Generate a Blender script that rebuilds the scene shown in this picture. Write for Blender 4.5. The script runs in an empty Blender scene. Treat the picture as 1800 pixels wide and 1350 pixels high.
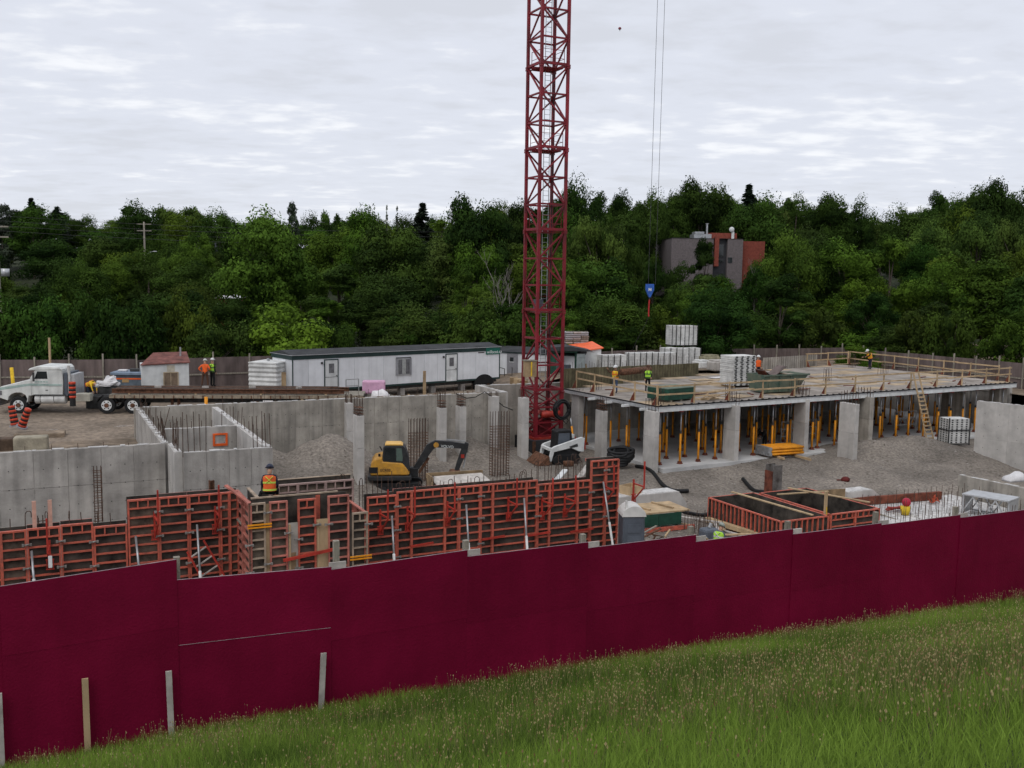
import bpy, math, random
import numpy as np
from mathutils import Vector, Matrix, Quaternion
R = math.radians
random.seed(7)
rng = np.random.default_rng(7)
sc = bpy.context.scene
COL = sc.collection

# ------------------------------------------------------------------ camera, sky, sun, exposure
CAM_H = 7.3                 # eye height over the new deck (z = 0)
FPX, CX, CY = 1714.0, 900.0, 675.0
PITCH, ROLL = math.atan(185 / FPX), 0.0145
_f = Vector((0, math.cos(PITCH), -math.sin(PITCH)))
_u0 = Vector((0, math.sin(PITCH), math.cos(PITCH)))
_r0 = Vector((1, 0, 0))
_R = _r0 * math.cos(ROLL) + _u0 * math.sin(ROLL)
_U = _u0 * math.cos(ROLL) - _r0 * math.sin(ROLL)
cam_data = bpy.data.cameras.new('camera')
cam_data.sensor_width = 36.0
cam_data.lens = 36.0 * FPX / 1800.0
cam_data.clip_start, cam_data.clip_end = 0.1, 6000.0
cam = bpy.data.objects.new('camera', cam_data)
COL.objects.link(cam)
cam.matrix_world = Matrix(((_R.x, _U.x, -_f.x, 0), (_R.y, _U.y, -_f.y, 0), (_R.z, _U.z, -_f.z, CAM_H), (0, 0, 0, 1)))
sc.camera = cam

SUN_EL, SUN_AZ = R(52), R(205)
world = bpy.data.worlds.new('World')
sc.world = world
world.use_nodes = True
wn, wl = world.node_tree.nodes, world.node_tree.links
wn.clear()
def wnode(t, **k):
    n = wn.new(t)
    for a, b in k.items(): setattr(n, a, b)
    return n
sky = wnode('ShaderNodeTexSky', sky_type='NISHITA', sun_disc=False, sun_elevation=SUN_EL, sun_rotation=SUN_AZ)
tc = wnode('ShaderNodeTexCoord')
sep = wnode('ShaderNodeSeparateXYZ'); wl.new(tc.outputs['Generated'], sep.inputs[0])
def wmath(op, a, b=None, c=None):
    n = wnode('ShaderNodeMath', operation=op)
    for i, x in enumerate((a, b, c)):
        if x is None: continue
        if isinstance(x, (int, float)): n.inputs[i].default_value = x
        else: wl.new(x, n.inputs[i])
    return n.outputs[0]
zz = wmath('ADD', wmath('MAXIMUM', sep.outputs[2], 0.0), 0.10)
comb = wnode('ShaderNodeCombineXYZ')          # the direction projected on a flat cloud deck
wl.new(wmath('DIVIDE', sep.outputs[0], zz), comb.inputs[0])
wl.new(wmath('MULTIPLY', wmath('DIVIDE', sep.outputs[1], zz), 1.35), comb.inputs[1])
def wnoise(scale, detail, rough, dist=0.0, off=0.0):
    m = wnode('ShaderNodeMapping'); m.inputs['Location'].default_value = (off, off * .7, 0)
    m.inputs['Rotation'].default_value = (0, 0, R(-12))
    wl.new(comb.outputs[0], m.inputs[0])
    n = wnode('ShaderNodeTexNoise')
    n.inputs['Scale'].default_value = scale; n.inputs['Detail'].default_value = detail
    n.inputs['Roughness'].default_value = rough; n.inputs['Distortion'].default_value = dist
    wl.new(m.outputs[0], n.inputs['Vector'])
    return n.outputs['Fac']
n1 = wnoise(.62, 4, .5, .1, 3.1)
n2 = wnoise(1.9, 5, .5, .2, 11.7)
n3 = wnoise(5.4, 6, .52, .12, 23.9)
cl = wmath('ADD', wmath('ADD', wmath('MULTIPLY', n1, .34), wmath('MULTIPLY', n2, .34)), wmath('MULTIPLY', n3, .32))
ramp = wnode('ShaderNodeValToRGB')
ramp.color_ramp.interpolation = 'EASE'
e = ramp.color_ramp.elements
e[0].position, e[0].color = .38, (.60, .615, .67, 1)
e[1].position, e[1].color = .63, (.83, .835, .865, 1)
m_ = ramp.color_ramp.elements.new(.51); m_.color = (.655, .675, .745, 1)
wl.new(cl, ramp.inputs[0])
scl = wnode('ShaderNodeMix', data_type='RGBA', blend_type='MULTIPLY'); scl.inputs[0].default_value = 1
wl.new(ramp.outputs[0], scl.inputs[6]); scl.inputs[7].default_value = (11.8, 11.9, 11.95, 1)
mixs = wnode('ShaderNodeMix', data_type='RGBA'); mixs.inputs[0].default_value = .94
wl.new(sky.outputs[0], mixs.inputs[6]); wl.new(scl.outputs[2], mixs.inputs[7])
bg = wnode('ShaderNodeBackground'); bg.inputs[1].default_value = .1
wl.new(mixs.outputs[2], bg.inputs[0])
wo = wnode('ShaderNodeOutputWorld'); wl.new(bg.outputs[0], wo.inputs[0])

sun_d = bpy.data.lights.new('sun', 'SUN'); sun_d.energy = 1.1; sun_d.angle = R(35); sun_d.color = (1, .97, .92)
sun = bpy.data.objects.new('sun', sun_d); COL.objects.link(sun)
_sd = Vector((math.sin(SUN_AZ) * math.cos(SUN_EL), math.cos(SUN_AZ) * math.cos(SUN_EL), math.sin(SUN_EL)))
sun.rotation_euler = _sd.to_track_quat('Z', 'Y').to_euler()
vs = sc.view_settings
vs.view_transform, vs.look, vs.exposure, vs.gamma = 'Standard', 'None', 0.0, 1.0
vs.use_curve_mapping = False
sc.render.engine = 'CYCLES'
sc.cycles.max_bounces = 5
sc.cycles.use_adaptive_sampling = True
sc.cycles.adaptive_threshold = .025
sc.cycles.use_denoising = True

# ------------------------------------------------------------------ measuring helpers
PHI = R(26.0)               # the building grid is turned 26 degrees from the view
CP, SP = math.cos(PHI), math.sin(PHI)
def W(u, v, z=0.0): return Vector((u * CP - v * SP, u * SP + v * CP, z))
def uv(q): return (q[0] * CP + q[1] * SP, -q[0] * SP + q[1] * CP)
def ray(x, y): return _f + _R * ((x - CX) / FPX) + _U * ((CY - y) / FPX)
def at(x, y, z):            # surveyed point at level z
    d = ray(x, y); return Vector((0, 0, CAM_H)) + d * ((z - CAM_H) / d.z)
def atd(x, y, Y):           # surveyed point at distance Y
    d = ray(x, y); return Vector((0, 0, CAM_H)) + d * (Y / d.y)
def auv(x, y, z): return uv(at(x, y, z))
def u_at(x, v, y=800):      # u of sight line x on the grid line v
    d = ray(x, y); a = uv(d); return a[0] * v / a[1]
def ss(x): x = min(1, max(0, x)); return x * x * (3 - 2 * x)

# ------------------------------------------------------------------ materials
MATS = {}
def mat(name, col, rough=.8, var=.25, scale=3.0, bump=0.0, bscale=20.0, metal=0.0, col2=None, spec=.3, stretch=(1, 1, 1), detail=6, attr=None, tint=False, trans=0.0, streak=0.0, patch=0.0):
    if name in MATS: return MATS[name]
    m = bpy.data.materials.new(name); m.use_nodes = True
    nt = m.node_tree; n, l = nt.nodes, nt.links
    b = n['Principled BSDF']
    b.inputs['Roughness'].default_value = rough; b.inputs['Metallic'].default_value = metal
    b.inputs['Specular IOR Level'].default_value = spec
    g = n.new('ShaderNodeNewGeometry')
    mp = n.new('ShaderNodeMapping'); mp.inputs['Scale'].default_value = stretch
    l.new(g.outputs['Position'], mp.inputs[0])
    t = n.new('ShaderNodeTexNoise'); t.inputs['Scale'].default_value = scale; t.inputs['Detail'].default_value = detail
    t.inputs['Roughness'].default_value = .62
    l.new(mp.outputs[0], t.inputs['Vector'])
    c2 = col2 or tuple(c * (1 - var * 1.6) for c in col)
    c1 = tuple(min(1, c * (1 + var * .6)) for c in col)
    mr = n.new('ShaderNodeMapRange'); mr.inputs[1].default_value = .3; mr.inputs[2].default_value = .7
    if attr:
        a = n.new('ShaderNodeAttribute'); a.attribute_name = attr
        ad = n.new('ShaderNodeMath'); ad.operation = 'MULTIPLY_ADD'; ad.inputs[1].default_value = .45
        l.new(t.outputs['Fac'], ad.inputs[0])
        sc_ = n.new('ShaderNodeMath'); sc_.operation = 'MULTIPLY'; sc_.inputs[1].default_value = .55
        l.new(a.outputs['Fac'], sc_.inputs[0]); l.new(sc_.outputs[0], ad.inputs[2])
        l.new(ad.outputs[0], mr.inputs[0])
    else: l.new(t.outputs['Fac'], mr.inputs[0])
    mx = n.new('ShaderNodeMix'); mx.data_type = 'RGBA'
    l.new(mr.outputs[0], mx.inputs[0]); mx.inputs[6].default_value = (*c2, 1); mx.inputs[7].default_value = (*c1, 1)
    out = mx.outputs[2]
    if streak:                                   # vertical weather streaks and dirt
        mp2 = n.new('ShaderNodeMapping'); mp2.inputs['Scale'].default_value = (2.6, 2.6, .16)
        l.new(g.outputs['Position'], mp2.inputs[0])
        t2 = n.new('ShaderNodeTexNoise'); t2.inputs['Scale'].default_value = 1.1; t2.inputs['Detail'].default_value = 5
        l.new(mp2.outputs[0], t2.inputs['Vector'])
        mr2 = n.new('ShaderNodeMapRange'); mr2.inputs[1].default_value = .42; mr2.inputs[2].default_value = .75
        mr2.inputs[3].default_value = 1.0; mr2.inputs[4].default_value = 1 - streak
        l.new(t2.outputs['Fac'], mr2.inputs[0])
        mm = n.new('ShaderNodeMix'); mm.data_type = 'RGBA'; mm.blend_type = 'MULTIPLY'; mm.inputs[0].default_value = 1
        l.new(out, mm.inputs[6]); l.new(mr2.outputs[0], mm.inputs[7]); out = mm.outputs[2]
    if patch:                                    # broad damp and dusty areas
        t4 = n.new('ShaderNodeTexNoise'); t4.inputs['Scale'].default_value = .22; t4.inputs['Detail'].default_value = 6; t4.inputs['Roughness'].default_value = .6
        l.new(g.outputs['Position'], t4.inputs['Vector'])
        mr4 = n.new('ShaderNodeMapRange'); mr4.inputs[1].default_value = .35; mr4.inputs[2].default_value = .65
        mr4.inputs[3].default_value = 1 - patch; mr4.inputs[4].default_value = 1 + patch * .35
        l.new(t4.outputs['Fac'], mr4.inputs[0])
        mm = n.new('ShaderNodeMix'); mm.data_type = 'RGBA'; mm.blend_type = 'MULTIPLY'; mm.inputs[0].default_value = 1
        l.new(out, mm.inputs[6]); l.new(mr4.outputs[0], mm.inputs[7]); out = mm.outputs[2]
    oi = n.new('ShaderNodeObjectInfo')
    if tint:
        mt = n.new('ShaderNodeMix'); mt.data_type = 'RGBA'; mt.blend_type = 'MULTIPLY'; mt.inputs[0].default_value = 1
        l.new(out, mt.inputs[6]); l.new(oi.outputs['Color'], mt.inputs[7]); out = mt.outputs[2]
    else:                                        # every piece a little lighter or darker than its neighbour
        ov = n.new('ShaderNodeMapRange'); ov.inputs[3].default_value = .90; ov.inputs[4].default_value = 1.08
        l.new(oi.outputs['Random'], ov.inputs[0])
        mt = n.new('ShaderNodeMix'); mt.data_type = 'RGBA'; mt.blend_type = 'MULTIPLY'; mt.inputs[0].default_value = 1
        l.new(out, mt.inputs[6]); l.new(ov.outputs[0], mt.inputs[7]); out = mt.outputs[2]
    l.new(out, b.inputs['Base Color'])
    if bump:
        t3 = n.new('ShaderNodeTexNoise'); t3.inputs['Scale'].default_value = bscale; t3.inputs['Detail'].default_value = 4
        l.new(g.outputs['Position'], t3.inputs['Vector'])
        bp = n.new('ShaderNodeBump'); bp.inputs['Strength'].default_value = bump; bp.inputs['Distance'].default_value = .05
        l.new(t3.outputs['Fac'], bp.inputs['Height']); l.new(bp.outputs[0], b.inputs['Normal'])
    if trans:
        tr = n.new('ShaderNodeBsdfTranslucent'); l.new(out, tr.inputs[0])
        ms = n.new('ShaderNodeMixShader'); ms.inputs[0].default_value = trans
        l.new(b.outputs[0], ms.inputs[1]); l.new(tr.outputs[0], ms.inputs[2])
        l.new(ms.outputs[0], n['Material Output'].inputs[0])
    MATS[name] = m
    return m
M_CONC = mat('concrete', (.46, .43, .395), .9, .24, .9, .25, 14, streak=.34, patch=.12)
M_CONC2 = mat('fresh_concrete', (.51, .485, .455), .9, .16, 1.2, .2, 14, streak=.15)
M_CAP = mat('chalky_concrete_edge', (.60, .585, .565), .95, .28, 5)
M_TAN = mat('stained_concrete', (.42, .385, .335), .9, .22, 1.1, .2, 14, streak=.4, patch=.15)
M_SLAB = mat('slab_concrete', (.52, .515, .505), .85, .2, .5, .15, 10)
M_GRAV = mat('gravel', (.285, .225, .17), .95, .34, 3.5, .6, 26, detail=12, patch=.4)
M_GRAV2 = mat('gravel_pile', (.265, .23, .195), .95, .36, 6.5, .8, 30, detail=14, patch=.42)
M_DIRT = mat('dirt', (.28, .215, .155), .95, .36, 1.6, .6, 22, detail=12, patch=.4)
M_WOODN = mat('new_lumber', (.50, .36, .21), .75, .25, 2, .1, 30, stretch=(1, 1, .3))
M_WOODG = mat('grey_lumber', (.30, .27, .22), .9, .35, 3, .3, 30, stretch=(4, 4, .4))
M_WOODW = mat('pale_lumber', (.50, .46, .42), .85, .25, 3)
M_PLY = mat('plywood', (.33, .23, .13), .8, .35, 1.6, .1, 20)
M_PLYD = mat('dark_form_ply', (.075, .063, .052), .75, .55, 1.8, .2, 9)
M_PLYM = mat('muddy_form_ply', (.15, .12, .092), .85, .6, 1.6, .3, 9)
M_HOARD = mat('grey_hoarding', (.175, .135, .125), .92, .35, .8, .3, 18, stretch=(1, 1, .35), streak=.35)
M_MAROON = mat('maroon_paint', (.185, .0046, .0315), .5, .16, .8, .16, 30, spec=.12, col2=(.145, .0036, .0245), streak=.10, patch=.10, detail=9)
M_MAROONE = mat('maroon_panel_edge', (.42, .30, .33), .8, .3, 5)
M_RED = mat('form_red', (.54, .115, .07), .6, .42, 5, .1, 20, col2=(.29, .09, .065))
M_REDP = mat('form_pink_dusty', (.48, .17, .13), .75, .35, 2.2)
M_REDB = mat('bracket_red', (.42, .042, .028), .5, .25, 3)
M_CREAM = mat('form_cream_dusty', (.40, .31, .23), .8, .3, 2.4)
M_CRANE = mat('crane_red', (.215, .011, .020), .5, .32, 1.2, .05, 20, col2=(.10, .012, .015))
M_RUST = mat('rusty_steel', (.15, .07, .04), .85, .5, 6)
M_RUSTR = mat('rust_red_steel', (.20, .06, .035), .85, .4, 3)
M_REBAR = mat('rebar_steel', (.105, .065, .048), .8, .5, 8)
M_STEEL = mat('galvanised_steel', (.46, .47, .48), .45, .2, 4, metal=.6)
M_DSTEEL = mat('dark_steel', (.06, .06, .06), .6, .4, 4)
M_BLACK = mat('black_rubber', (.014, .014, .015), .6, .3, 5)
M_WHITE = mat('white_paint', (.70, .71, .70), .6, .14, 1.5, .05, 20, streak=.12)
M_WHITE2 = mat('offwhite_paint', (.70, .695, .67), .7, .2, 1.8, streak=.15)
M_TRAIL = mat('trailer_siding', (.74, .75, .77), .55, .10, .8, streak=.10)
M_GTRIM = mat('dark_green_trim', (.02, .045, .042), .5, .2, 2)
M_GREEN = mat('green_paint', (.018, .075, .05), .55, .3, 2)
M_ROOFB = mat('dark_roof', (.05, .052, .055), .9, .3, 1)
M_ROOFR = mat('rust_red_roof', (.20, .075, .06), .8, .4, 2.2)
M_YEL = mat('shore_yellow', (.78, .32, .012), .5, .25, 2.5, col2=(.55, .19, .012))
M_EXC = mat('excavator_yellow', (.60, .30, .03), .5, .3, 3.5, .1, 12, spec=.3, col2=(.36, .19, .05), detail=10, streak=.2)
M_EXCG = mat('excavator_grey', (.035, .036, .038), .5, .3, 3)
M_GLASS = mat('dark_glass', (.015, .02, .022), .08, .2, 2, spec=.6)
M_GLASSL = mat('curtained_glass', (.17, .17, .18), .15, .3, 4, spec=.5)
M_ORANGE = mat('safety_orange', (.85, .13, .02), .7, .2, 4)
M_LIME = mat('safety_lime', (.42, .75, .06), .7, .2, 4)
M_VESTY = mat('safety_yellow', (.80, .52, .03), .7, .2, 4)
M_NAVY = mat('navy_cloth', (.018, .022, .04), .9, .3, 6)
M_BLKC = mat('black_cloth', (.012, .012, .013), .9, .3, 6)
M_JEAN = mat('blue_jeans', (.06, .09, .17), .9, .3, 6)
M_BROWN = mat('brown_cloth', (.11, .055, .035), .9, .3, 6)
M_LEATH = mat('tool_leather', (.22, .085, .035), .7, .3, 6)
M_SKIN = mat('skin', (.42, .24, .16), .6, .1, 6)
M_HAIR = mat('dark_hair', (.02, .015, .012), .7, .2, 8)
M_BLUE = mat('block_blue', (.03, .11, .42), .45, .2, 3)
M_GREYP = mat('grey_plastic', (.10, .115, .14), .5, .18, 2)
M_DOME = mat('white_plastic', (.66, .65, .62), .5, .12, 2)
M_BRICKG = mat('grey_brick', (.17, .145, .145), .9, .18, 4, .3, 12)
M_BRICKR = mat('red_brick', (.24, .06, .04), .9, .22, 4, .3, 12)
M_OLIVE = mat('weathered_form_wall', (.17, .15, .085), .9, .35, 1.5, .2, 12, streak=.3)
M_DECK = mat('deck_plywood', (.33, .295, .26), .85, .4, .7, .1, 14, detail=9, col2=(.16, .135, .115))
M_DECKT = mat('deck_bare_plywood', (.46, .35, .23), .85, .35, .8, .1, 14)
M_ALU = mat('aluminium', (.55, .56, .57), .4, .15, 3, metal=.5)
M_TARP = mat('white_tarp', (.72, .70, .70), .6, .15, 3)
M_PINK = mat('pink_tarp', (.62, .36, .50), .6, .15, 3)
M_BARK = mat('bark', (.10, .08, .065), .95, .4, 6, .4, 12)
M_BARE = mat('bare_grey_wood', (.22, .20, .175), .95, .3, 5)
M_TXTW = mat('white_lettering', (.75, .78, .76), .6, .05, 3)
M_TXTD = mat('dark_lettering', (.05, .04, .03), .6, .05, 3)

# ------------------------------------------------------------------ mesh helpers
class MB:
    def __init__(s): s.v = []; s.f = []
    def add(s, vs_, fs): 
        o = len(s.v); s.v += [tuple(x) for x in vs_]; s.f += [tuple(i + o for i in q) for q in fs]; return s
    def box(s, x0, x1, y0, y1, z0, z1):
        return s.add([(x0, y0, z0), (x1, y0, z0), (x1, y1, z0), (x0, y1, z0), (x0, y0, z1), (x1, y0, z1), (x1, y1, z1), (x0, y1, z1)],
                     [(3, 2, 1, 0), (4, 5, 6, 7), (0, 1, 5, 4), (1, 2, 6, 5), (2, 3, 7, 6), (3, 0, 4, 7)])
    def bar(s, p, q, w, d=None):
        p, q = Vector(p), Vector(q); d = w if d is None else d
        a = (q - p).normalized(); r = Vector((0, 0, 1)) if abs(a.z) < .95 else Vector((0, 1, 0))
        x = a.cross(r).normalized() * (w / 2); y = a.cross(x).normalized() * (d / 2)
        return s.add([p - x - y, p + x - y, p + x + y, p - x + y, q - x - y, q + x - y, q + x + y, q - x + y],
                     [(0, 1, 2, 3), (7, 6, 5, 4), (4, 5, 1, 0), (5, 6, 2, 1), (6, 7, 3, 2), (7, 4, 0, 3)])
    def cyl(s, p, q, r, r2=None, n=8, cap=True):
        p, q = Vector(p), Vector(q); r2 = r if r2 is None else r2
        a = (q - p).normalized(); k = Vector((0, 0, 1)) if abs(a.z) < .9 else Vector((1, 0, 0))
        x = a.cross(k).normalized(); y = a.cross(x)
        vs_ = []
        for c, rr in ((p, r), (q, r2)):
            for i in range(n):
                t = 2 * math.pi * i / n; vs_.append(c + x * (rr * math.cos(t)) + y * (rr * math.sin(t)))
        fs = [(i, (i + 1) % n, n + (i + 1) % n, n + i) for i in range(n)]
        if cap: fs += [tuple(range(n))[::-1], tuple(range(n, 2 * n))]
        return s.add(vs_, fs)
    def path(s, pts, r, n=6):
        pts = [Vector(p) for p in pts]; vs_ = []; fs = []
        k = Vector((0, 0, 1))
        for i, p in enumerate(pts):
            a = (pts[min(i + 1, len(pts) - 1)] - pts[max(i - 1, 0)]).normalized()
            kk = k if abs(a.z) < .95 else Vector((0, 1, 0))
            x = a.cross(kk).normalized(); y = a.cross(x)
            rr = r[i] if isinstance(r, (list, tuple)) else r
            for j in range(n):
                t = 2 * math.pi * j / n; vs_.append(p + x * (rr * math.cos(t)) + y * (rr * math.sin(t)))
        for i in range(len(pts) - 1):
            for j in range(n): fs.append((i * n + j, i * n + (j + 1) % n, (i + 1) * n + (j + 1) % n, (i + 1) * n + j))
        fs += [tuple(range(n))[::-1], tuple(range((len(pts) - 1) * n, len(pts) * n))]
        return s.add(vs_, fs)
    def prism(s, pts, axis, a, b):      # a polygon in the two other axes, drawn out along axis
        n = len(pts)
        def mk(p, c): return (c, p[0], p[1]) if axis == 'x' else (p[0], c, p[1]) if axis == 'y' else (p[0], p[1], c)
        return s.add([mk(p, a) for p in pts] + [mk(p, b) for p in pts],
                     [tuple(range(n))[::-1], tuple(range(n, 2 * n))] + [(i, (i + 1) % n, n + (i + 1) % n, n + i) for i in range(n)])
    def ball(s, c, rx, ry=None, rz=None, n=8, m=6, zmin=-1.0):
        ry = rx if ry is None else ry; rz = rx if rz is None else rz
        vs_ = []; fs = []; t0 = math.asin(max(-1, zmin))
        for i in range(m + 1):
            t = t0 + (math.pi / 2 - t0) * i / m
            for j in range(n):
                p = 2 * math.pi * j / n
                vs_.append((c[0] + rx * math.cos(t) * math.cos(p), c[1] + ry * math.cos(t) * math.sin(p), c[2] + rz * math.sin(t)))
        for i in range(m):
            for j in range(n): fs.append((i * n + j, i * n + (j + 1) % n, (i + 1) * n + (j + 1) % n, (i + 1) * n + j))
        fs.append(tuple(range(n))[::-1])
        return s.add(vs_, fs)
    def mesh(s, name, m=None, smooth=False):
        me = bpy.data.meshes.new(name); me.from_pydata(s.v, [], s.f)
        if m: me.materials.append(m)
        if smooth: me.polygons.foreach_set('use_smooth', [True] * len(me.polygons))
        me.update()
        return me
    def build(s, name, m, parent=None, loc=None, rz=0, smooth=False, bevel=0):
        return put(name, s.mesh(name, m, smooth), parent, loc, rz, bevel)
def put(name, me, parent=None, loc=None, rz=0, bevel=0, rot=None, scale=None):
    o = bpy.data.objects.new(name, me); COL.objects.link(o)
    if parent: o.parent = parent
    if loc is not None: o.location = loc
    if rot is not None: o.rotation_euler = rot
    elif rz: o.rotation_euler = (0, 0, rz)
    if scale is not None: o.scale = (scale, scale, scale) if isinstance(scale, (int, float)) else scale
    if bevel:
        b = o.modifiers.new('bevel', 'BEVEL'); b.width = bevel; b.segments = 2; b.limit_method = 'ANGLE'; b.angle_limit = R(40)
    return o
def tag(o, label=None, cat=None, group=None, kind=None):
    if label: o['label'] = label
    if cat: o['category'] = cat
    if group: o['group'] = group
    if kind: o['kind'] = kind
    return o
def thing(name, label, cat, loc=(0, 0, 0), rz=0, group=None, rot=None):
    o = bpy.data.objects.new(name, None); COL.objects.link(o); o.empty_display_size = .2
    o.location = loc; o.rotation_euler = rot if rot else (0, 0, rz)
    return tag(o, label, cat, group, 'thing')
def dup(o, loc, rz=None, label=None, group=None, parent=None):
    c = o.copy(); COL.objects.link(c); c.parent = parent
    if loc is not None: c.location = loc
    if rz is not None: c.rotation_euler = (0, 0, rz)
    if label: c['label'] = label
    if group: c['group'] = group
    for ch in list(o.children): dup(ch, None, None, None, None, c)
    return c
def part_box(name, m, parent, *b, bevel=0): return MB().box(*b).build(name, m, parent, bevel=bevel)
def text(name, body, size, m, parent, loc, rot, ext=.004, align='LEFT'):
    c = bpy.data.curves.new(name, 'FONT'); c.body = body; c.size = size; c.extrude = ext; c.align_x = align
    c.materials.append(m)
    t = bpy.data.objects.new(name, c); COL.objects.link(t)
    me = bpy.data.meshes.new_from_object(t.evaluated_get(bpy.context.evaluated_depsgraph_get()))
    bpy.data.objects.remove(t)
    if not me.materials: me.materials.append(m)
    return put(name, me, parent, loc, rot=rot)
def hsh(x, y):
    n = np.sin(x * 127.1 + y * 311.7) * 43758.5453; return n - np.floor(n)
def vnoise(x, y):           # value noise
    xi, yi = np.floor(x), np.floor(y); fx, fy = x - xi, y - yi
    fx, fy = fx * fx * (3 - 2 * fx), fy * fy * (3 - 2 * fy)
    a, b, c, d = hsh(xi, yi), hsh(xi + 1, yi), hsh(xi, yi + 1), hsh(xi + 1, yi + 1)
    return (a + (b - a) * fx) * (1 - fy) + (c + (d - c) * fx) * fy
def fbm(x, y, o=4):
    s = 0; a = .5
    for i in range(o): s = s + a * (vnoise(x, y) - .5) * 2; x, y, a = x * 2.03 + 17, y * 2.03 + 31, a * .5
    return s
def grid(name, u0, u1, v0, v1, step, zf, m, world_axes=False, kind='structure'):
    nu, nv = int((u1 - u0) / step) + 1, int((v1 - v0) / step) + 1
    uu, vv = np.meshgrid(np.linspace(u0, u1, nu), np.linspace(v0, v1, nv))
    z = zf(uu, vv)
    if world_axes: x, y = uu, vv
    else: x, y = uu * CP - vv * SP, uu * SP + vv * CP
    co = np.stack([x, y, z], -1).reshape(-1, 3)
    i = np.arange(nu * nv).reshape(nv, nu)
    fs = np.stack([i[:-1, :-1], i[:-1, 1:], i[1:, 1:], i[1:, :-1]], -1).reshape(-1, 4)
    return nput(name, co, fs, m, kind=kind, smooth=True)
def nput(name, co, fs, m, parent=None, kind=None, smooth=False, attr=None, link=True):
    k = fs.shape[1]
    me = bpy.data.meshes.new(name)
    me.vertices.add(len(co)); me.vertices.foreach_set('co', np.ascontiguousarray(co, dtype=np.float32).ravel())
    me.loops.add(fs.size); me.loops.foreach_set('vertex_index', np.ascontiguousarray(fs, dtype=np.int32).ravel())
    me.polygons.add(len(fs)); me.polygons.foreach_set('loop_start', np.arange(0, fs.size, k, dtype=np.int32))
    if attr is not None:
        a = me.attributes.new('tone', 'FLOAT', 'FACE'); a.data.foreach_set('value', np.ascontiguousarray(attr, dtype=np.float32))
    me.polygons.foreach_set('use_smooth', np.full(len(fs), smooth, dtype=bool))
    me.materials.append(m); me.update(calc_edges=True)
    if not link: return me
    o = put(name, me, parent)
    if kind: o['kind'] = kind
    return o
# ------------------------------------------------------------------ the ground
def S_(x): x = np.clip(x, 0, 1); return x * x * (3 - 2 * x)
V_FENCE = 15.5
def z_grass(u, v): return 5.7 - .355 * v - (.2 + .032 * np.maximum(0, u - 7)) * S_(v / 13) + .10 * fbm(u * .25, v * .25, 3) + .03 * fbm(u * 1.7, v * 1.7, 2)
def pile(u, v, cu, cv, r, h):
    d = np.hypot(u - cu, v - cv) / r; return h * np.clip(1 - d, 0, 1) ** 1.05
def z_pit(u, v):
    base = -3.85 - .78 * S_((u - 26.5) / 4.5) * S_((47.6 - v) / 4.2)
    bank = (5.7 - .355 * 16.5) + (base + .16) * S_((v - 16.5) / 11.5)
    z = np.where(v < 28, np.maximum(base, bank * S_((28.5 - v) / 3) + base * (1 - S_((28.5 - v) / 3))), base)
    z = z + 1.9 * S_((1.8 - u) / 4) * S_((32.6 - v) / 1.6)
    g = np.maximum.reduce([pile(u, v, PU, 51.5, 5.0, 2.75), pile(u, v, PU - 3.6, 52.2, 4.4, 2.3), pile(u, v, PU - 1.5, 49.6, 4.2, 1.5),
                           pile(u, v, 19.5, 54.2, 4.2, 1.3), pile(u, v, 23.5, 54.2, 3.8, 1.5), pile(u, v, 15.8, 54, 4, 1.6), pile(u, v, 26.5, 55.5, 3, .5)])
    g = g + np.maximum.reduce([pile(u, v, 53.2, 46.2, 5.2, 1.15), pile(u, v, 49.8, 46.3, 4.6, 1.05), pile(u, v, 54.2, 43.4, 4.5, 1.25), pile(u, v, 46.0, 43.6, 4.5, .75), pile(u, v, 50.2, 42.6, 4.8, .8), pile(u, v, 41.5, 44.5, 4.5, .45)])
    rut = sum(.07 * np.exp(-((v - (c0 + 2.2 * np.sin(u * .13 + k) + .10 * (u - 20))) / .22) ** 2) for k, c0 in ((0, 44.5), (0, 46.2), (1.3, 40.5), (1.3, 42.2), (2.2, 48.6)))
    z = z - rut * (g < .4) + .03 * np.sin(u * 9) * np.minimum(1, rut * 14)
    return z + g * (1 + .12 * fbm(u * .8, v * .8, 3)) + .07 * fbm(u * .5, v * .5, 4) + .035 * fbm(u * 2.3, v * 2.3, 3)
PU = u_at(578, 51.5, 800)
M_TURF = mat('turf_soil', (.045, .062, .02), .95, .4, 3, .4, 20)
tag(grid('grass_slope', -42, 62, -16, 16.6, .6, z_grass, M_TURF), kind='structure')
tag(grid('excavation_floor', -46, 100, 16.5, 69, .36, z_pit, M_GRAV2), kind='structure')
def z_yard(u, v): return -1.35 + 1.2 * S_((u - 31) / 8) * S_((v - 56.0) / 2) + .06 * fbm(u * .35, v * .35, 4) + .03 * fbm(u * 1.9, v * 1.9, 3)
tag(grid('gravel_yard', -60, 32.0, 58.9, 101, .8, z_yard, M_GRAV), kind='structure')
tag(grid('gravel_yard', -60, 25.9, 54.45, 58.9, .6, z_yard, M_GRAV), kind='structure')
tag(grid('gravel_yard', 32.0, 110, 66.7, 101, .9, z_yard, M_DIRT), kind='structure')
tag(grid('gravel_yard', 32.0, 66, 59.5, 66.7, .8, lambda u, v: z_yard(u, v) - .25, M_DIRT), kind='structure')
tag(grid('gravel_yard', 67.5, 120, 30, 66.7, .9, lambda u, v: -1.0 + .05 * fbm(u * .4, v * .4, 4), M_DIRT), kind='structure')
def z_left(u, v): return -1.35 - .35 * S_((47 - v) / 5) + .10 * fbm(u * .5, v * .5, 4) + .04 * fbm(u * 2.1, v * 2.1, 3)
tag(grid('dirt_yard', -60, 4.45, 42.4, 54.5, .5, z_left, M_DIRT), kind='structure')
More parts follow.
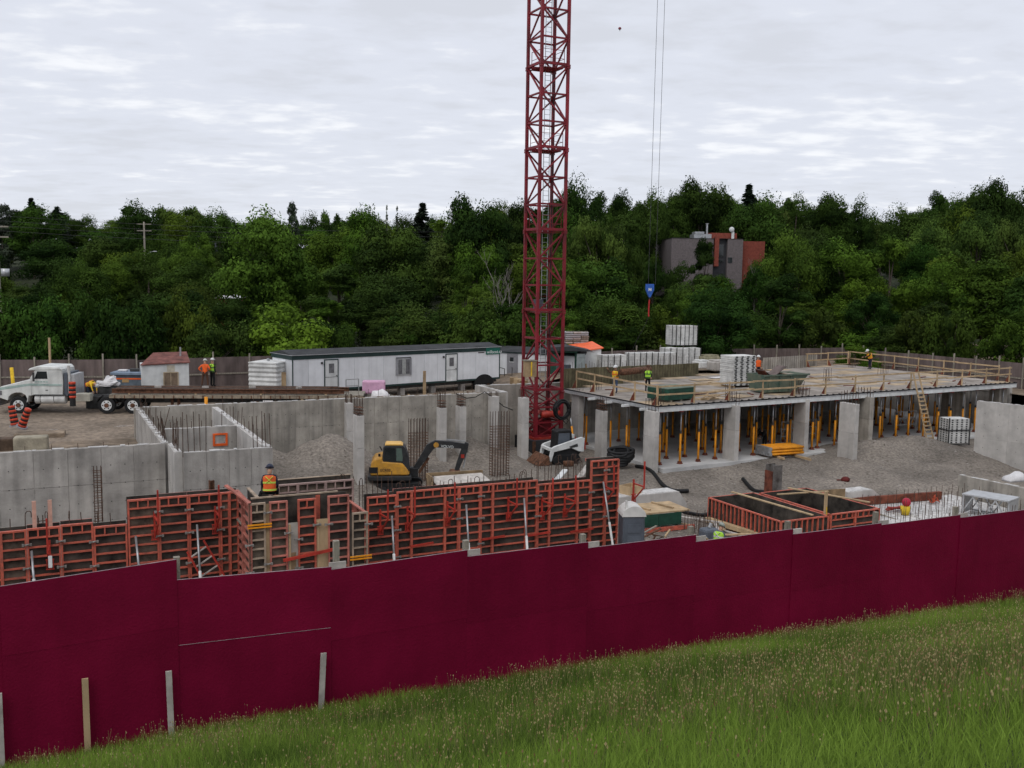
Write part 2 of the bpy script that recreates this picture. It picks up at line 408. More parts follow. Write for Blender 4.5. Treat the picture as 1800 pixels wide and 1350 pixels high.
def hill_z(x, y):
    r = y + .08 * np.abs(x)
    return -1.8 + 10.5 * S_((r - 95) / 150) + 3.0 * S_((-x - 40) / 40) * S_((y - 150) / 45) + 2.0 * S_((x - 10) / 60) * S_((r - 110) / 60) + .7 * fbm(x * .03, y * .03, 3) + 12 * S_((r - 240) / 500)
M_FLOORW = mat('forest_floor', (.035, .045, .018), .95, .4, .4, .4, 3)
tag(grid('hillside', -900, 900, 74, 2400, 9.0, lambda x, y: hill_z(x, y) - 2.2 * S_((104 - y) / 12), M_FLOORW, world_axes=True), kind='structure')

# ------------------------------------------------------------------ maroon hoarding in front
FA = math.atan(FPX / (4623 - 900))
fdir = Vector((math.cos(FA), math.sin(FA), 0)); fnor = Vector((-math.sin(FA), math.cos(FA), 0))
f0 = Vector(((298 - CX) / FPX * 14.8, 14.8, 0))
TOPS = {-2: (2.76, 2.80), -1: (2.75, 2.885), 0: (2.555, 2.49), 1: (2.44, 2.52), 2: (2.40, 2.415), 3: (2.30, 2.315), 4: (2.17, 2.20), 5: (2.09, 2.10), 6: (2.05, 2.06), 7: (2.0, 2.0), 8: (1.93, 1.93), 9: (1.85, 1.85)}
hoard = thing('maroon_hoarding', 'long maroon painted plywood hoarding stepping down along the grass slope', 'hoarding', f0, FA)
PL = 2.44
for n, (top, topr) in TOPS.items():
    x0 = n * PL
    off = .012 * (n % 2) + (.022 if n == 0 else 0)
    seam = top - (1.05 if n in (-1, 0) else 1.22)
    sk_ = (topr - top) * .8; dyu = -.009 * (n % 3)
    for lo, lo2, hi, hi2, dy in ((seam, seam + sk_, top, topr, dyu), (-1.3, -1.3, seam - (.005 if n == 0 else .001), seam + sk_ - (.005 if n == 0 else .001), dyu + (.004 if n == 0 else (.003 if n % 2 else .002)))):
        MB().prism([(x0, lo), (x0 + PL + .008, lo2), (x0 + PL + .008, hi2), (x0, hi)], 'y', -.018 + dy - off, dy - off).build('plywood_sheet', M_MAROON, hoard)
    if n == 0: MB().prism([(x0 + .01, seam - .004), (x0 + PL - .01, seam + sk_ - .004), (x0 + PL - .01, seam + sk_ + .003), (x0 + .01, seam + .003)], 'y', -.0195 + dyu - off, -.0185 + dyu - off).build('bare_seam_edge', M_MAROONE, hoard)
    MB().prism([(x0 + .003, top + .0015), (x0 + PL - .003, topr + .0015), (x0 + PL - .003, topr + .007), (x0 + .003, top + .007)], 'y', -.017 - off + dyu, -.001 - off + dyu).build('bare_top_edge', M_MAROONE, hoard)
    ptop = top + {0: .34, 1: .46, 2: .27, 3: .25, 4: .30, 5: .26, 6: .28, 7: .24}.get(n, .26)
    pz = [(-.045, .06), (.045, .06), (.045, .15), (-.045, .15)]
    px = x0 + {0: .02, 1: .12, 2: .02}.get(n, -.05)
    p = MB().box(px - .047, px + .047, .035, .13, -1.2, ptop)
    p.build('fence_post', M_WOODG, hoard)
    if n >= 1:
        MB().box(x0 - .02, x0 + .27, .004, .032, top - .02, top + .115 - .004 * n).build('rail_end', M_WOODW, hoard)
    MB().box(x0 + .3, x0 + PL - .06, .004, .034, top - .62, top - .52).build('rail', M_WOODG, hoard)
# stakes driven on the grass side
for (px, ty, by, m, lab, lean) in ((152, 1189, 1300, M_WOODN, 'yellowish wooden stake against the hoarding, nearest the left corner of the photo', .004),
                                (300, 1176, 1272, M_WOODW, 'pale wooden stake standing at the first hoarding joint from the left', .012),
                                (562, 1146, 1232, M_WOODW, 'pale grey wooden stake leaning right at the second hoarding joint', -.03),
                                (0, 1215, 1330, M_WOODW, 'pale stake at the left edge of the photo, mostly cut off', .0)):
    s_ = (px - CX) / FPX
    d = ray(px, (ty + by) / 2); t = (f0 - fdir * 0).dot(fnor) / d.dot(fnor)
    q = Vector((0, 0, CAM_H)) + d * (t * .992)
    zt = (Vector((0, 0, CAM_H)) + ray(px, ty) * (t * .992)).z
    gz = float(z_grass(*uv(q)))
    s = thing('wooden_stake', lab, 'stake', (q.x, q.y, gz - .15), FA)
    h = zt - gz + .15
    MB().prism([(-.045, 0), (.045, 0), (.045 - lean * 2, h), (-.045 - lean * 2, h)], 'y', -.05, -.012).build('stake_board', m, s)

# ------------------------------------------------------------------ concrete walls
def wall(name, label, a, b, z0, z1, t=.3, m=None, pw=1.25, tier=1.5, cap=True, cat='wall', group=None):
    m = m or M_CONC
    A, B = W(*a), W(*b); d = B - A; L = d.length; rz = math.atan2(d.y, d.x)
    o = thing(name, label, cat, (A.x, A.y, z0), rz, group)
    h = z1 - z0
    MB().box(.02, L - .02, -t / 2 + .016, t / 2 - .016, .0, h - .02).build('wall_core', m, o)
    n = max(1, round(L / pw)); w = L / n
    zs = [0, h] if h < tier * 1.6 else [0, h - tier, h]
    for i in range(n):
        for k in range(len(zs) - 1):
            j = random.uniform(-.006, .006); g = .011
            MB().box(i * w + g, (i + 1) * w - g, -t / 2 + j, t / 2 + j, zs[k] + (g if k else 0), zs[k + 1] - g).build('cast_panel', m, o)
    th = MB()                                    # form tie holes
    for i in range(n):
        for fx in (.28, .72):
            for zz in np.arange(.5, h - .2, .75):
                x_ = (i + fx) * w
                for sy in (-1, 1): th.cyl((x_, sy * (t / 2 + .001), zz), (x_, sy * (t / 2 + .006), zz), .022, n=6)
    th.build('tie_holes', M_DSTEEL, o)['kind'] = 'stuff'
    if cap:
        c = MB(); x = .05
        while x < L - .1:
            l = random.uniform(.12, .8); x2 = min(L - .03, x + l)
            c.box(x, x2, -t * random.uniform(.30, .52), t * random.uniform(.1, .5), h - .006, h + random.uniform(.004, .03))
            x = x2 + random.uniform(.02, .6)
        c.build('chipped_top_edge', M_CAP, o)
    return o
wallA = wall('concrete_wall', 'long grey concrete wall at the left behind the low red formwork', (-20, 42.3), (4.6, 42.3), -3.95, .3)
wallB = wall('concrete_wall', 'chalk topped concrete wall edging the dirt yard below the truck rear wheels', (4.62, 42.5), (4.62, 54.1), -3.95, .28)
wallC = wall('concrete_wall', 'stained concrete back wall running below the flatbed and office trailer', (4.4, 54.3), (26, 54.3), -3.95, .3, m=M_TAN, pw=.76)
wallD = wall('concrete_wall', 'concrete wall jogging back beside the crane mast', (26, 54.15), (26, 58.6), -3.95, .3)
wallE = wall('concrete_wall', 'concrete wall behind the crane mast base', (26.2, 58.6), (33, 58.6), -3.95, .25, m=M_TAN)
wallF = wall('concrete_wall', 'front concrete wall of the stair core with rebar dowels on top', (5.0, 39.8), (8.5, 39.8), -3.95, .3, pw=.9)
wallG = wall('concrete_wall', 'pale side wall of the stair core joining the long left wall', (4.85, 39.95), (4.85, 42.2), -3.95, .3, m=M_CONC2)
wallH = wall('concrete_wall', 'inner stair core wall with an orange framed opening', (5.0, 46.2), (8.2, 46.2), -3.95, .3, pw=.9)
wallI = wall('concrete_wall', 'white topped concrete wall receding from the stair core to the back wall', (8.35, 39.95), (8.35, 53.2), -3.95, .3, m=M_CONC2)
wallJ = wall('concrete_wall', 'large smooth concrete wall at the right edge above the gravel', (55.2, 43.6), (57.8, 33.5), -5.2, -.2, m=M_CONC2, pw=2.2, tier=2.4)
wallK = wall('concrete_wall', 'low tan concrete wall at the lower right beside the aluminium truss', (46.9, 37.9), (47.6, 26), -5.2, -3.4, m=M_TAN, pw=2.4)
wallL = wall('basement_wall', 'dark concrete basement wall behind the yellow shores under the deck', (33, 60.2), (70, 64.5), -3.95, -.4, cap=False)
wallM = wall('basement_wall', 'concrete basement end wall under the right end of the deck', (67.6, 50.5), (68.2, 64), -3.95, -.45, cap=False)
# opening box-out in the inner stair wall
q = W(7.45, 46.2, -.55)
bo = thing('opening_frame', 'small orange box-out frame in the inner stair core wall', 'frame', q, PHI)
for b in ((-.33, .33, -.2, .2, -.05, .06), (-.33, .33, -.2, .2, .46, .54), (-.33, -.24, -.2, .2, .06, .46), (.24, .33, -.2, .2, .06, .46)):
    MB().box(*b).build('frame_board', M_ORANGE, bo)
MB().box(-.24, .24, -.1, .1, .06, .46).build('infill_board', M_CAP, bo)

# ------------------------------------------------------------------ rebar, shared bars
REB = {}
def rebar(h, r=.016):
    k = (round(h, 2), r)
    if k not in REB: REB[k] = MB().cyl((0, 0, 0), (0, 0, h), r, n=5).mesh('rebar', M_REBAR)
    return REB[k]
def hook(h):
    k = ('hook', round(h, 2))
    if k not in REB:
        pts = [(0, 0, 0), (0, 0, h)] + [(.1 - .1 * math.cos(t), 0, h + .1 * math.sin(t)) for t in (.6, 1.2, 1.8, 2.4, 3.0)] + [(.2, 0, h - .12)]
        REB[k] = MB().path(pts, .014, 5).mesh('rebar', M_REBAR)
    return REB[k]
def bars(parent, spots, h, jit=.1, r=.016, tilt=.03, hooked=False):
    for (x, y, z) in spots:
        hh = round(h * random.uniform(1 - jit, 1 + jit), 1) or h
        me = hook(hh) if hooked and random.random() < hooked else rebar(hh, r)
        put('rebar', me, parent, (x, y, z), rot=(random.uniform(-tilt, tilt), random.uniform(-tilt, tilt), random.uniform(0, 6)))

# ------------------------------------------------------------------ columns
def column(label, u, v, w, d, z0, z1, dow=.8, nb=(4, 2), m=None, m2=None, group='bare concrete columns in the pit', cage=False):
    o = thing('concrete_column', label, 'column', W(u, v, z0), PHI, group)
    h = z1 - z0; m = m or M_CONC2
    MB().box(-w / 2, w / 2, -d / 2, d / 2, 0, h * .62 - .004).build('column_shaft', m, o, bevel=.018)
    MB().box(-w / 2 + .003, w / 2 - .003, -d / 2 + .003, d / 2 - .003, h * .62 + .004, h).build('column_shaft', m, o, bevel=.018)
    nx, ny = nb
    if dow:
        sp = []
        for i in range(ny):
            for j in range(nx):
                sp.append((-w / 2 + .06 + (w - .12) * (i / max(1, ny - 1)), -d / 2 + .08 + (d - .16) * (j / max(1, nx - 1)), h - .1))
        bars(o, sp, dow + .1, .12)
    if cage:
        for k in range(3):
            MB().box(-w / 2 + .02, w / 2 - .02, -d / 2 + .02, d / 2 - .02, h + .08 + .16 * k, h + .095 + .16 * k).build('tie', M_RUST, o)
    return o
column('corner blade column carrying the deck corner left of the first shores', 32.35, 47.5, .34, 1.15, -4.3, -.3, .75)
column('blade column under the deck front edge, second from the deck corner', 38.45, 47.75, .34, 1.15, -4.3, -.24, .8)
column('blade column under the deck front edge behind the yellow shore bundle', 44.75, 48.5, .34, 1.1, -4.3, -.2, .9)
column('free standing blade column with rebar tufts in front of the deck, slanting shadow side', 46.3, 45.9, .36, 1.35, -5.2, -.25, .75, (6, 2))
column('tan sided blade column just behind the free standing one', 50.4, 48.7, .36, 1.5, -4.3, -.3, .6, (6, 2), m=M_TAN)
column('tan blade column right of the timber ladder behind the white pallet', 62.4, 51.4, .36, 1.9, -4.3, -.75, .7, (6, 2), m=M_TAN)
column('square tan column at the right end under the deck', 66.3, 50.6, .9, .9, -4.3, -.28, 0, m=M_TAN)
column('slim column in front of the deck left side, rusty tie cage on top', 31.4, 51.6, .36, .9, -4.2, -.75, .75, (4, 2), cage=True)
column('tall column beside the crane base at the deck left edge', 32.2, 56.0, .4, 1.0, -4.2, -.15, .3)
column('tall column just left of the crane base', 26.75, 53.2, .5, .6, -4.2, .05, .5)
column('tall slim column standing left of the yellow excavator', 14.65, 47.9, .38, .75, -4.2, .25, .9, (4, 2), cage=True)
column('column behind the excavator boom, left one of the pair', 21.1, 52.6, .42, .6, -4.2, -.25, .95, (4, 2), cage=True)
column('column behind the excavator boom, right one of the pair', 22.45, 52.9, .42, .7, -4.2, -.25, .7, (4, 2), cage=True)
column('pilaster on the back wall above the gravel pile', 15.9, 53.9, .4, .5, -4.2, .1, .5)
column('pilaster on the back wall below the trailer wheel', 25.05, 53.9, .55, .5, -4.2, .12, .3)

# free standing rebar cages
def cage_mat(label, x, ytop, ybot, v, wid, h, z0, dense=True, nv=7, solid=None):
    u = u_at(x, v, (ytop + ybot) / 2)
    o = thing('rebar_cage', label, 'rebar cage', W(u, v, z0), PHI, 'rusty rebar cages')
    for k, dy in enumerate((-.16, .16)):
        bars(o, [(-wid / 2 + wid * i / (nv - 1), dy, 0) for i in range(nv)], h, .01, .017, .004)
    th = h * (.78 if dense else .97); n = int(th / (.15 if dense else .2))
    tie = MB()
    tie.bar((-wid / 2 - .03, -.18, 0), (wid / 2 + .03, -.18, 0), .022).bar((-wid / 2 - .03, .18, 0), (wid / 2 + .03, .18, 0), .022)
    tie.bar((-wid / 2, -.18, 0), (-wid / 2, .18, 0), .022).bar((wid / 2, -.18, 0), (wid / 2, .18, 0), .022)
    me = tie.mesh('tie', M_RUST)
    for i in range(n): put('tie', me, o, (0, 0, .12 + th * i / n))
    return o
cage_mat('rusty rebar column cage standing behind the excavator cab', 735, 733, 850, 49.6, 1.0, 3.5, -3.85)
cage_mat('tall rebar column cage standing left of the crane mast', 878, 725, 842, 49.3, 1.05, 3.7, -3.85, dense=True, nv=7)
cage_mat('slim rusty rebar cage against the long left concrete wall', 172, 806, 925, 41.2, .26, 3.6, -3.9, False, 3)
cage_mat('short rusty rebar cage with stubs above the low red formwork', 75, 882, 930, 33.9, .28, 3.4, -3.85, False, 3)
# dowels of the stair core
def dowels(label, spots, h, **k):
    o = thing('rebar_dowels', label, 'rebar', W(spots[0][0], spots[0][1], spots[0][2]), PHI)
    bars(o, [(s[0] - spots[0][0], s[1] - spots[0][1], 0) for s in spots], h, **k)
    return o
dowels('row of long rebar dowels on the left corner of the stair core', [(5.0 + .22 * i, 39.8, .1) for i in range(5)], 1.75, jit=.05)
dowels('cluster of long rebar dowels on the right corner of the stair core', [(7.75 + .17 * i, 39.8 + .05 * (i % 2), .1) for i in range(5)], 1.6, jit=.05)
dowels('bent rusty bars leaning over the stair core corner by the dirt yard', [(4.75, 42.6 + .55 * i, .1) for i in range(5)], 1.25, tilt=.28)
dowels('short dowels along the white topped stair core wall', [(8.35, 41 + .95 * i, .1) for i in range(11)], .85, jit=.3, tilt=.06)
dowels('row of thin upright dowels along the wall edging the dirt yard', [(4.65, 43 + .62 * i, .1) for i in range(17)], .95, jit=.35, tilt=.08)
dowels('rebar starters along the pale side wall of the stair core', [(4.85, 40.1 + .22 * i, .1) for i in range(9)], 1.2, jit=.3, tilt=.08)
dowels('thin dowels along the inner stair core wall', [(5.3 + .45 * i, 46.2, .1) for i in range(6)], .7, jit=.3)
dowels('thin dowels along the back wall below the flatbed', [(10 + .6 * i, 54.3, .1) for i in range(24)], .8, jit=.3, r=.012)
dowels('thin dowels along the long left wall top', [(-2.5 + .95 * i, 42.3, .1) for i in range(7)], .35, jit=.4, r=.012)
# ------------------------------------------------------------------ basement slab and the deck on shores
sl = MB()
sl.prism([tuple(W(32.75, 46.75)[:2]), tuple(W(66.8, 48.9)[:2]), tuple(W(68, 64.5)[:2]), tuple(W(32.6, 60.2)[:2])], 'z', -4.4, -3.68)
tag(sl.build('basement_floor', M_SLAB), kind='structure')
E1, E2, E3 = (32.5, 47.2), (67.0, 49.65), (67.3, 66.6)
POLY = [E1, E2, E3, (51, 62.6), (47.5, 62.6), (32.5, 57.4)]
deck = thing('plywood_deck', 'flat plywood formwork deck carried on yellow shores, right half of the site', 'deck', W(32.5, 47.2, 0), PHI + math.atan2(2.45, 34.5))
DR = math.atan2(2.45, 34.5)
def inside(p):
    c = False; n = len(POLY)
    for i in range(n):
        (x1, y1), (x2, y2) = POLY[i], POLY[(i + 1) % n]
        if (y1 > p[1]) != (y2 > p[1]) and p[0] < (x2 - x1) * (p[1] - y1) / (y2 - y1) + x1: c = not c
    return c
def dk(a, b): return (32.5 + a * math.cos(DR) - b * math.sin(DR), 47.2 + a * math.sin(DR) + b * math.cos(DR))
sheet_d = MB().box(.006, 2.144, .006, 1.094, -.06, 0).mesh('deck_sheet', M_DECK)
sheet_t = MB().box(.006, 2.144, .006, 1.094, -.06, 0).mesh('deck_sheet', M_DECKT)
for i in range(16):
    for j in range(18):
        if inside(dk(i * 2.15 + 1.07, j * 1.1 + .55)):
            put('deck_sheet', sheet_t if random.random() < .22 else sheet_d, deck, (i * 2.15, j * 1.1, random.uniform(-.012, .008)))
Lf = 34.6
x = 0
for i in range(12):     # white edge beams of the front, one bay each
    x0, x1 = i * 2.88, (i + 1) * 2.88
    MB().box(x0 + .01, x1 - .01, -.06, .04, -.37, -.13).build('edge_beam', M_WHITE, deck)
    MB().box(x0, x1, -.09, .02, -.05, .015).build('edge_strip', M_BLACK, deck)
    for k in range(5):
        MB().box(x0 + .2 + k * .58, x0 + .30 + k * .58, -.11, .0, .017, .06).build('edge_clip', M_BLACK, deck)
    MB().box(x0, x1, -.075, .03, -.125, -.055).build('edge_rail', M_ALU, deck)
for i in range(4):      # left side
    y0, y1 = i * 2.5, (i + 1) * 2.5
    MB().box(-.08, -.005, y0, y1, -.05, .015).build('edge_strip', M_BLACK, deck)
    MB().box(-.07, .0, y0 + .01, y1 - .01, -.26, -.06).build('edge_beam', M_ALU, deck)
for k, b in enumerate((.8, 2.6, 4.4, 6.2)): 
    MB().box(-.55, 0.9, b, b + .18, -.34, -.20).build('ledger_end', M_WHITE, deck)
for j in range(5):
    MB().box(.3, 34, 1.0 + j * 2.1, 1.1 + j * 2.1, -.42, -.12).build('joist_beam', M_ALU, deck)
# stain and dirt of the deck: thin patches of sawdust and mud with their own outline
# shores
sh_out = MB().cyl((0, 0, 0.02), (0, 0, 1.95), .066, n=8).mesh('outer_tube', M_YEL, True)
sh_in = MB().cyl((0, 0, 1.95), (0, 0, 3.1), .042, n=8).mesh('inner_tube', M_STEEL, True)
sh_base = MB().box(-.13, .13, -.13, .13, 0, .05).box(-.1, .1, -.1, .1, .05, .16).mesh('base_plate', M_RUSTR)
sh_col = MB().cyl((0, 0, 1.86), (0, 0, 2.02), .08, n=8).mesh('collar', M_DSTEEL)
sh_head = MB().box(-.13, .13, -.1, .1, 3.16, 3.32).mesh('head_jack', M_REDB)
nsh = 0
for j, v in enumerate((.55, 2.2, 3.9, 6.2, 8.6)):
    for i in range(23):
        a = .75 + i * 1.5 + (.35 if j % 2 else 0) + random.uniform(-.15, .15)
        uu_, vv_ = dk(a, v + random.uniform(-.2, .2))
        if j == 0 and min(abs(uu_ - c) for c in (32.4, 38.4, 44.7, 50.4)) < .55: a += .9; uu_, vv_ = dk(a, v)
        if a > 33.8: continue
        ORD = 'leftmost second third fourth fifth sixth seventh eighth ninth tenth eleventh twelfth thirteenth fourteenth fifteenth sixteenth seventeenth eighteenth nineteenth twentieth twenty-first twenty-second twenty-third twenty-fourth'.split()
        lab = '%s yellow post shore from the left, %s under the deck' % (ORD[i], ['front row', 'second row', 'third row', 'fourth row', 'last row'][j])
        s = thing('post_shore', lab, 'shore', W(uu_, vv_, -3.68), PHI + random.uniform(-.3, .3), 'yellow post shores, row %s' % ['one', 'two', 'three', 'four', 'five'][j])
        put('outer_tube', sh_out, s); put('inner_tube', sh_in, s); put('base_plate', sh_base, s); put('head_jack', sh_head, s)
        if j < 2: put('collar', sh_col, s)
# left side shores by the crane
for k, (px, py) in enumerate(((1003, 800), (1018, 775))):
    a = auv(px, py, -3.85)
    s = thing('post_shore', ['yellow post shore leaning by the cable coil near the crane', 'yellow post shore beside the column near the crane'][k], 'shore', W(a[0], a[1] - .6, -3.8), 0, rot=(.0, -.16 if k == 0 else 0, PHI))
    put('outer_tube', sh_out, s); put('inner_tube', sh_in, s, scale=(1, 1, .8) if k == 0 else None); put('base_plate', sh_base, s)
# guard rails
post_me = MB().box(-.038, .038, -.038, .038, 0, 1.18).mesh('rail_post', M_WOODN)
foot_me = MB().prism([(0, 0), (.36, 0), (.06, .5), (0, .5)], 'y', -.02, .02).mesh('rail_bracket', M_RUSTR)
def guard(label, pts, spacing, hts=(.62, 1.1), inner=1):
    o = thing('guard_rail', label, 'guard rail', W(pts[0][0], pts[0][1], 0), PHI)
    P = [Vector((p[0] - pts[0][0], p[1] - pts[0][1], 0)) for p in pts]
    for a, b in zip(P[:-1], P[1:]):
        d = b - a; n = max(1, round(d.length / spacing)); rz = math.atan2(d.y, d.x)
        for i in range(n + 1):
            q = a + d * (i / n)
            put('rail_post', post_me, o, q, rz + random.uniform(-.1, .1))
            put('rail_bracket', foot_me, o, q + Vector((.0, .0, .0)), rz + math.pi / 2 * inner + random.uniform(-.15, .15))
        m = max(1, round(d.length / 3.9))
        for h in hts:
            for i in range(m):
                p0, p1 = a + d * (i / m), a + d * ((i + 1.03) / m)
                off = Vector((-d.y, d.x, 0)).normalized() * (-.07 - .02 * (i % 2))
                MB().bar(p0 + off + Vector((0, 0, h + random.uniform(-.03, .03))), p1 + off + Vector((0, 0, h + random.uniform(-.03, .03))), .035, .10).build('rail_board', M_WOODN, o)
    return o
guard('timber guard rail along the front edge of the deck', [dk(.3, .35), dk(11.5, .35), dk(34.2, .35)], 2.75)
guard('timber guard rail along the left edge of the deck by the crane', [(32.75, 47.6), (32.75, 57.2)], 2.4)
guard('timber guard rail across the far right side of the deck', [(67.0, 51.2), (66.6, 66.3)], 2.6, (.5, 1.1))
guard('short timber rail at the far corner of the deck near the far worker', [(66.3, 66.2), (60.5, 65.2)], 2.6, (.55, 1.1))
# brown weathered form wall behind the deck
ow0, ow1 = (31.9, 57.8), (47.4, 63.3)
o = thing('form_wall', 'olive brown plywood form wall along the back of the deck by the workers', 'form wall', W(*ow0, -.3), PHI + math.atan2(ow1[1] - ow0[1], ow1[0] - ow0[0]))
for i in range(13): 
    MB().box(i * 1.265 + .006, (i + 1) * 1.265 - .006, -.05 + random.uniform(-.01, .01), .03, 0, 1.55 - .035 * i + random.uniform(-.02, .02)).build('form_board', M_OLIVE, o)
bars(o, [(.3 + .35 * i, -.11, .3) for i in range(45)], 1.55, .12, .011)
# tube lying on top of the form wall
q0, q1 = at(1092, 655, 1.4), at(1138, 656, 1.4)
dv = q1 - q0
o = thing('rusty_pipe', 'dark rusty pipe lying along the olive form wall between the two deck workers', 'pipe', (q0.x, q0.y, 1.33), PHI)
MB().cyl((0, 0, .1), (2.9, 1.1, .1), .22, n=12).build('pipe_tube', M_RUST, o, smooth=True)
# second form wall behind, right
o = thing('form_wall', 'tan plywood form wall at the far right end of the deck behind the skip', 'form wall', W(55.2, 64.7, -.3), PHI + .2)
for i in range(6): MB().box(i * 1.25 + .01, i * 1.25 + 1.23, -.05, .03, 0, 1.25).build('form_board', M_TAN, o)
bars(o, [(.2 + .3 * i, -.12, .2) for i in range(24)], 1.35, .15, .011)
# rebar tufts standing on the deck above the columns
for lab, (u, v), n in (('rebar tuft on the deck above the second front column', (38.5, 48.2), 8), ('rebar tuft on the deck above the third front column', (44.8, 49.0), 9), ('rebar tuft at the deck corner by the green box', (32.8, 47.7), 8), ('rebar tuft on the middle of the deck right of the skip', (53.0, 55.0), 8),
                       ('rebar tuft on the deck near the far worker', (61.5, 57.5), 9), ('rebar tuft on the deck left edge below the yellow vested worker', (33.2, 55.5), 9), ('rebar tuft at the right end of the deck front', (66.2, 50.9), 8), ('rebar tuft at the far deck edge behind the far worker', (64.0, 63.5), 8)):
    dowels(lab, [(u + .16 * (i % 4), v + .3 * (i // 4), -.02) for i in range(n)], .95, jit=.12)
# timber ladder
b0, b1 = at(1637, 783, -3.8), at(1612, 654, 1.15)
b1 = Vector((b0.x - .35, b0.y - .1, 1.25)) + Vector((-.95, .25, 0))
o = thing('timber_ladder', 'tall site built timber ladder leaning against the deck front', 'ladder', b0, 0)
ax = (b1 - b0); sx = Vector((CP, SP, 0)) * .34
for s in (-1, 1): MB().bar(sx * s, ax + sx * s * .72, .10, .05).build('ladder_rail', M_WOODN, o)
for i in range(13):
    t = .05 + i * .056
    MB().bar(ax * t - sx * .95 + Vector((0, -.06, 0)), ax * t + sx * .95 + Vector((0, -.06, 0)), .05, .09).build('ladder_rung', M_WOODN, o)
# things lying on the deck
g0 = W(34.0, 48.3, 0)
o = thing('green_crate', 'dark green steel crate at the deck front corner', 'crate', g0, PHI + .22)
MB().box(0, 2.5, 0, 1.7, .12, .55).build('lower_half', M_GREEN, o, bevel=.02)
MB().box(.0, 2.5, 0, 1.7, .57, .80).build('upper_half', M_GREEN, o, bevel=.02)
MB().box(-.02, 2.52, -.02, 1.72, .805, .84).build('lid', mat('faded_green', (.16, .22, .17), .8, .3, 1), o)
for k in (.3, 1.2, 2.1): MB().box(k, k + .15, 0.02, 1.68, 0, .12).build('skid', M_WOODG, o)
for k in range(9):
    a, b = random.uniform(36.6, 38.2), random.uniform(48.1, 49.0)
    o = thing('lumber_offcut', 'offcut of lumber in the loose heap beside the green crate', 'lumber', W(a, b, .03 + .035 * k), 0, 'lumber offcuts beside the green crate', rot=(0, random.uniform(-.35, .1), PHI + random.uniform(-.7, .7)))
    MB().box(-.7, .7, -.045, .045, 0, .04).build('board', M_WOODN, o)
for k, (px, py, l, w, m, lab) in enumerate(((1300, 697, 1.7, 1.1, M_DECKT, 'bare plywood sheet lying on the deck below the white formwork stack'), (1232, 668, 1.6, 1.0, M_DECKT, 'tan plywood sheet on the deck right of the green crate'), (1262, 664, 1.3, .7, M_TARP, 'small white sheet lying on the deck behind the green crate'), (1490, 640, 3.8, .2, M_WOODN, 'long board lying beside the far worker'), (1560, 637, 3.6, .25, M_WOODN, 'board stack lying right of the far worker'), (1240, 692, 2.6, .25, M_RUSTR, 'rusty brown plank lying on the deck edge'), (1395, 686, 3.2, .25, M_RUSTR, 'rusty plank lying below the skip'), (1180, 694, 1.5, .2, M_WOODN, 'short pale board lying in front of the green crate'))):
    a = at(px, py, 0.02)
    o = thing('loose_sheet' if w > .5 else 'loose_board', lab, 'sheet' if w > .5 else 'board', (a.x, a.y, .025 + .004 * k), PHI + random.uniform(-.3, .3))
    MB().box(-l / 2, l / 2, -w / 2, w / 2, 0, .03).build('board', m, o)
# debris and scraps on the deck
for k in range(28):
    a, b = random.uniform(1, 32), random.uniform(1.0, 9.5)
    q = dk(a, b)
    if not inside(q): continue
    o = thing('timber_scrap', 'small timber scrap lying loose on the plywood deck', 'scrap', W(q[0], q[1], .015), random.uniform(0, 3), 'timber scraps on the deck')
    MB().box(-random.uniform(.1, .6), random.uniform(.1, .6), -.05, .05, 0, .04).build('scrap_piece', random.choice([M_WOODN, M_WOODG, M_RUSTR, M_WOODW]), o)
# stack of white formwork panels
def panel_stack(name, label, loc, rz, w, d, n, t, m, gap=.02, lip=True, strap=0, group=None):
    o = thing(name, label, 'stack', loc, rz, group)
    me = MB().box(0, w, 0, d, 0, t - gap)
    if lip:
        k = max(3, int(w / .5))
        for i in range(k): me.box(w * (i + .25) / k, w * (i + .75) / k, -.012, -.001, t * .12, t * .42)
    pm = me.mesh('panel', m)
    for i in range(n): put('panel', pm, o, (random.uniform(-.03, .03), random.uniform(-.03, .03), .1 + i * t))
    for i in range(2): MB().box(.1 + i * (w - .3), .2 + i * (w - .3), .02, d - .02, 0, .098).build('bearer', M_WOODG, o)
    for i in range(strap):
        x = w * (i + .5) / strap
        MB().box(x - .02, x + .02, -.05, -.035, .05, .1 + n * t + .02).build('strap', M_DSTEEL, o)
    return o
def stacked_white(label, px, py, z, w, d, n, t=.13):
    a = at(px, py, z)
    o = thing('formwork_stack', label, 'stack', (a.x, a.y, z), PHI)
    pm = MB().box(-w / 2, w / 2, 0, d, .02, t).mesh('panel', M_WHITE2)
    tm = MB().box(-.09, .09, -.03, .0, .03, t - .025).mesh('slot', M_DSTEEL)
    for i in range(n):
        p = put('panel', pm, o, (random.uniform(-.02, .02), 0, .12 + i * t))
        for k in range(4): put('slot', tm, p, (-w / 2 + w * (k + .5) / 4 + (.05 if i % 2 else 0), 0, 0))
    for s in (-.8, .6): MB().box(s * w / 2 - .06, s * w / 2 + .06, .02, d, 0, .1).build('bearer', M_WOODN, o)
    return o
stacked_white('tall stack of white formwork panels with dark slots standing on the deck', 1307, 681, 0.0, 2.0, 1.4, 16)
stacked_white('low second pile of white panels at the right foot of the tall white stack', 1330, 679, 0.0, .75, 1.2, 5)
a = at(1684, 786, -3.85)
o = thing('panel_pallet', 'pallet of white slotted panels in a steel frame below the deck, right of the ladder', 'pallet', (a.x, a.y, -3.72), PHI - .25)
pm = MB().box(-.78, .78, 0, 1.1, .01, .155).mesh('panel', M_WHITE2); tm = MB().box(-.06, .06, -.02, 0, .035, .115).mesh('slot', M_DSTEEL); tm2 = MB().box(-.80, -.785, -.06, .06, .035, .115).mesh('slot', M_DSTEEL)
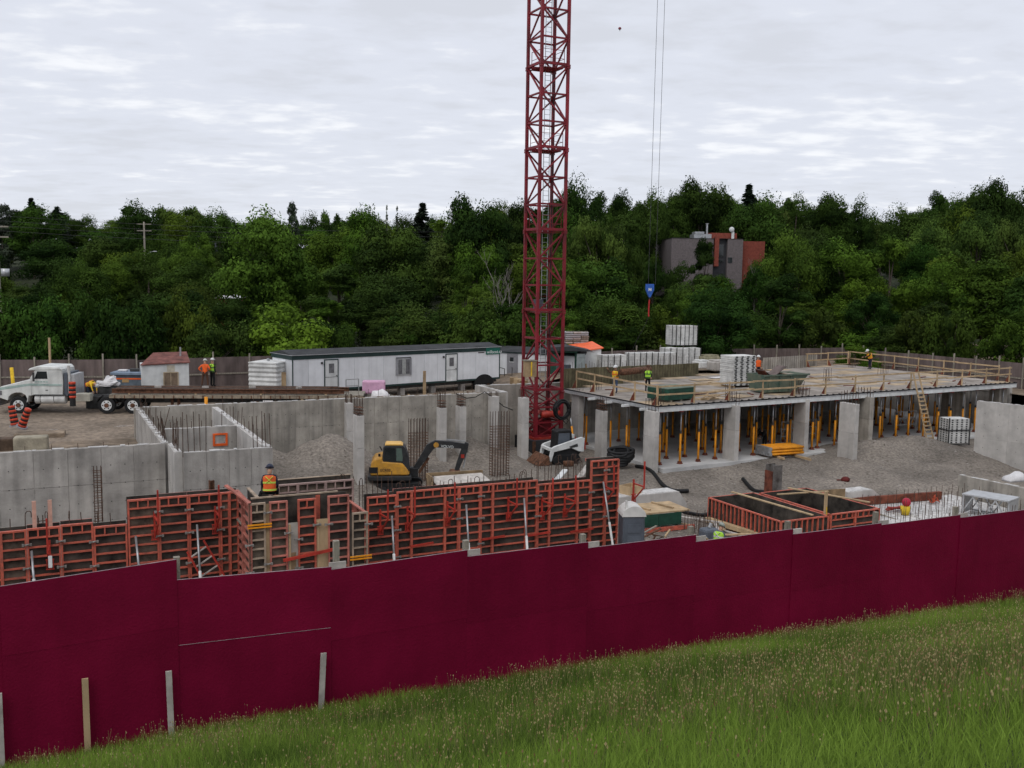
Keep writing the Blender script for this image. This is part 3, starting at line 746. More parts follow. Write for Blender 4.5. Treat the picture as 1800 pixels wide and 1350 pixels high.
for i in range(11):
    p = put('panel', pm, o, (0, 0, .14 + i * .155))
    for k in range(4): put('slot', tm, p, (-.55 + k * .37, 0, 0))
    for k in range(3): put('slot', tm2, p, (0, .25 + k * .3, 0))
for x in (-.81, .81):
    for y in (-.035, 1.13): MB().box(x - .035, x + .035, y - .03, y + .03, 0, 1.92).build('frame_post', M_DSTEEL, o)
for z in (.05, 1.02): 
    MB().box(-.775, .775, -.06, -.022, z, z + .07).build('frame_bar', M_DSTEEL, o); MB().box(-.845, -.81, .0, 1.1, z, z + .07).build('frame_bar', M_DSTEEL, o)
# steel skip on the deck
a = at(1375, 691, 0)
o = thing('steel_skip', 'weathered green grey steel skip full of rubble standing on the deck', 'skip', (a.x, a.y, 0), PHI)
M_SKIP = mat('skip_paint', (.13, .14, .10), .8, .45, 2, col2=(.05, .10, .08))
sk = MB()
b_, t_ = [(-1.5, 0), (1.2, 0), (1.2, 1.5), (-1.5, 1.5)], [(-1.7, -.15), (2.1, -.15), (2.1, 1.65), (-1.7, 1.65)]
sk.add([(*p, .08) for p in b_] + [(*p, 1.25) for p in t_] + [(p[0] * .95, p[1] * .95 + .03, 1.25) for p in t_] + [(p[0] * .95, p[1] * .95 + .05, .14) for p in b_],
       [(0, 1, 5, 4), (1, 2, 6, 5), (2, 3, 7, 6), (3, 0, 4, 7), (3, 2, 1, 0), (4, 5, 9, 8), (5, 6, 10, 9), (6, 7, 11, 10), (7, 4, 8, 11), (8, 9, 13, 12), (9, 10, 14, 13), (10, 11, 15, 14), (11, 8, 12, 15), (12, 13, 14, 15)])
sk.build('skip_body', M_SKIP, o)
MB().bar((-1.75, -.18, 1.22), (2.15, -.18, 1.22), .08, .1).build('top_rim', M_SKIP, o)
for x in (-1.2, -.3, .6): MB().bar((x, -.05, .1), (x - .05, -.17, 1.2), .07, .05).build('rib', M_SKIP, o)
for k, (x, z, ry, l, m) in enumerate(((-.9, 1.2, .5, 1.4, M_HOARD), (-.2, 1.35, -.55, 1.5, M_HOARD), (.8, 1.15, .2, 1.3, M_WOODN), (.2, 1.15, -.1, 1.7, M_WOODG), (-1.2, 1.2, .9, .9, M_RUSTR))):
    r = thing('waste_board', ['dark broken board tipped up in the skip, left', 'large grey board slanting up out of the skip', 'pale board lying at the right end of the skip', 'grey board lying across the skip', 'rusty scrap sticking up in the skip'][k], 'board', (a.x + x * CP - .6 * SP, a.y + x * SP + .6 * CP, z), 0, rot=(0, ry, PHI))
    MB().box(-l / 2, l / 2, -.45, .45, 0, .03).build('board', m, r)
# ------------------------------------------------------------------ red wall formwork
VF = 33.2; ZF = -3.85
def frame_mesh(w, h, inner=(), m=M_RED, dep=.11, pitch=.305, name='form_panel'):
    b = MB(); t = .055
    b.box(0, t, 0, dep, 0, h).box(w - t, w, 0, dep, 0, h).box(t, w - t, 0, dep, h - t, h).box(t, w - t, 0, dep, 0, t)
    for f in inner: b.box(f * w - .045, f * w + .045, -.012, dep - .002, t, h - t)
    n = int((h - .25) / pitch)
    for i in range(n):
        z = h - .30 - i * pitch
        if z > .1: b.box(t, w - t, .006, dep - .004, z - .022, z + .022)
    k = max(2, round(w / .33))
    for i in range(1, k): b.box(w * i / k - .02, w * i / k + .02, .008, dep - .006, h - .28, h - t)
    return b.mesh(name, m)
clamp_me = MB().box(-.11, .11, -.04, .0, -.025, .025).box(-.14, -.08, -.055, .01, -.038, .038).box(.08, .14, -.055, .01, -.038, .038).cyl((-.03, -.07, 0), (.05, -.07, .03), .025, n=6).mesh('clamp', mat('dull_clamp_steel', (.26, .24, .22), .7, .3, 6))
def panel(o, x0, x1, y, z0, z1, inner=(), m=M_RED, face=None, rz=0, mud=None):
    p = put('form_panel', frame_mesh(x1 - x0, z1 - z0, inner, m), o, (x0, y, z0), rz)
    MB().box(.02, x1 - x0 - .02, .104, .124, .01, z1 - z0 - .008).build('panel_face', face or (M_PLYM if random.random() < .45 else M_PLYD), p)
    return p
def clamps(o, x, y, zs):
    for z in zs: put('clamp', clamp_me, o, (x, y, z + random.uniform(-.05, .05)), random.uniform(-.08, .08))
br = MB().bar((0, -.02, -1.45), (0, -.02, -.55), .06).bar((0, -.02, -.72), (0, -.78, -.72), .055).bar((0, -.02, -1.42), (0, -.76, -.76), .045).bar((0, -.76, -.8), (0, -.76, .32), .05)
for k in range(4): br.bar((-.09 + .06 * k, -.05, -1.5), (-.09 + .06 * k, -.05, -1.15), .025)
br.bar((-.12, -.05, -1.48), (.12, -.05, -1.48), .03).bar((-.12, -.05, -1.17), (.12, -.05, -1.17), .03)
br_me = br.mesh('walkway_bracket', M_REDB)
def brackets(o, u0, xs, z):
    for x in xs: put('walkway_bracket', br_me, o, (u_at(x, VF, 900) - u0, 0, z + random.uniform(-.05, .03)), random.uniform(-.1, .1))
def prop(o, p, q):
    p, q = Vector(p), Vector(q); d = q - p
    s = MB().cyl(p, p + d * .55, .038, n=8).build('prop_tube', M_STEEL, o, smooth=True)
    MB().cyl(p + d * .5, q, .05, n=8).build('prop_sleeve', M_WHITE2, s, smooth=True)
def form_wall(label, px, tops, inners, brs, props, back=.03, cream=()):
    us = [u_at(x, VF, 900) for x in px]; u0 = us[0]
    o = thing('wall_formwork', label, 'formwork', W(u0, VF, 0), PHI)
    for i in range(len(us) - 1):
        a, b = us[i] - u0, us[i + 1] - u0
        panel(o, a + .004, b - .004, random.uniform(-.008, .008), ZF, tops[i], inners.get(i, ()), M_REDP if i in cream else M_RED)
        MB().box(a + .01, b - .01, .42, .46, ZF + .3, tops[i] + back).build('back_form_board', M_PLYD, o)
        MB().box(a + .01, b - .01, .464, .54, tops[i] + back - .12, tops[i] + back - .01).build('back_form_waler', M_REDP if i % 3 else M_WOODG, o)
        zt = min(tops[i], tops[i - 1]) if i else tops[i]
        if i: clamps(o, a, -.03, [zt - .45, zt - 1.25] + ([zt - 2.3] if random.random() < .7 else []))
    for x, zz in brs: brackets(o, u0, [x], zz)
    for x, zt, x2 in props:
        prop(o, (u_at(x, VF, 930) - u0, -.06, zt), (u_at(x2, VF - 1.6, 980) - u0, -1.7, ZF + .15 + (1.0 if x < 300 else 0)))
    return o, u0
fw1, a1 = form_wall('low red steel formwork run at the far left edge of the photo', [-48, 45, 105, 163, 223], [-.68, -.66, -.63, -.78], {0: (.5,)}, [(85, -.5)], [(54, -1.35, 60), (238, -1.2, 247)])
fw2, a2 = form_wall('taller red steel formwork run left of the formwork box with the seated worker', [224, 279, 332, 387, 420], [0, 0, 0, 0], {3: (.5,)}, [(271, .15), (378, .15)], [(346, -1.0, 354)])
fw3, a3 = form_wall('long red steel formwork wall between the formwork box and the portable toilet', [646, 698, 807, 845, 945, 1038, 1064, 1087], [-.6, -.5, -.5, -.5, -.68, .08, .08],
                    {1: (.23, .77), 3: (.21, .8), 4: (.22, .75)}, [(668, -.55), (716, -.45), (786, -.45), (893, -.45), (952, -.6), (992, -.6), (1062, -.25), (1112, -.25)], [(688, -1.35, 694), (818, -1.2, 826), (919, -1.15, 928), (1057, -.8, 1080)])
# low toe panels at the foot and tie bars
for k, x in enumerate((720, 845, 925, 1000)):
    MB().bar((u_at(x, VF, 930) - a3, -.12, -2.55 - .05 * k), (u_at(x + 40, VF, 930) - a3, -.12, -2.5 - .05 * k), .07).build('tie_waler', M_REDB, fw3)
lad = thing('red_ladder', 'short red ladder with pale rungs leaning on the taller left formwork', 'ladder', W(u_at(352, VF - .5, 960), VF - .55, -3.0), PHI)
MB().bar((-.42, .0, 1.25), (.35, -.2, -.4), .06).build('ladder_rail', M_REDB, lad)
MB().bar((.12, .1, 1.55), (.95, -.1, -.1), .06).build('ladder_rail', M_REDB, lad)
for k in range(5):
    t = .12 + .2 * k; p = Vector((-.42, 0, 1.25)).lerp(Vector((.35, -.2, -.4)), t); q = Vector((.12, .1, 1.55)).lerp(Vector((.95, -.1, -.1)), t)
    MB().bar(p, q, .04).build('ladder_rung', M_WOODW, lad)
for k, (x, tz) in enumerate(((60, -.2), (88, -.15))):
    o = thing('timber_stud', ['pale pink timber stud standing in the low left formwork, left one', 'pale pink timber stud standing in the low left formwork beside the short cage'][k], 'timber', W(u_at(x, 33.5, 900), 33.5, -1.2), PHI)
    MB().box(-.06, .06, -.03, .03, 0, 1.35).build('stud', mat('pinkish_timber', (.62, .36, .28), .8, .2, 4), o)
o = thing('white_tag', 'small white tag plate hanging on the low left formwork', 'tag', W(u_at(87, 32.5, 950), 32.45, -1.75), PHI)
MB().box(-.055, .055, -.012, .0, 0, .38).build('plate', M_WHITE, o, bevel=.01)
for lab, xs, n in (('rebar hooks sticking up from the low left formwork', (-20, 220), 9), ('rebar hooks sticking up along the formwork left of the excavator', (560, 700), 16), ('rebar dowels sticking up along the long formwork wall', (705, 940), 30), ('taller rebar hooks behind the formwork near the skid steer', (942, 1030), 15)):
    o = thing('rebar_dowels', lab, 'rebar', W(u_at(xs[0], 33.55, 880), 33.55, -1.4), PHI)
    L = u_at(xs[1], 33.55, 860) - u_at(xs[0], 33.55, 880)
    tall = .95 if xs[0] in (705, -20) else 1.35
    bars(o, [(L * (i + random.uniform(-.3, .3)) / n, random.uniform(-.12, .12), .15) for i in range(n)], tall, .16, .014, .05, hooked=.35)

# the formwork box with the seated worker
VB = 31.2
ub = lambda x: u_at(x, VB, 900)
o = thing('box_formwork', 'pilaster formwork box of dusty red and cream panels with plywood strips between', 'formwork', W(ub(437), VB, 0), PHI)
B0 = ub(437)
def bp(xa, xb, top, m, face=None): return panel(o, ub(xa) - B0, ub(xb) - B0, 0, ZF, top, (), m, face)
bp(437, 467, .0, M_CREAM, M_PLYM); bp(474, 506, .0, M_REDP, M_PLYM); bp(524, 556, .0, M_RED, M_PLYD); bp(577, 614, .03, M_REDP, M_PLYD); bp(619, 647, -.62, M_CREAM, M_PLYD)
for xa, xb, zt, m, nm in ((467, 474, -.05, M_PLY, 'ply_filler'), (506, 524, -.75, M_TAN, 'ply_filler'), (556, 577, -.72, M_WOODN, 'ply_filler'), (614, 619, -.3, M_PLYD, 'ply_filler')):
    MB().box(ub(xa) - B0 + .003, ub(xb) - B0 - .003, .03, .05, ZF, zt).build(nm, m, o)
for xa in (507, 557): MB().box(ub(xa) - B0 + .01, ub(xa) - B0 + .07, -.01, .028, ZF, -.8).build('ply_stud', M_WOODN, o)
MB().box(ub(506) - B0 + .08, ub(524) - B0 - .08, .02, .029, ZF, -1.75).build('dark_slot', M_PLY, o)
# inner dark lining with a dusty top edge
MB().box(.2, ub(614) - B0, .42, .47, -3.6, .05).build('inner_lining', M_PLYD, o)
MB().box(.16, ub(600) - B0, .40, .49, .054, .10).build('lining_edge', M_CREAM, o)
MB().box(ub(560) - B0, ub(568) - B0, .38, .40, -.9, .02).build('red_stud', M_RED, o)
# side panels running back
p = put('form_panel', frame_mesh(2.3, 3.85, (.5,), M_REDP), o, (-.005, 2.3, ZF), -math.pi / 2)
MB().box(.02, 2.28, .104, .124, .01, 3.84).build('panel_face', M_PLYD, p)
p = put('form_panel', frame_mesh(2.2, 3.2, (.5,), M_REDP), o, (ub(647) - B0 + .01, .1, ZF), math.pi / 2)
MB().box(.02, 2.18, -.02, -.001, .01, 3.18).build('panel_face', M_PLY, p)
# inner side box beside the worker and the rear panels
MB().box(.38, .44, .5, 2.2, -3.6, .02).build('inner_lining', M_PLYD, o); MB().box(.36, .46, .5, 2.2, .024, .07).build('lining_edge', M_CREAM, o)
xr0, xr1 = 1.1, ub(592) - B0 + 1.2
p = put('form_panel', frame_mesh(xr1 - xr0, 3.0, (.33, .66), mat('form_grey_pink', (.40, .28, .25), .8, .3, 2)), o, (xr0, 2.05, -2.9))
MB().box(.02, xr1 - xr0 - .02, .104, .124, .01, 2.99).build('panel_face', M_PLYM, p)
MB().box(.9, xr1, 2.45, 2.5, -2.9, .18).build('back_form_board', M_PLYD, o); MB().box(.9, xr1, 2.43, 2.52, .184, .21).build('lining_edge', M_CREAM, o)
MB().box(-.05, 1.3, 1.2, 1.9, -.95, -.9).build('work_platform', M_WOODG, o)
for xa, zs in ((470, (-.35, -2.05)), (506, (-1.05,)), (524, (-1.35, -2.3)), (556, (-.9,)), (577, (-.9,)), (437, (-1.3, -2.2)), (647, (-1.0,))): clamps(o, ub(xa) - B0, -.05, zs)
for xa, xb, z in ((437, 474, -.78), (437, 476, -2.72), (617, 650, -2.2)):
    for dz in (0, .09): MB().bar((ub(xa) - B0 - .05, -.06, z + dz), (ub(xb) - B0 + .05, -.06, z + dz), .045).build('yellow_tie_bar', M_YEL, o)
MB().bar((ub(496) - B0, -.1, -1.95), (ub(588) - B0, -.1, -1.75), .09).build('red_waler', M_REDB, o)
MB().bar((-.05, -.2, -2.6), (-.35, -.3, -3.6), .08).build('yellow_brace', M_YEL, o)
MB().bar((-.45, 1.5, .35), (.15, .6, -.1), .13, .05).build('loose_red_board', M_REDP, o)
# parts of a second form line seen behind, left of the box
o = thing('steel_soldier', 'dark steel soldier beam with pink bracket standing left of the formwork box', 'soldier beam', W(u_at(372, 34.2, 860), 34.2, -1.6), PHI)
MB().box(-.09, -.05, -.08, .08, 0, 1.85).box(.05, .09, -.08, .08, 0, 1.85).box(-.05, .05, -.015, .015, 0, 1.84).build('beam', M_RUST, o)
MB().box(.15, .75, -.12, -.02, 1.0, 1.15).bar((.2, -.07, 1.15), (.6, -.07, 1.5), .12).build('bracket', M_REDP, o)
MB().bar((-1.2, -.2, .95), (1.7, -.2, 1.2), .05).build('tie_bar', M_STEEL, o)

# ------------------------------------------------------------------ footing forms at the right
def rib_mesh(w, h, m=M_RED):
    b = MB(); b.box(0, w, 0, .09, h - .06, h).box(0, w, 0, .09, 0, .06).box(0, .06, .0, .09, .06, h - .06).box(w - .06, w, 0, .09, .06, h - .06)
    n = round(w / .3)
    for i in range(1, n): b.box(w * i / n - .022, w * i / n + .022, .004, .086, .06, h - .06)
    return b.mesh('rib_panel', m)
def foot_form(label, u0, u1, v0, v1, z0, z1, horiz=False):
    o = thing('footing_form', label, 'footing form', W(u0, v0, z0), PHI)
    h = z1 - z0
    for (x, y, rz, L) in ((0, 0, 0, u1 - u0), (u1 - u0, 0, math.pi / 2, v1 - v0), (u1 - u0, v1 - v0, math.pi, u1 - u0), (0, v1 - v0, -math.pi / 2, v1 - v0)):
        k = 1 if L < 3.4 else 2
        for i in range(k):
            l = L / k; d = Vector((math.cos(rz), math.sin(rz), 0)) * (l * i + .004)
            p = put('rib_panel', frame_mesh(l - .008, h, (.5,), name='rib_panel') if horiz and rz == 0 else rib_mesh(l - .008, h), o, (x + d.x, y + d.y, 0), rz)
            MB().box(.0, l - .01, .092, .112, .0, h - .01).build('panel_face', M_PLYD, p)
    return o
ff1 = foot_form('red footing form box with tall vertical ribs, left one of the pair', 29.05, 31.85, 32.45, 37.65, -4.75, -3.12)
ff2 = foot_form('red footing form box with a plank across it, right one of the pair', 32.08, 35.15, 32.6, 37.5, -4.75, -3.12, True)
for k, (o_, p, q, w) in enumerate(((ff1, (1.6, 5.4, 1.72), (1.9, .1, 1.72), .14), (ff2, (.2, 3.8, 1.75), (3.1, 3.4, 1.75), .12), (ff2, (1.6, 4.6, 1.8), (3.0, .6, 1.8), .14))):
    a = W(*[(29.05, 32.45), (32.08, 32.6), (32.08, 32.6)][k], -4.75)
    t = thing('timber_plank', ['long plank laid along the left footing form', 'thin pale batten laid across the right footing form', 'plank laid lengthwise over the right footing form'][k], 'plank', a, PHI)
    MB().bar(p, q, w, .05).build('board', M_WOODN, t)
o = thing('timber_upright', 'upright timber with a rope between the two footing forms', 'timber', W(32.0, 33.0, -4.7), PHI)
MB().box(-.09, .03, -.22, -.12, 0, 2.6).build('board', M_WOODN, o); MB().cyl((.1, -.25, .1), (-.03, -.24, 1.9), .02, n=5).build('rope', M_VESTY, o)
# steel stub column behind the forms
a = W(34.2, 38.9, -4.6)
o = thing('steel_column', 'mud stained steel stub column standing behind the right footing form', 'column', a, PHI)
MB().box(-.3, .3, -.3, -.26, 0, 2.5).box(-.3, .3, .26, .3, 0, 2.5).box(-.03, .03, -.26, .26, 0, 2.49).build('beam', mat('muddy_steel', (.16, .15, .14), .8, .7, 2.2, col2=(.05, .04, .035)), o)
MB().box(-.36, -.31, -.28, .28, 0, 2.2).build('rust_plate', M_RUSTR, o)
# concrete grade beam left of the forms and footing curbs
for lab, (x0, y0), (x1, y1), z, w, h in (('low grade beam with a pale chalky top behind the portable toilet', (1075, 876), (1218, 866), -3.3, 1.0, 1.5), ('small concrete footing block half buried behind the right footing form', (1490, 866), (1556, 862), -3.75, .9, .8)):
    a, b = auv(x0, y0, z), auv(x1, y1, z)
    L = b[0] - a[0]
    o = thing('grade_beam', lab, 'grade beam', W(a[0], a[1], z - h), PHI)
    MB().prism([(0, 0), (L, .0), (L, h * .55), (L - .5, h), (0, h)], 'y', 0, w).build('beam_body', M_CONC2, o)
    MB().box(.05, L - .6, .06, w - .06, h + .002, h + .03).build('chalky_top', M_CAP, o)
# blinding slab and dowel field near the right
a = W(35.9, 30.2, -4.58)
o = thing('blinding_slab', 'pale concrete blinding slab at the lower right with a field of rebar dowels', 'slab', a, PHI)
sb = MB()
for i in range(5):
    for j in range(3): MB().box(i * 2.1 + .01, i * 2.1 + 2.09, j * 2.6 + .01, j * 2.6 + 2.59, random.uniform(-.02, .02) - .3, .04 + random.uniform(-.01, .015)).build('slab_bay', M_CAP, o)
df = thing('rebar_field', 'field of thin upright rebar dowels on the pale slab at the lower right', 'rebar', W(36.2, 30.6, -4.6), PHI)
bars(df, [(.9 + i * .42 + random.uniform(-.12, .12), .5 + j * .95 + random.uniform(-.1, .1), 0) for i in range(22) for j in range(7)], .95, .12, .013, .03)
a = W(35.6, 38.3, -4.5)
o = thing('rust_beam', 'long rust red steel channel lying behind the dowel field', 'steel beam', a, PHI - .12)
MB().box(0, 9.2, 0, .05, 0, .42).box(0, 9.2, .05, .2, 0, .04).box(0, 9.2, .05, .2, .38, .42).build('channel', M_RUSTR, o)
o = thing('plywood_strip', 'brown plywood strip standing at the back of the right footing form', 'board', W(35.5, 38.0, -4.0), PHI - .1)
MB().box(0, 2.6, 0, .03, 0, .55).build('board', M_PLY, o)
# aluminium truss table lying on its side
a = W(42.7, 34.3, -4.55)
o = thing('aluminium_table', 'grey aluminium formwork table with trussed sides beside the low tan wall', 'formwork table', a, PHI - R(72))
MB().box(0, 2.3, 0, 1.5, 1.08, 1.15).build('table_top', M_ALU, o)
for y in (0.05, 1.4):
    MB().bar((0, y, .1), (2.3, y, .1), .08).build('bottom_chord', M_ALU, o)
    for k in range(2):
        MB().bar((k * 1.1, y, .12), (k * 1.1 + .55, y, 1.05), .06).build('brace', M_ALU, o); MB().bar((k * 1.1 + .55, y, 1.05), (k * 1.1 + 1.1, y, .12), .06).build('brace', M_ALU, o)
for x in (.04, 2.26): MB().box(x - .04, x + .04, .1, 1.36, .14, 1.06).build('end_panel', M_ALU, o)
# pieces near the right edge: curb, tarp, timber
o = thing('white_sack', 'crumpled white sack on the low wall at the right edge', 'sack', at(1790, 846, -3.35) + Vector((0, .3, 0)), PHI)
b = MB(); b.ball((0, 0, .02), .85, .45, .38, 10, 6, -.1); 
for i in range(len(b.v)): x, y, z = b.v[i]; b.v[i] = (x * (1 + .2 * math.sin(9 * y + 3 * x)), y * (1 + .2 * math.sin(7 * x)), z * (1 + .25 * math.sin(8 * x + 5 * y)))
b.build('sack_body', M_TARP, o, smooth=True)
# fuel can, funnel and tools
o = thing('yellow_bucket', 'yellow bucket with a red ball shaped lid on the pale slab', 'bucket', at(1591, 904, -4.5), 0)
MB().cyl((0, 0, 0), (0, 0, .42), .20, .26, n=12).build('bucket', mat('bucket_yellow', (.75, .52, .03), .5, .1, 3), o, smooth=True)
MB().ball((.05, .05, .62), .23, n=10, m=8).build('red_lid', mat('crimson_plastic', (.45, .02, .05), .5, .1, 3), o, smooth=True)
o = thing('orange_hose', 'tangled orange hose on the pale slab right of the yellow bucket', 'hose', at(1642, 884, -4.5), 0)
MB().path([(.3 * math.cos(t) * (1 - .03 * t), .28 * math.sin(1.1 * t), .05 + .02 * t + .06 * math.sin(3 * t)) for t in np.linspace(0, 16, 60)], .035, 5).build('hose', mat('hose_orange', (.45, .07, .025), .6, .2, 3), o)
o = thing('red_hose', 'red hose heap beside the yellow bucket', 'hose', at(1572, 898, -4.5), 0)
MB().path([(.5 * math.cos(t), .3 * math.sin(1.3 * t), .06 + .02 * t) for t in np.linspace(0, 9, 36)], .06, 5).build('hose', mat('hose_red', (.35, .05, .04), .6, .1, 3), o)
o = thing('red_bag', 'small dark red bag lying on the gravel below the free standing column', 'bag', at(1486, 846, -4.4), 0)
b = MB(); b.ball((0, 0, .11), .28, .22, .18, 8, 6); b.bar((-.22, 0, .08), (-.5, .1, .05), .06).build('bag_body', mat('bag_red', (.14, .022, .02), .8, .3, 4), o, smooth=True)
# boulders and grey drum seen over the hoarding
o = thing('stone_block', 'pale cut stone block seen over the hoarding below the right footing form', 'block', W(28.6, 27.6, -3.6), PHI + .2)
MB().box(-.85, .75, -.5, .5, 0, .62).build('block_body', mat('cut_stone', (.38, .34, .27), .9, .25, 2, .3, 10), o, bevel=.12)
o = thing('grey_boulder', 'rounded grey boulder beside the pale stone block over the hoarding', 'boulder', W(27.2, 26.8, -3.7), 0)
MB().ball((0, 0, .1), .95, .6, .5, 12, 8).build('boulder_body', mat('grey_stone', (.33, .34, .37), .9, .2, 2), o, smooth=True)
o = thing('long_timber', 'yellowish timber beam lying by the green vested worker near the hoarding', 'timber', at(1243, 918, -4.2), 0)
e_ = at(1335, 945, -4.2) - at(1243, 918, -4.2)
MB().bar((0, 0, .15), (e_.x, e_.y, .1), .28, .2).build('board', M_WOODN, o)
o = thing('long_timber', 'grey waler beam lying along the left footing form', 'timber', at(1262, 914, -4.3), 0)
e_ = at(1380, 948, -4.3) - at(1262, 914, -4.3)
MB().bar((0, 0, .15), (e_.x, e_.y, .1), .3, .3).build('board', M_WOODG, o)
o = thing('grey_pump', 'dark grey pump case beside the green vested worker', 'pump', at(1246, 957, -4.2), PHI)
MB().box(-.4, .35, -.3, .3, 0, .75).build('pump_case', M_GREYP, o, bevel=.12); MB().cyl((0, 0, .75), (.1, 0, .95), .09, n=8).build('handle', M_STEEL, o)
# forms and crates behind the portable toilet
a = W(23.4, 35.5, -4.3)
o = thing('work_bench', 'plywood bench with dark green skirt and red frame behind the portable toilet', 'bench', a, PHI - .06)
MB().box(0, 2.9, 0, 1.8, 1.28, 1.34).build('bench_top', M_WOODN, o)
for k in range(2): MB().box(.05 + 1.2 * k, 1.23 + 1.2 * k, -.03, .0, .72, 1.26).build('green_skirt', M_GREEN, o)
MB().box(-.1, 3.1, -.12, -.04, .48, .66).build('red_rail', M_RED, o)
for k in range(7): MB().bar((.1 + k * .45, -.08, .48), (-.05 + k * .45, -.08, .0), .06).build('red_stud', M_RED, o)
for k in (.7, 1.9): MB().bar((k, 1.7, 1.38), (k + .35, .4, 1.38), .12, .06).build('bearer', M_WOODN, o)
o = thing('scrap_heap', 'heap of rusty scrap steel beside the portable toilet', 'scrap heap', W(23.0, 33.4, -4.1), PHI)
for k in range(22):
    p = Vector((random.uniform(-.6, .9), random.uniform(-.5, .5), random.uniform(.1, .9))); d = Vector((random.uniform(-.6, .6), random.uniform(-.4, .4), random.uniform(-.3, .3)))
    MB().bar(p - d, p + d, random.uniform(.04, .16), .04).build('scrap_piece', random.choice([M_RUST, M_WOODN, M_RUST, M_WOODG]), o)
for k in range(6):
    o = thing('loose_board', 'pale board lying in the muddy heap right of the portable toilet', 'board', W(22.4 + .45 * k, 33.0 + random.uniform(-.5, .9), -4.0), 0, 'boards lying right of the toilet', rot=(random.uniform(-.1, .1), random.uniform(-.12, .12), PHI + random.uniform(-.9, .9)))
    MB().box(-.9, .9, -.12, .12, 0, .05).build('board', random.choice([M_WOODN, M_WOODW, M_CAP]), o)
for k in range(26):
    a_, b_ = random.uniform(24.4, 28.4), random.uniform(32.6, 39.5)
    if k > 17: a_, b_ = random.uniform(35.8, 45), random.uniform(30.5, 39)
    o = thing('lumber_piece', 'loose lumber piece lying in the mud around the footing forms', 'lumber', W(a_, b_, float(z_pit(np.array(a_), np.array(b_))) + .06), 0, 'lumber around the footing forms', rot=(random.uniform(-.06, .06), random.uniform(-.08, .08), random.uniform(0, 3.1)))
    l_ = random.uniform(.4, 1.3); MB().box(-l_, l_, -.07, .07, 0, .05).build('board', random.choice([M_WOODN, M_WOODW, M_WOODG, M_PLY]), o)
dowels('rusty rebar dowels standing right of the green skirted bench', [(25.9 + .22 * (i % 7), 34.2 + .5 * (i // 7), -4.4) for i in range(21)], 1.35, jit=.12)
# portable toilet
a = W(20.95, 31.95, -4.05)
o = thing('portable_toilet', 'grey portable toilet with white domed roof at the end of the long formwork', 'portable toilet', a, PHI - .35)
MB().box(-.44, .44, -.44, .44, 0, 2.12).build('cabin', M_GREYP, o, bevel=.05)
d = MB().prism([(-.39, .1), (.39, .1), (.39, 2.02), (-.39, 2.02)], 'y', -.465, -.442).build('door', M_GREYP, o)
for b in ((-.32, .32, 1.5, 1.85), (-.32, .32, 1.0, 1.38), (-.32, .32, .25, .85)): MB().box(b[0] * .85, b[1] * .85, -.482, -.467, b[2], b[3]).build('door_panel', M_GREYP, d, bevel=.006)
MB().prism([(.48 * math.cos(t) * 1.0, 2.14 + .42 * math.sin(t)) for t in np.linspace(0, math.pi, 12)], 'y', -.48, .48).build('domed_roof', M_DOME, o)
MB().cyl((-.3, -.3, 2.4), (-.3, -.3, 2.75), .05, n=8).build('vent_pipe', M_DOME, o)
# ------------------------------------------------------------------ tower crane mast
MS = 1.85; MH = MS / 2
mc = Vector(((953.5 - CX) / FPX * 62.6, 62.6, 0))
mast = thing('tower_crane_mast', 'tall dark red lattice tower crane mast rising out of the frame', 'crane', (mc.x, mc.y, -2.78), PHI)
mast_z0 = -2.78
leg_me = MB().box(-.085, .085, -.085, .085, 0, 5.03).box(-.12, .12, -.12, .12, 0, .12).box(-.12, .12, -.12, .12, 4.92, 5.03).mesh('leg', M_CRANE)
hz_me = MB().bar((-MH + .08, 0, 0), (MH - .08, 0, 0), .10).mesh('horizontal_brace', M_CRANE)
hz2_me = MB().bar((-MH + .08, 0, 0), (MH - .08, 0, 0), .12, .16).mesh('horizontal_brace', M_CRANE)
BAY = 5.03 / 3
dg_me = MB().bar((-MH + .08, 0, .06), (MH - .08, 0, BAY - .06), .088).box(-MH + .02, -MH + .24, -.012, .012, .0, .2).box(MH - .24, MH - .02, -.012, .012, BAY - .2, BAY).mesh('diagonal_brace', M_CRANE)
dgm_me = MB().bar((MH - .08, 0, .06), (-MH + .08, 0, BAY - .06), .088).box(MH - .24, MH - .02, -.012, .012, 0, .2).box(-MH + .02, -MH + .24, -.012, .012, BAY - .2, BAY).mesh('diagonal_brace', M_CRANE)
def face(i): # offset and turn of one of the four faces
    a = i * math.pi / 2; return Vector((math.sin(a), -math.cos(a), 0)) * MH, a
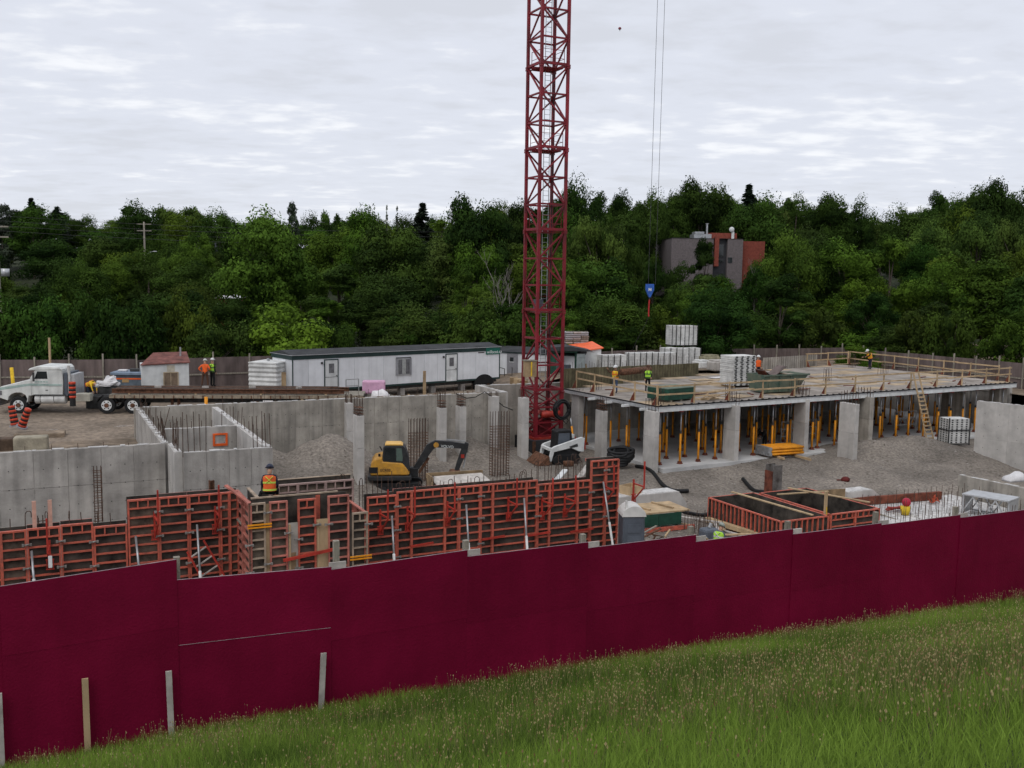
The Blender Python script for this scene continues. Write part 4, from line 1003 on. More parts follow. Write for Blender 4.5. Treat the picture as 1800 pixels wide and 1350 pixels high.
def mast_section(z, h=5.03, base=False):
    plat = MB()
    for y in (-.55, -.15, .25, .6): plat.box(-.78, .78, y, y + .3, h - .06, h - .02)
    s = put('platform', plat.mesh('platform', M_CRANE), mast, (0, 0, z)) if not base else put('platform', MB().box(-.7, .7, -.7, .7, h * .5, h * .5 + .06).mesh('platform', M_REDB), mast, (0, 0, z))
    k = h / 5.03
    for sx in (-1, 1):
        for sy in (-1, 1): put('leg', leg_me, s, (sx * MH, sy * MH, 0), scale=(1.25, 1.25, k) if base else (1, 1, k))
    for i in range(4):
        off, a = face(i)
        for b in range(3):
            zb = b * BAY * k
            put('horizontal_brace', hz2_me if b == 0 else hz_me, s, off + Vector((0, 0, zb + (.12 if b == 0 else 0))), a)
            up = (b + i) % 2 == 0
            put('diagonal_brace', dg_me if up else dgm_me, s, off + Vector((0, 0, zb)), a, scale=(1, 1, k))
            if base: put('diagonal_brace', dgm_me if up else dg_me, s, off * .985 + Vector((0, 0, zb)), a, scale=(1, 1, k))
    if not base:   # ladder with hoops and a hand rail
        x, y = .25, .45
        lm = MB()
        for sx in (-.2, .2): lm.bar((x + sx, y, 0), (x + sx, y, h), .035)
        for r in range(16): lm.bar((x - .2, y, .2 + r * .3), (x + .2, y, .2 + r * .3), .022)
        lm.build('ladder', M_STEEL, s)
        rm = MB()
        for p, q in (((-.75, -.75), (.75, -.75)), ((-.75, -.75), (-.75, .75)), ((.75, -.75), (.75, .75))):
            for zz in (.5, 1.0): rm.bar((*p, h + zz), (*q, h + zz), .025)
        for p in ((-.75, -.75), (.75, -.75), (-.75, .75), (.75, .75), (0, -.75)): rm.bar((*p, h), (*p, h + 1.05), .03)
        rm.build('platform_rail', M_CRANE, s)
mast_section(0, 2.95, True)
for i in range(7): mast_section(2.98 + i * 5.05)
MB().path([(.55, .2, z) for z in np.linspace(1, 37, 30)], .03, 5).build('power_cable', M_BLACK, mast)
MB().box(-.25, .25, -.2, .2, 0, .75).build('junction_box', M_GREYP, mast, loc=(-.5, -.2, 8.05))
for b in ((-.45, .45, -.4, .4, 0.0, 1.0), ): MB().box(*b).build('winch_drum_box', M_CRANE, mast, loc=(-.1, -.3, .1))
MB().cyl((-.5, -.9, 1.5), (.8, -.9, 1.5), .22, n=12).build('red_drum', M_REDB, mast, smooth=True)
MB().box(-1.1, 1.1, -1.1, 1.1, -.08, .06).build('base_frame', M_REDB, mast)
ft = thing('crane_footing', 'dark square footing block under the red crane mast', 'footing', (mc.x, mc.y, -3.95), PHI)
MB().box(-1.3, 1.3, -1.3, 1.3, 0, 1.09).build('footing_block', mat('dark_footing', (.05, .05, .055), .8, .5, 1.5), ft, bevel=.03)
MB().box(-1.32, -1.1, -1.34, -1.305, .05, 1.05).build('corner_post', M_RUST, ft)
# brown panel box hanging on the mast
o = thing('plywood_box', 'brown plywood cabinet fixed on the left side of the crane mast', 'cabinet', atd(931, 662, 61.3), PHI - .2)
MB().box(-.38, .38, -.25, .25, 0, 1.0).build('cabinet_body', M_PLY, o); MB().box(.0, .08, -.275, -.255, .05, .95).build('batten', M_VESTY, o); MB().box(-.42, .42, -.3, .3, 1.004, 1.06).build('cabinet_lid', M_WOODG, o)
# coiled black cable on the mast
o = thing('cable_coil', 'thick coil of black cable hanging on the right leg of the crane mast', 'cable coil', atd(986, 719, 60.9), PHI)
for k in range(15):
    rx, rz_ = .55 * random.uniform(.72, 1.08), .58 * random.uniform(.85, 1.08); cx_ = random.uniform(-.06, .06); cz = random.uniform(-.1, .05)
    MB().path([(cx_ + rx * math.cos(t), -.022 * k + .05 * math.sin(2 * t + k), cz + rz_ * math.sin(t)) for t in np.linspace(0, 6.3, 26)], .042, 5).build('cable_turn', M_BLACK, o, smooth=True)
MB().path([(.3, -.1, -.45), (.5, -.1, -.75), (.35, -.1, -.95), (.1, -.1, -.7)], .03, 5).build('cable_tail', M_BLACK, o)
# hoist block and ropes
hb = atd(1142, 511, 74)
o = thing('hook_block', 'blue crane hook block hanging on two ropes before the dark trees', 'hook block', hb, .1)
MB().prism([(-.31, .5), (.31, .5), (.31, .05), (.06, -.5), (-.06, -.5), (-.31, .05)], 'y', -.13, .13).build('block_plate', M_BLUE, o, bevel=.02)
for b in ((-.12, -.05, -.02, .2), (.03, .10, -.02, .2), (-.05, .03, .06, .11)): MB().box(b[0], b[1], -.139, -.132, b[2], b[3]).build('block_mark', M_TXTW, o)
for sx in (-.02, .52): MB().cyl((sx - .1, 0, .45), (sx + .04, 0, 42), .016, n=5).build('hoist_rope', M_DSTEEL, o)
MB().cyl((0, 0, -.5), (0, 0, -.68), .05, n=8).build('swivel', M_DSTEEL, o)
MB().path([(0, 0, -.68), (-.03, 0, -1.3), (-.02, 0, -1.95)], .055, 6).build('red_sling', mat('sling_red', (.5, .03, .03), .7, .2, 4), o)
MB().path([(-.02, 0, -1.9), (-.3, .1, -2.7), (-.8, .2, -3.7), (-1.15, .3, -4.6)], .018, 5).build('tag_line', M_BLACK, o)
# something small and reddish in the sky
o = thing('small_balloon', 'tiny dark red speck of a balloon high in the sky right of the mast', 'balloon', atd(1089.5, 50, 260), 0)
MB().ball((0, 0, 0), .42, .42, .36, 10, 8).build('envelope', mat('balloon_red', (.25, .06, .08), .6, .2, 2), o, smooth=True)
MB().box(-.12, .12, -.12, .12, -.62, -.45).build('basket', M_WHITE, o)

# ------------------------------------------------------------------ truck and flatbed
def wheel(parent, x, y, z, r=.52, w=.3, name='wheel', hub=M_WHITE):
    t = put(name, MB().cyl((0, 0, 0), (0, w, 0), r, n=24).mesh('tyre', M_BLACK, False), parent, (x, y, z), bevel=.04)
    MB().cyl((0, -.015, 0), (0, .02, 0), r * .6, n=20).build('rim', hub, t)
    MB().cyl((0, -.06, 0), (0, -.016, 0), r * .27, n=12).build('hub', M_RUST, t)
    for k in range(6):
        a = k * math.pi / 3
        MB().cyl((r * .43 * math.cos(a), -.03, r * .43 * math.sin(a)), (r * .43 * math.cos(a), -.014, r * .43 * math.sin(a)), r * .085, n=6).build('rim_hole', M_DSTEEL, t)
    return t
T0 = at(33, 727, -1.35); TR = math.atan2(.6, 6.5)
M_TRUCK = mat('truck_white', (.70, .71, .68), .35, .16, 1.5, spec=.5, streak=.18, detail=9)
M_TEAL = mat('truck_teal_stripe', (.42, .54, .50), .4, .25, 3)
tk = thing('truck_tractor', 'white tractor truck with faint green stripe parked at the far left', 'truck', T0, TR)
MB().prism([(-1.2, 1.0), (-1.22, 1.5), (-1.0, 1.66), (.62, 2.08), (.78, 2.08), (.78, 1.1), (.62, 1.1), (.55, .75), (.44, .62), (.52, .9), (.42, 1.14), (.2, 1.27), (-.1, 1.29), (-.38, 1.2), (-.56, 1.02), (-.62, .8)], 'y', .02, 2.28).build('hood', M_TRUCK, tk, bevel=.06)
MB().prism([(.78, 1.12), (.66, 2.1), (1.02, 2.66), (1.12, 2.68), (2.62, 2.68), (2.66, 2.0), (2.62, 1.12)], 'y', .05, 2.25).build('cab', M_TRUCK, tk, bevel=.04)
MB().prism([(.62, 2.66), (.72, 2.78), (1.15, 2.92), (2.45, 2.88), (2.62, 2.70)], 'y', .02, 2.28).build('roof', M_TRUCK, tk, bevel=.04)
MB().prism([(.98, 2.14), (1.16, 2.6), (1.72, 2.6), (1.76, 2.14)], 'y', .035, .048).build('side_window', M_GLASS, tk)
d = MB().prism([(.9, 1.16), (.9, 2.1), (1.12, 2.64), (1.78, 2.64), (1.82, 1.16)], 'y', .040, .0495).build('door', M_TRUCK, tk)
MB().box(1.62, 1.76, .02, .04, 1.42, 1.47).build('door_handle', M_DSTEEL, d)
MB().prism([(.72, 2.14), (1.0, 2.62), (1.0, 2.63), (.70, 2.16)], 'y', .2, 2.1).build('windscreen', M_GLASS, tk)
MB().box(.95, 1.05, -.18, -.1, 2.0, 2.55).build('mirror', M_DSTEEL, tk)
MB().prism([(-1.15, 1.42), (.7, 1.72), (2.6, 1.72), (2.6, 1.82), (.7, 1.86), (-1.1, 1.6)], 'y', .012, .0195).build('stripe', M_TEAL, tk)
for k in range(5): MB().box(1.0 + .16 * k, 1.13 + .16 * k, .03, .0395, 1.92, 2.0).build('door_mark', M_TEAL, tk)
MB().box(-1.32, -1.16, .0, 2.3, .45, .95).build('bumper', M_STEEL, tk, bevel=.05)
MB().box(-1.27, -1.2, .45, 1.85, 1.0, 1.5).build('grille', M_DSTEEL, tk)
MB().box(-1.2, -.95, .0, .3, 1.15, 1.4).build('headlight', M_GLASSL, tk)
for k, (a, b) in enumerate(((.95, 1.25), (1.3, 2.05), (2.1, 2.72))): MB().cyl((a, .32, .88), (b, .32, .88), .3, n=14).build('fuel_tank', M_WHITE2, tk)
MB().box(.9, 2.75, .02, .2, 1.12, 1.18).build('step', M_DSTEEL, tk)
MB().box(2.7, 2.9, .1, 2.2, 1.1, 2.5).build('cab_guard', M_GREYP, tk); MB().cyl((2.95, .25, 1.2), (2.95, .25, 2.95), .09, n=10).build('exhaust_stack', M_WHITE2, tk)
MB().box(2.95, 3.25, .3, 2.0, 1.1, 2.4).build('headache_rack', M_ALU, tk)
MB().box(3.3, 4.2, .1, .8, .75, 1.22).build('tool_box', mat('cream_paint', (.50, .48, .40), .5, .15, 2), tk, bevel=.03)
MB().box(.0, 7.4, .7, 1.0, .7, 1.0).box(.0, 7.4, 1.4, 1.7, .7, 1.0).build('chassis', M_DSTEEL, tk)
MB().box(.3, .5, .1, 2.2, .4, .5).build('axle', M_DSTEEL, tk)
for k, x in enumerate((0, 5.22, 6.78)):
    wheel(tk, x, .0, .52); wheel(tk, x, 2.0, .52)
for x in (5.22, 6.78):
    MB().prism([(x + .66 * math.cos(t), .52 + .66 * math.sin(t)) for t in np.linspace(.35, 2.8, 9)] + [(x + .62 * math.cos(t), .52 + .62 * math.sin(t)) for t in np.linspace(2.8, .35, 9)], 'y', .0, .5).build('mudguard', M_BLACK, tk)
MB().box(5.5, 6.6, .6, 1.7, 1.05, 1.2).build('fifth_wheel', M_DSTEEL, tk)
fb = thing('flatbed_trailer', 'long flatbed trailer with timber deck behind the white tractor', 'trailer', T0 + Vector((math.cos(TR), math.sin(TR), 0)) * 5.4 + Vector((0, 0, -.24)), TR)
for i in range(8):
    MB().box(i * 1.94 + .01, i * 1.94 + 1.93, -.02, 2.42, 1.36, 1.44).build('deck_plank', M_WOODG, fb)
MB().box(0, 15.5, -.06, .06, 1.22, 1.42).build('side_rail', mat('rail_tan', (.33, .27, .20), .8, .4, 3), fb)
MB().box(0, 15.5, .75, .9, .85, 1.34).box(0, 15.5, 1.5, 1.65, .85, 1.34).build('main_beam', M_DSTEEL, fb)
for i in range(26): MB().box(.3 + i * .59, .37 + i * .59, -.075, -.062, 1.2, 1.40).build('stake_pocket', M_RUST, fb)
for i in range(16): MB().box(.5 + i * .98, .62 + i * .98, .0, 2.4, 1.15, 1.34).build('cross_member', M_DSTEEL, fb)
for x in (3.6, 4.0): MB().box(x, x + .14, .3, .5, .25, 1.2).build('landing_leg', M_RUST, fb)
for x in (8.9, 10.2, 11.5): wheel(fb, x, .05, .74, hub=M_RUST); wheel(fb, x, 2.05, .74, hub=M_RUST)
MB().box(9.3, 9.9, -.03, .0, .95, 1.1).build('mud_flap', M_TARP, fb)
for k in range(5):
    o = thing('steel_beam', ['front rusty steel beam lying along the flatbed', 'second rusty steel beam on the flatbed', 'third rusty steel beam on the flatbed', 'fourth rusty steel beam on the flatbed', 'rear rusty steel beam on the flatbed'][k], 'steel beam', T0 + Vector((math.cos(TR), math.sin(TR), 0)) * (5.5 + .2 * (k % 2)) + Vector((-math.sin(TR), math.cos(TR), 0)) * (.12 + .45 * k) + Vector((0, 0, 1.265)), TR)
    L = 14.2 - .5 * (k % 3)
    MB().box(0, L, 0, .2, 0, .03).box(0, L, .085, .115, .03, .24).box(0, L, 0, .2, .24, .27).build('beam', mat('brown_steel', (.105, .072, .055), .8, .45, 2) if k % 3 else M_RUST, o)
    for x in (1, 5, 9, 13): MB().box(x, x + .12, -.02, .22, -.06, -.002).build('dunnage', M_WOODN, o)
for k in range(4):
    o = thing('dunnage_block', 'small timber block lying on the steel beams of the flatbed', 'block', T0 + Vector((8 + 2.9 * k, 1.6 + .2 * k, 1.545)), TR + .3 * k, 'blocks on the flatbed load')
    MB().box(-.2, .2, -.07, .07, 0, .12).build('block', M_WOODW, o)
# yellow strap tube in front of the flatbed
o = thing('yellow_post', 'short yellow tube post standing in front of the flatbed', 'post', W(u_at(362, 56.0, 690), 56.0, -1.35), 0)
MB().cyl((0, 0, 0), (0, 0, 1.85), .09, n=10).build('tube', M_YEL, o, smooth=True)
# delineator barrels on a concrete block
M_BARB = mat('barrel_black', (.02, .02, .02), .6, .2, 4); M_BARO = mat('barrel_orange', (.62, .07, .03), .5, .25, 4)
def delineator(label, base, rot):
    o = thing('traffic_barrel', label, 'traffic barrel', base, 0, rot=rot); o.scale = (.85, .85, .9)
    b = MB().cyl((0, 0, 0), (0, 0, .07), .34, n=12).build('rubber_base', mat('pale_rubber', (.30, .30, .32), .8, .2, 4), o)
    for k in range(9): MB().cyl((0, 0, .08 + k * .125), (0, 0, .08 + (k + 1) * .125 - .002), .235 - .006 * k + (.012 if k % 2 == 0 else 0), .232 - .006 * k + (.012 if k % 2 == 0 else 0), n=12).build('band', M_BARO if k % 2 == 0 else M_BARB, o, smooth=True)
    return o
bq = at(40, 760, -.85)
delineator('orange and black ribbed traffic barrel leaning left on the concrete block', at(27, 749, -.72), (.0, -.16, 0))
delineator('orange and black ribbed traffic barrel leaning right on the concrete block', at(38, 751, -.72), (.1, .42, 0))
o = thing('traffic_barrel', 'orange and black traffic barrel standing behind the truck cab', 'traffic barrel', T0 + Vector((3.45, -.25, .55)), 0)
for k in range(7): MB().cyl((0, 0, .5 + k * .14), (0, 0, .5 + (k + 1) * .14 - .002), .2, n=12).build('band', M_BARO if k % 2 == 0 else M_BARB, o, smooth=True)
MB().cyl((0, 0, 0), (0, 0, .5), .17, n=12).build('rubber_base', M_BARB, o)
o = thing('concrete_block', 'weathered tan concrete block under the leaning traffic barrels', 'block', at(54, 803, -1.6), PHI - .1)
MB().box(-.75, .75, 0, .85, 0, .95).build('block_body', mat('tan_concrete', (.37, .33, .25), .9, .3, 2, .4, 8), o, bevel=.07)
o = thing('concrete_block', 'brown concrete block at the left edge beside the tan one', 'block', at(8, 803, -1.6), PHI - .1)
MB().box(-.85, .55, .1, .95, 0, .85).build('block_body', mat('brown_concrete', (.12, .08, .055), .9, .5, 2, .4, 8), o, bevel=.07)  # a much darker brown than the tan block
o = thing('concrete_slab_piece', 'flat concrete slab piece lying behind the tan block', 'slab', at(80, 757, -.98), PHI - .1)
MB().box(-1.5, .9, -.2, 1.0, -.55, -.12).build('slab_body', M_DIRT, o, bevel=.06)

# ------------------------------------------------------------------ things in the yard behind the truck
def yard(px, Y, z=-1.35): d = ray(px, 690); return Vector((d.x * Y / d.y, Y, z))
# white shack
A = yard(250, 65.0); B = yard(333, 66.2); dA = B - A; rz = math.atan2(dA.y, dA.x); L = dA.length
o = thing('site_shack', 'white site shack with rust red roof and boarded window behind the flatbed', 'shack', A, rz)
MB().prism([(0, .35), (L, .35), (L, 2.62), (0, 2.5)], 'y', 0, 2.6).build('walls', M_WHITE, o)
MB().add([(-.08, -.1, 2.52), (L + .08, -.1, 2.64), (L + .1, 2.75, 3.15), (.9, 2.75, 3.1), (-.08, -.1, 2.58), (L + .08, -.1, 2.70), (L + .1, 2.75, 3.21), (.9, 2.75, 3.16)], [(3, 2, 1, 0), (4, 5, 6, 7), (0, 1, 5, 4), (1, 2, 6, 5), (2, 3, 7, 6), (3, 0, 4, 7)]).build('roof', M_ROOFR, o)
MB().prism([(0, 2.62), (2.6, 2.62), (2.6, 3.08)], 'x', L - .06, L).build('gable', M_WHITE, o)
w = MB().box(L * .47, L * .47 + .85, -.03, -.004, 1.05, 1.98).build('window', mat('window_board', (.20, .145, .10), .8, .3, 3), o)
for b in ((-.07, 0, 1.0, 2.03), (.85, .92, 1.0, 2.03), (0, .85, .98, 1.045), (0, .85, 1.985, 2.05), (.4, .44, 1.05, 1.98)): MB().box(L * .47 + b[0], L * .47 + b[1], -.05, -.032, b[2], b[3]).build('window_trim', mat('tan_trim', (.45, .36, .25), .8, .2, 3), w)
MB().box(L * .53, L * .53 + .5, -.006, -.002, 2.06, 2.5).build('stain_panel', mat('stained_white', (.55, .50, .40), .8, .2, 3), o)
MB().box(L - .004, L + .02, .7, 1.1, 1.05, 2.0).build('side_window', mat('tan_trim', (.45, .36, .25)), o)
MB().cyl((L - .4, 1.6, 2.9), (L - .4, 1.6, 3.6), .06, n=8).build('flue', M_STEEL, o)
for x in (.1, L / 2, L - .3): MB().box(x, x + .2, .05, 2.5, 0, .348).build('skid', M_WOODG, o)
# grey blue tool box bin
A = yard(201, 66); o = thing('grey_bin', 'blue grey steel bin with orange stripe left of the white shack', 'bin', A, .06)
MB().box(0, 2.6, 0, 1.8, .1, 1.75).build('bin_body', mat('blue_grey_paint', (.12, .15, .18), .6, .3, 2), o, bevel=.03)
MB().box(-.02, 2.62, -.015, .0, 1.45, 1.55).build('orange_stripe', M_ORANGE, o); MB().box(.55, 1.0, -.022, -.016, 1.25, 1.5).build('notice', mat('notice_tan', (.5, .32, .14)), o)
MB().box(-.2, 2.75, -.15, 1.9, 1.76, 1.95).build('lid', mat('bin_lid_blue', (.22, .28, .36), .6, .2, 2), o, bevel=.03)
for k in range(3): 
    s = thing('lid_clutter', ['pale folded sheet on the grey bin lid', 'dark box on the grey bin lid', 'pale hose roll on the grey bin lid'][k], 'clutter', A + Vector((.4 + .8 * k, .6, 1.96)), .2 * k)
    MB().box(-.3, .3, -.2, .2, 0, .12 + .08 * (k == 1)).build('clutter_body', [M_TARP, M_DSTEEL, M_ALU][k], s, bevel=.04)
# white tarp heap and drum between truck and bin
o = thing('tarp_heap', 'white tarp heap between the truck and the grey bin', 'tarp', yard(188, 62.3, .1), 0)
b = MB(); b.ball((0, 0, .1), .72, .5, .38, 18, 9, -.3)
for i in range(len(b.v)):
    x, y, z = b.v[i]; k = 1 + .25 * math.sin(9 * x + 5 * y + 1) * math.sin(7 * z + 3 * x) + .15 * math.sin(17 * x - 8 * z)
    b.v[i] = (x * k + .25 * z, y * k, z * (k + .35 * math.sin(5 * x + 1)))
b.build('tarp', M_TARP, o)
MB().box(-1.2, .7, -.4, .5, -1.45, -.05).build('crate_below', M_DSTEEL, o)
# white ridged tank container
A = yard(438, 65.5); B = yard(486, 65.0); dA = B - A; rz = math.atan2(dA.y, dA.x); L = dA.length
o = thing('ridged_tank', 'white horizontally ridged storage tank left of the office trailer', 'tank', A, rz)
n = 7
for k in range(n):
    z0 = .55 + k * .31
    MB().add([(0, 0, z0), (L, 0, z0), (L, 2.3, z0), (-.35, 2.3, z0), (-.02, -.05, z0 + .13), (L + .05, -.05, z0 + .13), (L + .05, 2.35, z0 + .13), (-.4, 2.35, z0 + .13), (0, 0, z0 + .3), (L, 0, z0 + .3), (L, 2.3, z0 + .3), (-.35, 2.3, z0 + .3)],
             [(3, 2, 1, 0), (0, 1, 5, 4), (1, 2, 6, 5), (2, 3, 7, 6), (3, 0, 4, 7), (4, 5, 9, 8), (5, 6, 10, 9), (6, 7, 11, 10), (7, 4, 8, 11), (8, 9, 10, 11)]).build('ridge_band', M_WHITE2, o)
MB().box(-.03, L + .03, -.03, 2.33, 2.73, 2.82).build('tank_lid', M_WHITE2, o); MB().cyl((.8, 1.2, 2.82), (.8, 1.2, 3.0), .1, n=8).build('cap', M_STEEL, o)
MB().box(0, L, .1, 2.2, 0, .54).build('stand', M_DSTEEL, o)
# office trailer
A = Vector(((512 - CX) / FPX * 65.4, 65.4, -1.35)); B = Vector(((877.5 - CX) / FPX * 76.9, 76.9, -1.35)); dA = (B - A); OL = dA.length; ORZ = math.atan2(dA.y, dA.x); dA.normalize()
def ox(px, Q=A, d=dA):
    k = (px - CX) / FPX; return (k * Q.y - Q.x) / (d.x - k * d.y)
ofc = thing('office_trailer', 'long pale grey office trailer with dark green trim behind the flatbed', 'office trailer', A, ORZ)
FZ, TZ, OW = .78, 3.28, 3.0
MB().box(.02, OL - .02, .03, OW, FZ, TZ - .05).build('wall_core', M_TRAIL, ofc)
np_ = 15
for i in range(np_): MB().box(i * OL / np_ + .008, (i + 1) * OL / np_ - .008, 0.004, .028, FZ + .12, TZ - .28).build('siding_panel', M_TRAIL, ofc)
for i in range(3): MB().box(-.0, .018, .05 + i * .98, .05 + (i + 1) * .98 - .015, FZ + .1, TZ - .28).build('siding_panel', M_TRAIL, ofc)
MB().box(-.05, OL + .05, -.03, .0, TZ - .28, TZ).build('fascia', M_GTRIM, ofc); MB().box(-.05, -.02, 0.0, OW + .05, TZ - .28, TZ).build('fascia', M_GTRIM, ofc)
MB().box(-.12, OL + .12, -.1, OW + .12, TZ + .002, TZ + .04).build('roof_edge', M_ALU, ofc)
MB().add([(-.1, -.08, TZ + .042), (OL + .1, -.08, TZ + .042), (OL + .1, OW + .1, TZ + .042), (-.1, OW + .1, TZ + .042), (-.1, OW / 2, TZ + .30), (OL + .1, OW / 2, TZ + .30)], [(0, 1, 5, 4), (2, 3, 4, 5), (0, 4, 3), (1, 2, 5), (3, 2, 1, 0)]).build('roof', M_ROOFB, ofc)
for x in (-.03, OL - .05): MB().box(x, x + .08, -.025, .0, FZ, TZ - .29).build('corner_trim', M_GTRIM, ofc)
MB().box(0, OL, -.02, .002, FZ - .02, FZ + .11).build('sill_trim', M_GTRIM, ofc)
MB().box(0, OL, .4, .6, .5, FZ - .03).box(0, OL, OW - .6, OW - .4, .5, FZ - .03).build('chassis', M_DSTEEL, ofc)
for px0, px1 in ((568, 593), (782, 803)):
    x0, x1 = ox(px0), ox(px1)
    d = MB().box(x0 + .07, x1 - .07, -.03, .002, FZ + .06, FZ + 2.08).build('door', M_WHITE, ofc)
    for b in ((x0, x0 + .066, FZ + .02, FZ + 2.16), (x1 - .066, x1, FZ + .02, FZ + 2.16), (x0 + .07, x1 - .07, FZ + 2.09, FZ + 2.16)): MB().box(b[0], b[1], -.04, .003, b[2], b[3]).build('door_frame', M_GTRIM, d)
    cx_ = (x0 + x1) / 2
    MB().box(cx_ - .2, cx_ + .2, -.045, -.031, FZ + 1.2, FZ + 1.85).build('door_window', M_GLASSL, d)
    MB().box(x0 + .07, x1 - .07, -.036, -.031, FZ + .9, FZ + .93).build('door_bar', M_DSTEEL, d)
    MB().box(x1 - .2, x1 - .12, -.07, -.031, FZ + .98, FZ + 1.03).build('door_handle', M_DSTEEL, d)
    MB().box(x0 - .25, x0 - .12, -.08, .0, FZ + 1.85, FZ + 2.0).build('wall_lamp', M_DSTEEL, ofc)
x0, x1 = ox(694), ox(722)
w = MB().box(x0, x1, -.05, .002, FZ + .72, FZ + 2.0).build('window', M_ALU, ofc)
for k in range(3): MB().box(x0 + .22 + k * (x1 - x0 - .4) / 3, x0 + .2 + (k + 1) * (x1 - x0 - .4) / 3, -.07, -.051, FZ + .82, FZ + 1.9).build('pane', M_GLASSL if k != 1 else mat('blind', (.40, .41, .40), .5, .2, 6), w)
for k in (0, 1): MB().box(x0 + (.03 if k == 0 else x1 - x0 - .17), x0 + (.14 if k == 0 else x1 - x0 - .03), -.08, -.051, FZ + .75, FZ + 1.97).build('shutter', mat('grey_shutter', (.26, .26, .28), .6, .1, 3), w)
MB().box(x0, x1 - .1, -.1, -.051, FZ + 2.0, FZ + 2.06).build('window_hood', M_DSTEEL, w)
xs = ox(853)
MB().box(xs, OL - .02, -.05, -.031, TZ - .55, TZ - .02).build('sign_board', mat('sign_green', (.012, .13, .09), .5, .1, 2), ofc)
text('sign_lettering', 'willscot.ca', .36, M_TXTW, ofc, (xs + .08, -.055, TZ - .47), (R(90), 0, 0))
MB().box(xs - .75, xs - .15, -.003, .003, TZ - .42, TZ - .34).build('unit_plate', M_TXTD, ofc)
xw = ox(850)
for s in (0, 1.05): wheel(ofc, xw - .5 + s, .15, .42, .42, .25, hub=M_DSTEEL)
MB().prism([(xw + .02 + .95 * math.cos(t), .45 + .75 * math.sin(t)) for t in np.linspace(0, math.pi, 14)], 'y', -.05, .3).build('wheel_arch', M_BLACK, ofc)
for x in np.linspace(.5, OL - .8, 7):
    MB().box(x, x + .4, .3, .7, 0, .5).build('block_pier', M_CONC, ofc)
xd = ox(595)
rl = MB()
for p, q in (((0, 0, 0), (0, 0, 1.55)), ((1.0, 0, 0), (1.0, 0, 1.55)), ((0, 0, 1.55), (1.0, 0, 1.55)), ((0, 0, 1.1), (1, 0, 1.1))): rl.bar((xd + p[0], -.9 + p[1], p[2]), (xd + q[0], -.9 + q[1], q[2]), .05)
rl.build('step_railing', M_STEEL, ofc)
for k in range(3): MB().box(ox(570) - .1, xd + .1, -1.0 + .3 * k, -.72 + .3 * k, .1 + .25 * k, .16 + .25 * k).build('step_tread', M_WOODG, ofc)
# second trailer
A2 = Vector(((878 - CX) / FPX * 82, 82, -1.35)); B2 = Vector(((1012 - CX) / FPX * 79, 79, -1.35)); d2 = B2 - A2; L2 = d2.length
o = thing('office_trailer', 'second white trailer with dark roof half hidden behind the crane mast', 'office trailer', A2, math.atan2(d2.y, d2.x))
MB().box(-.6, L2, .02, 2.8, .5, 2.45).build('wall_core', M_TRAIL, o)
for i in range(6): MB().box(-.6 + i * (L2 + .6) / 6 + .008, -.6 + (i + 1) * (L2 + .6) / 6 - .008, -.004, .018, .55, 2.4).build('siding_panel', M_TRAIL, o)
MB().box(-.7, L2 + .1, -.1, 2.9, 2.46, 2.56).build('fascia', M_GTRIM, o)
MB().prism([(-.15, 2.562), (2.95, 2.562), (1.4, 2.95)], 'x', -.75, L2 + .15).build('roof', M_ROOFB, o)
d2n = d2.normalized(); xa, xb = ox(891, A2, d2n), ox(910, A2, d2n)
d = MB().box(xa, xb, -.04, -.006, .5, 2.42).build('door', mat('grey_door', (.23, .225, .24), .6, .15, 2), o)
MB().box(xa + .28, xa + .6, -.052, -.041, 1.75, 2.1).build('door_window', M_GLASS, d); MB().box(xa + .22, xa + .66, -.05, -.0405, 1.69, 1.74).build('window_trim', M_WHITE, d)
st = MB()
for p, q in (((-.7, -.9, 0), (-.7, -.9, 1.35)), ((-.7, -.9, 1.35), (.2, -.9, 1.2)), ((.9, -.9, 0), (.9, -.9, 1.35)), ((-.7, -.9, .7), (.9, -.9, .7)), ((.2, -.9, 0), (.2, -.9, 1.2))): st.bar((xa + p[0], p[1], p[2]), (xa + q[0], q[1], q[2]), .05)
st.build('step_railing', M_DSTEEL, o)
for k in range(2): MB().box(xa - .6, xa + .9, -.95 + .35 * k, -.62 + .35 * k, .1 + .2 * k, .16 + .2 * k).build('step_tread', M_DSTEEL, o)
for x in (.2, 2, 4): MB().box(x, x + .3, .2, .6, 0, .5).build('block_pier', M_CONC, o)
# green container with open door and dark tarp roof
A3 = yard(966, 78.5, -.9); o = thing('shipping_container', 'open green shipping container behind the crane mast', 'container', A3, .1)
MB().box(0, .1, 0, 3, .1, 2.3).box(2.05, 2.15, 0, 3, .1, 2.3).box(.1, 2.05, 2.9, 3, .1, 2.3).box(.1, 2.05, 0, 2.9, .1, .2).build('container_shell', M_GREEN, o)
MB().box(-.05, 2.2, -.1, 3.05, 2.31, 2.45).build('container_roof', M_GREEN, o)
MB().prism([(-.3, 2.46), (3.4, 2.46), (3.4, 2.5), (1.6, 2.85), (-.3, 2.75)], 'y', -.3, 2.5).build('tarp_cover', M_ROOFB, o)
d = MB().box(2.16, 2.85, -.12, -.04, .12, 2.25).build('door', mat('pale_green_grey', (.30, .34, .34), .6, .2, 2), o)
for z in (.5, 1.0, 1.5, 2.0): MB().box(2.2, 2.8, -.15, -.121, z - .04, z + .04).build('door_rib', mat('pale_green_grey', (.3, .34, .34)), d)
d = MB().box(.1, .5, -.05, .0, .12, 2.25).build('door', M_GREEN, o)
MB().box(1.0, 2.0, .5, 2.8, .2, 1.3).build('stored_boxes', M_GREYP, o)
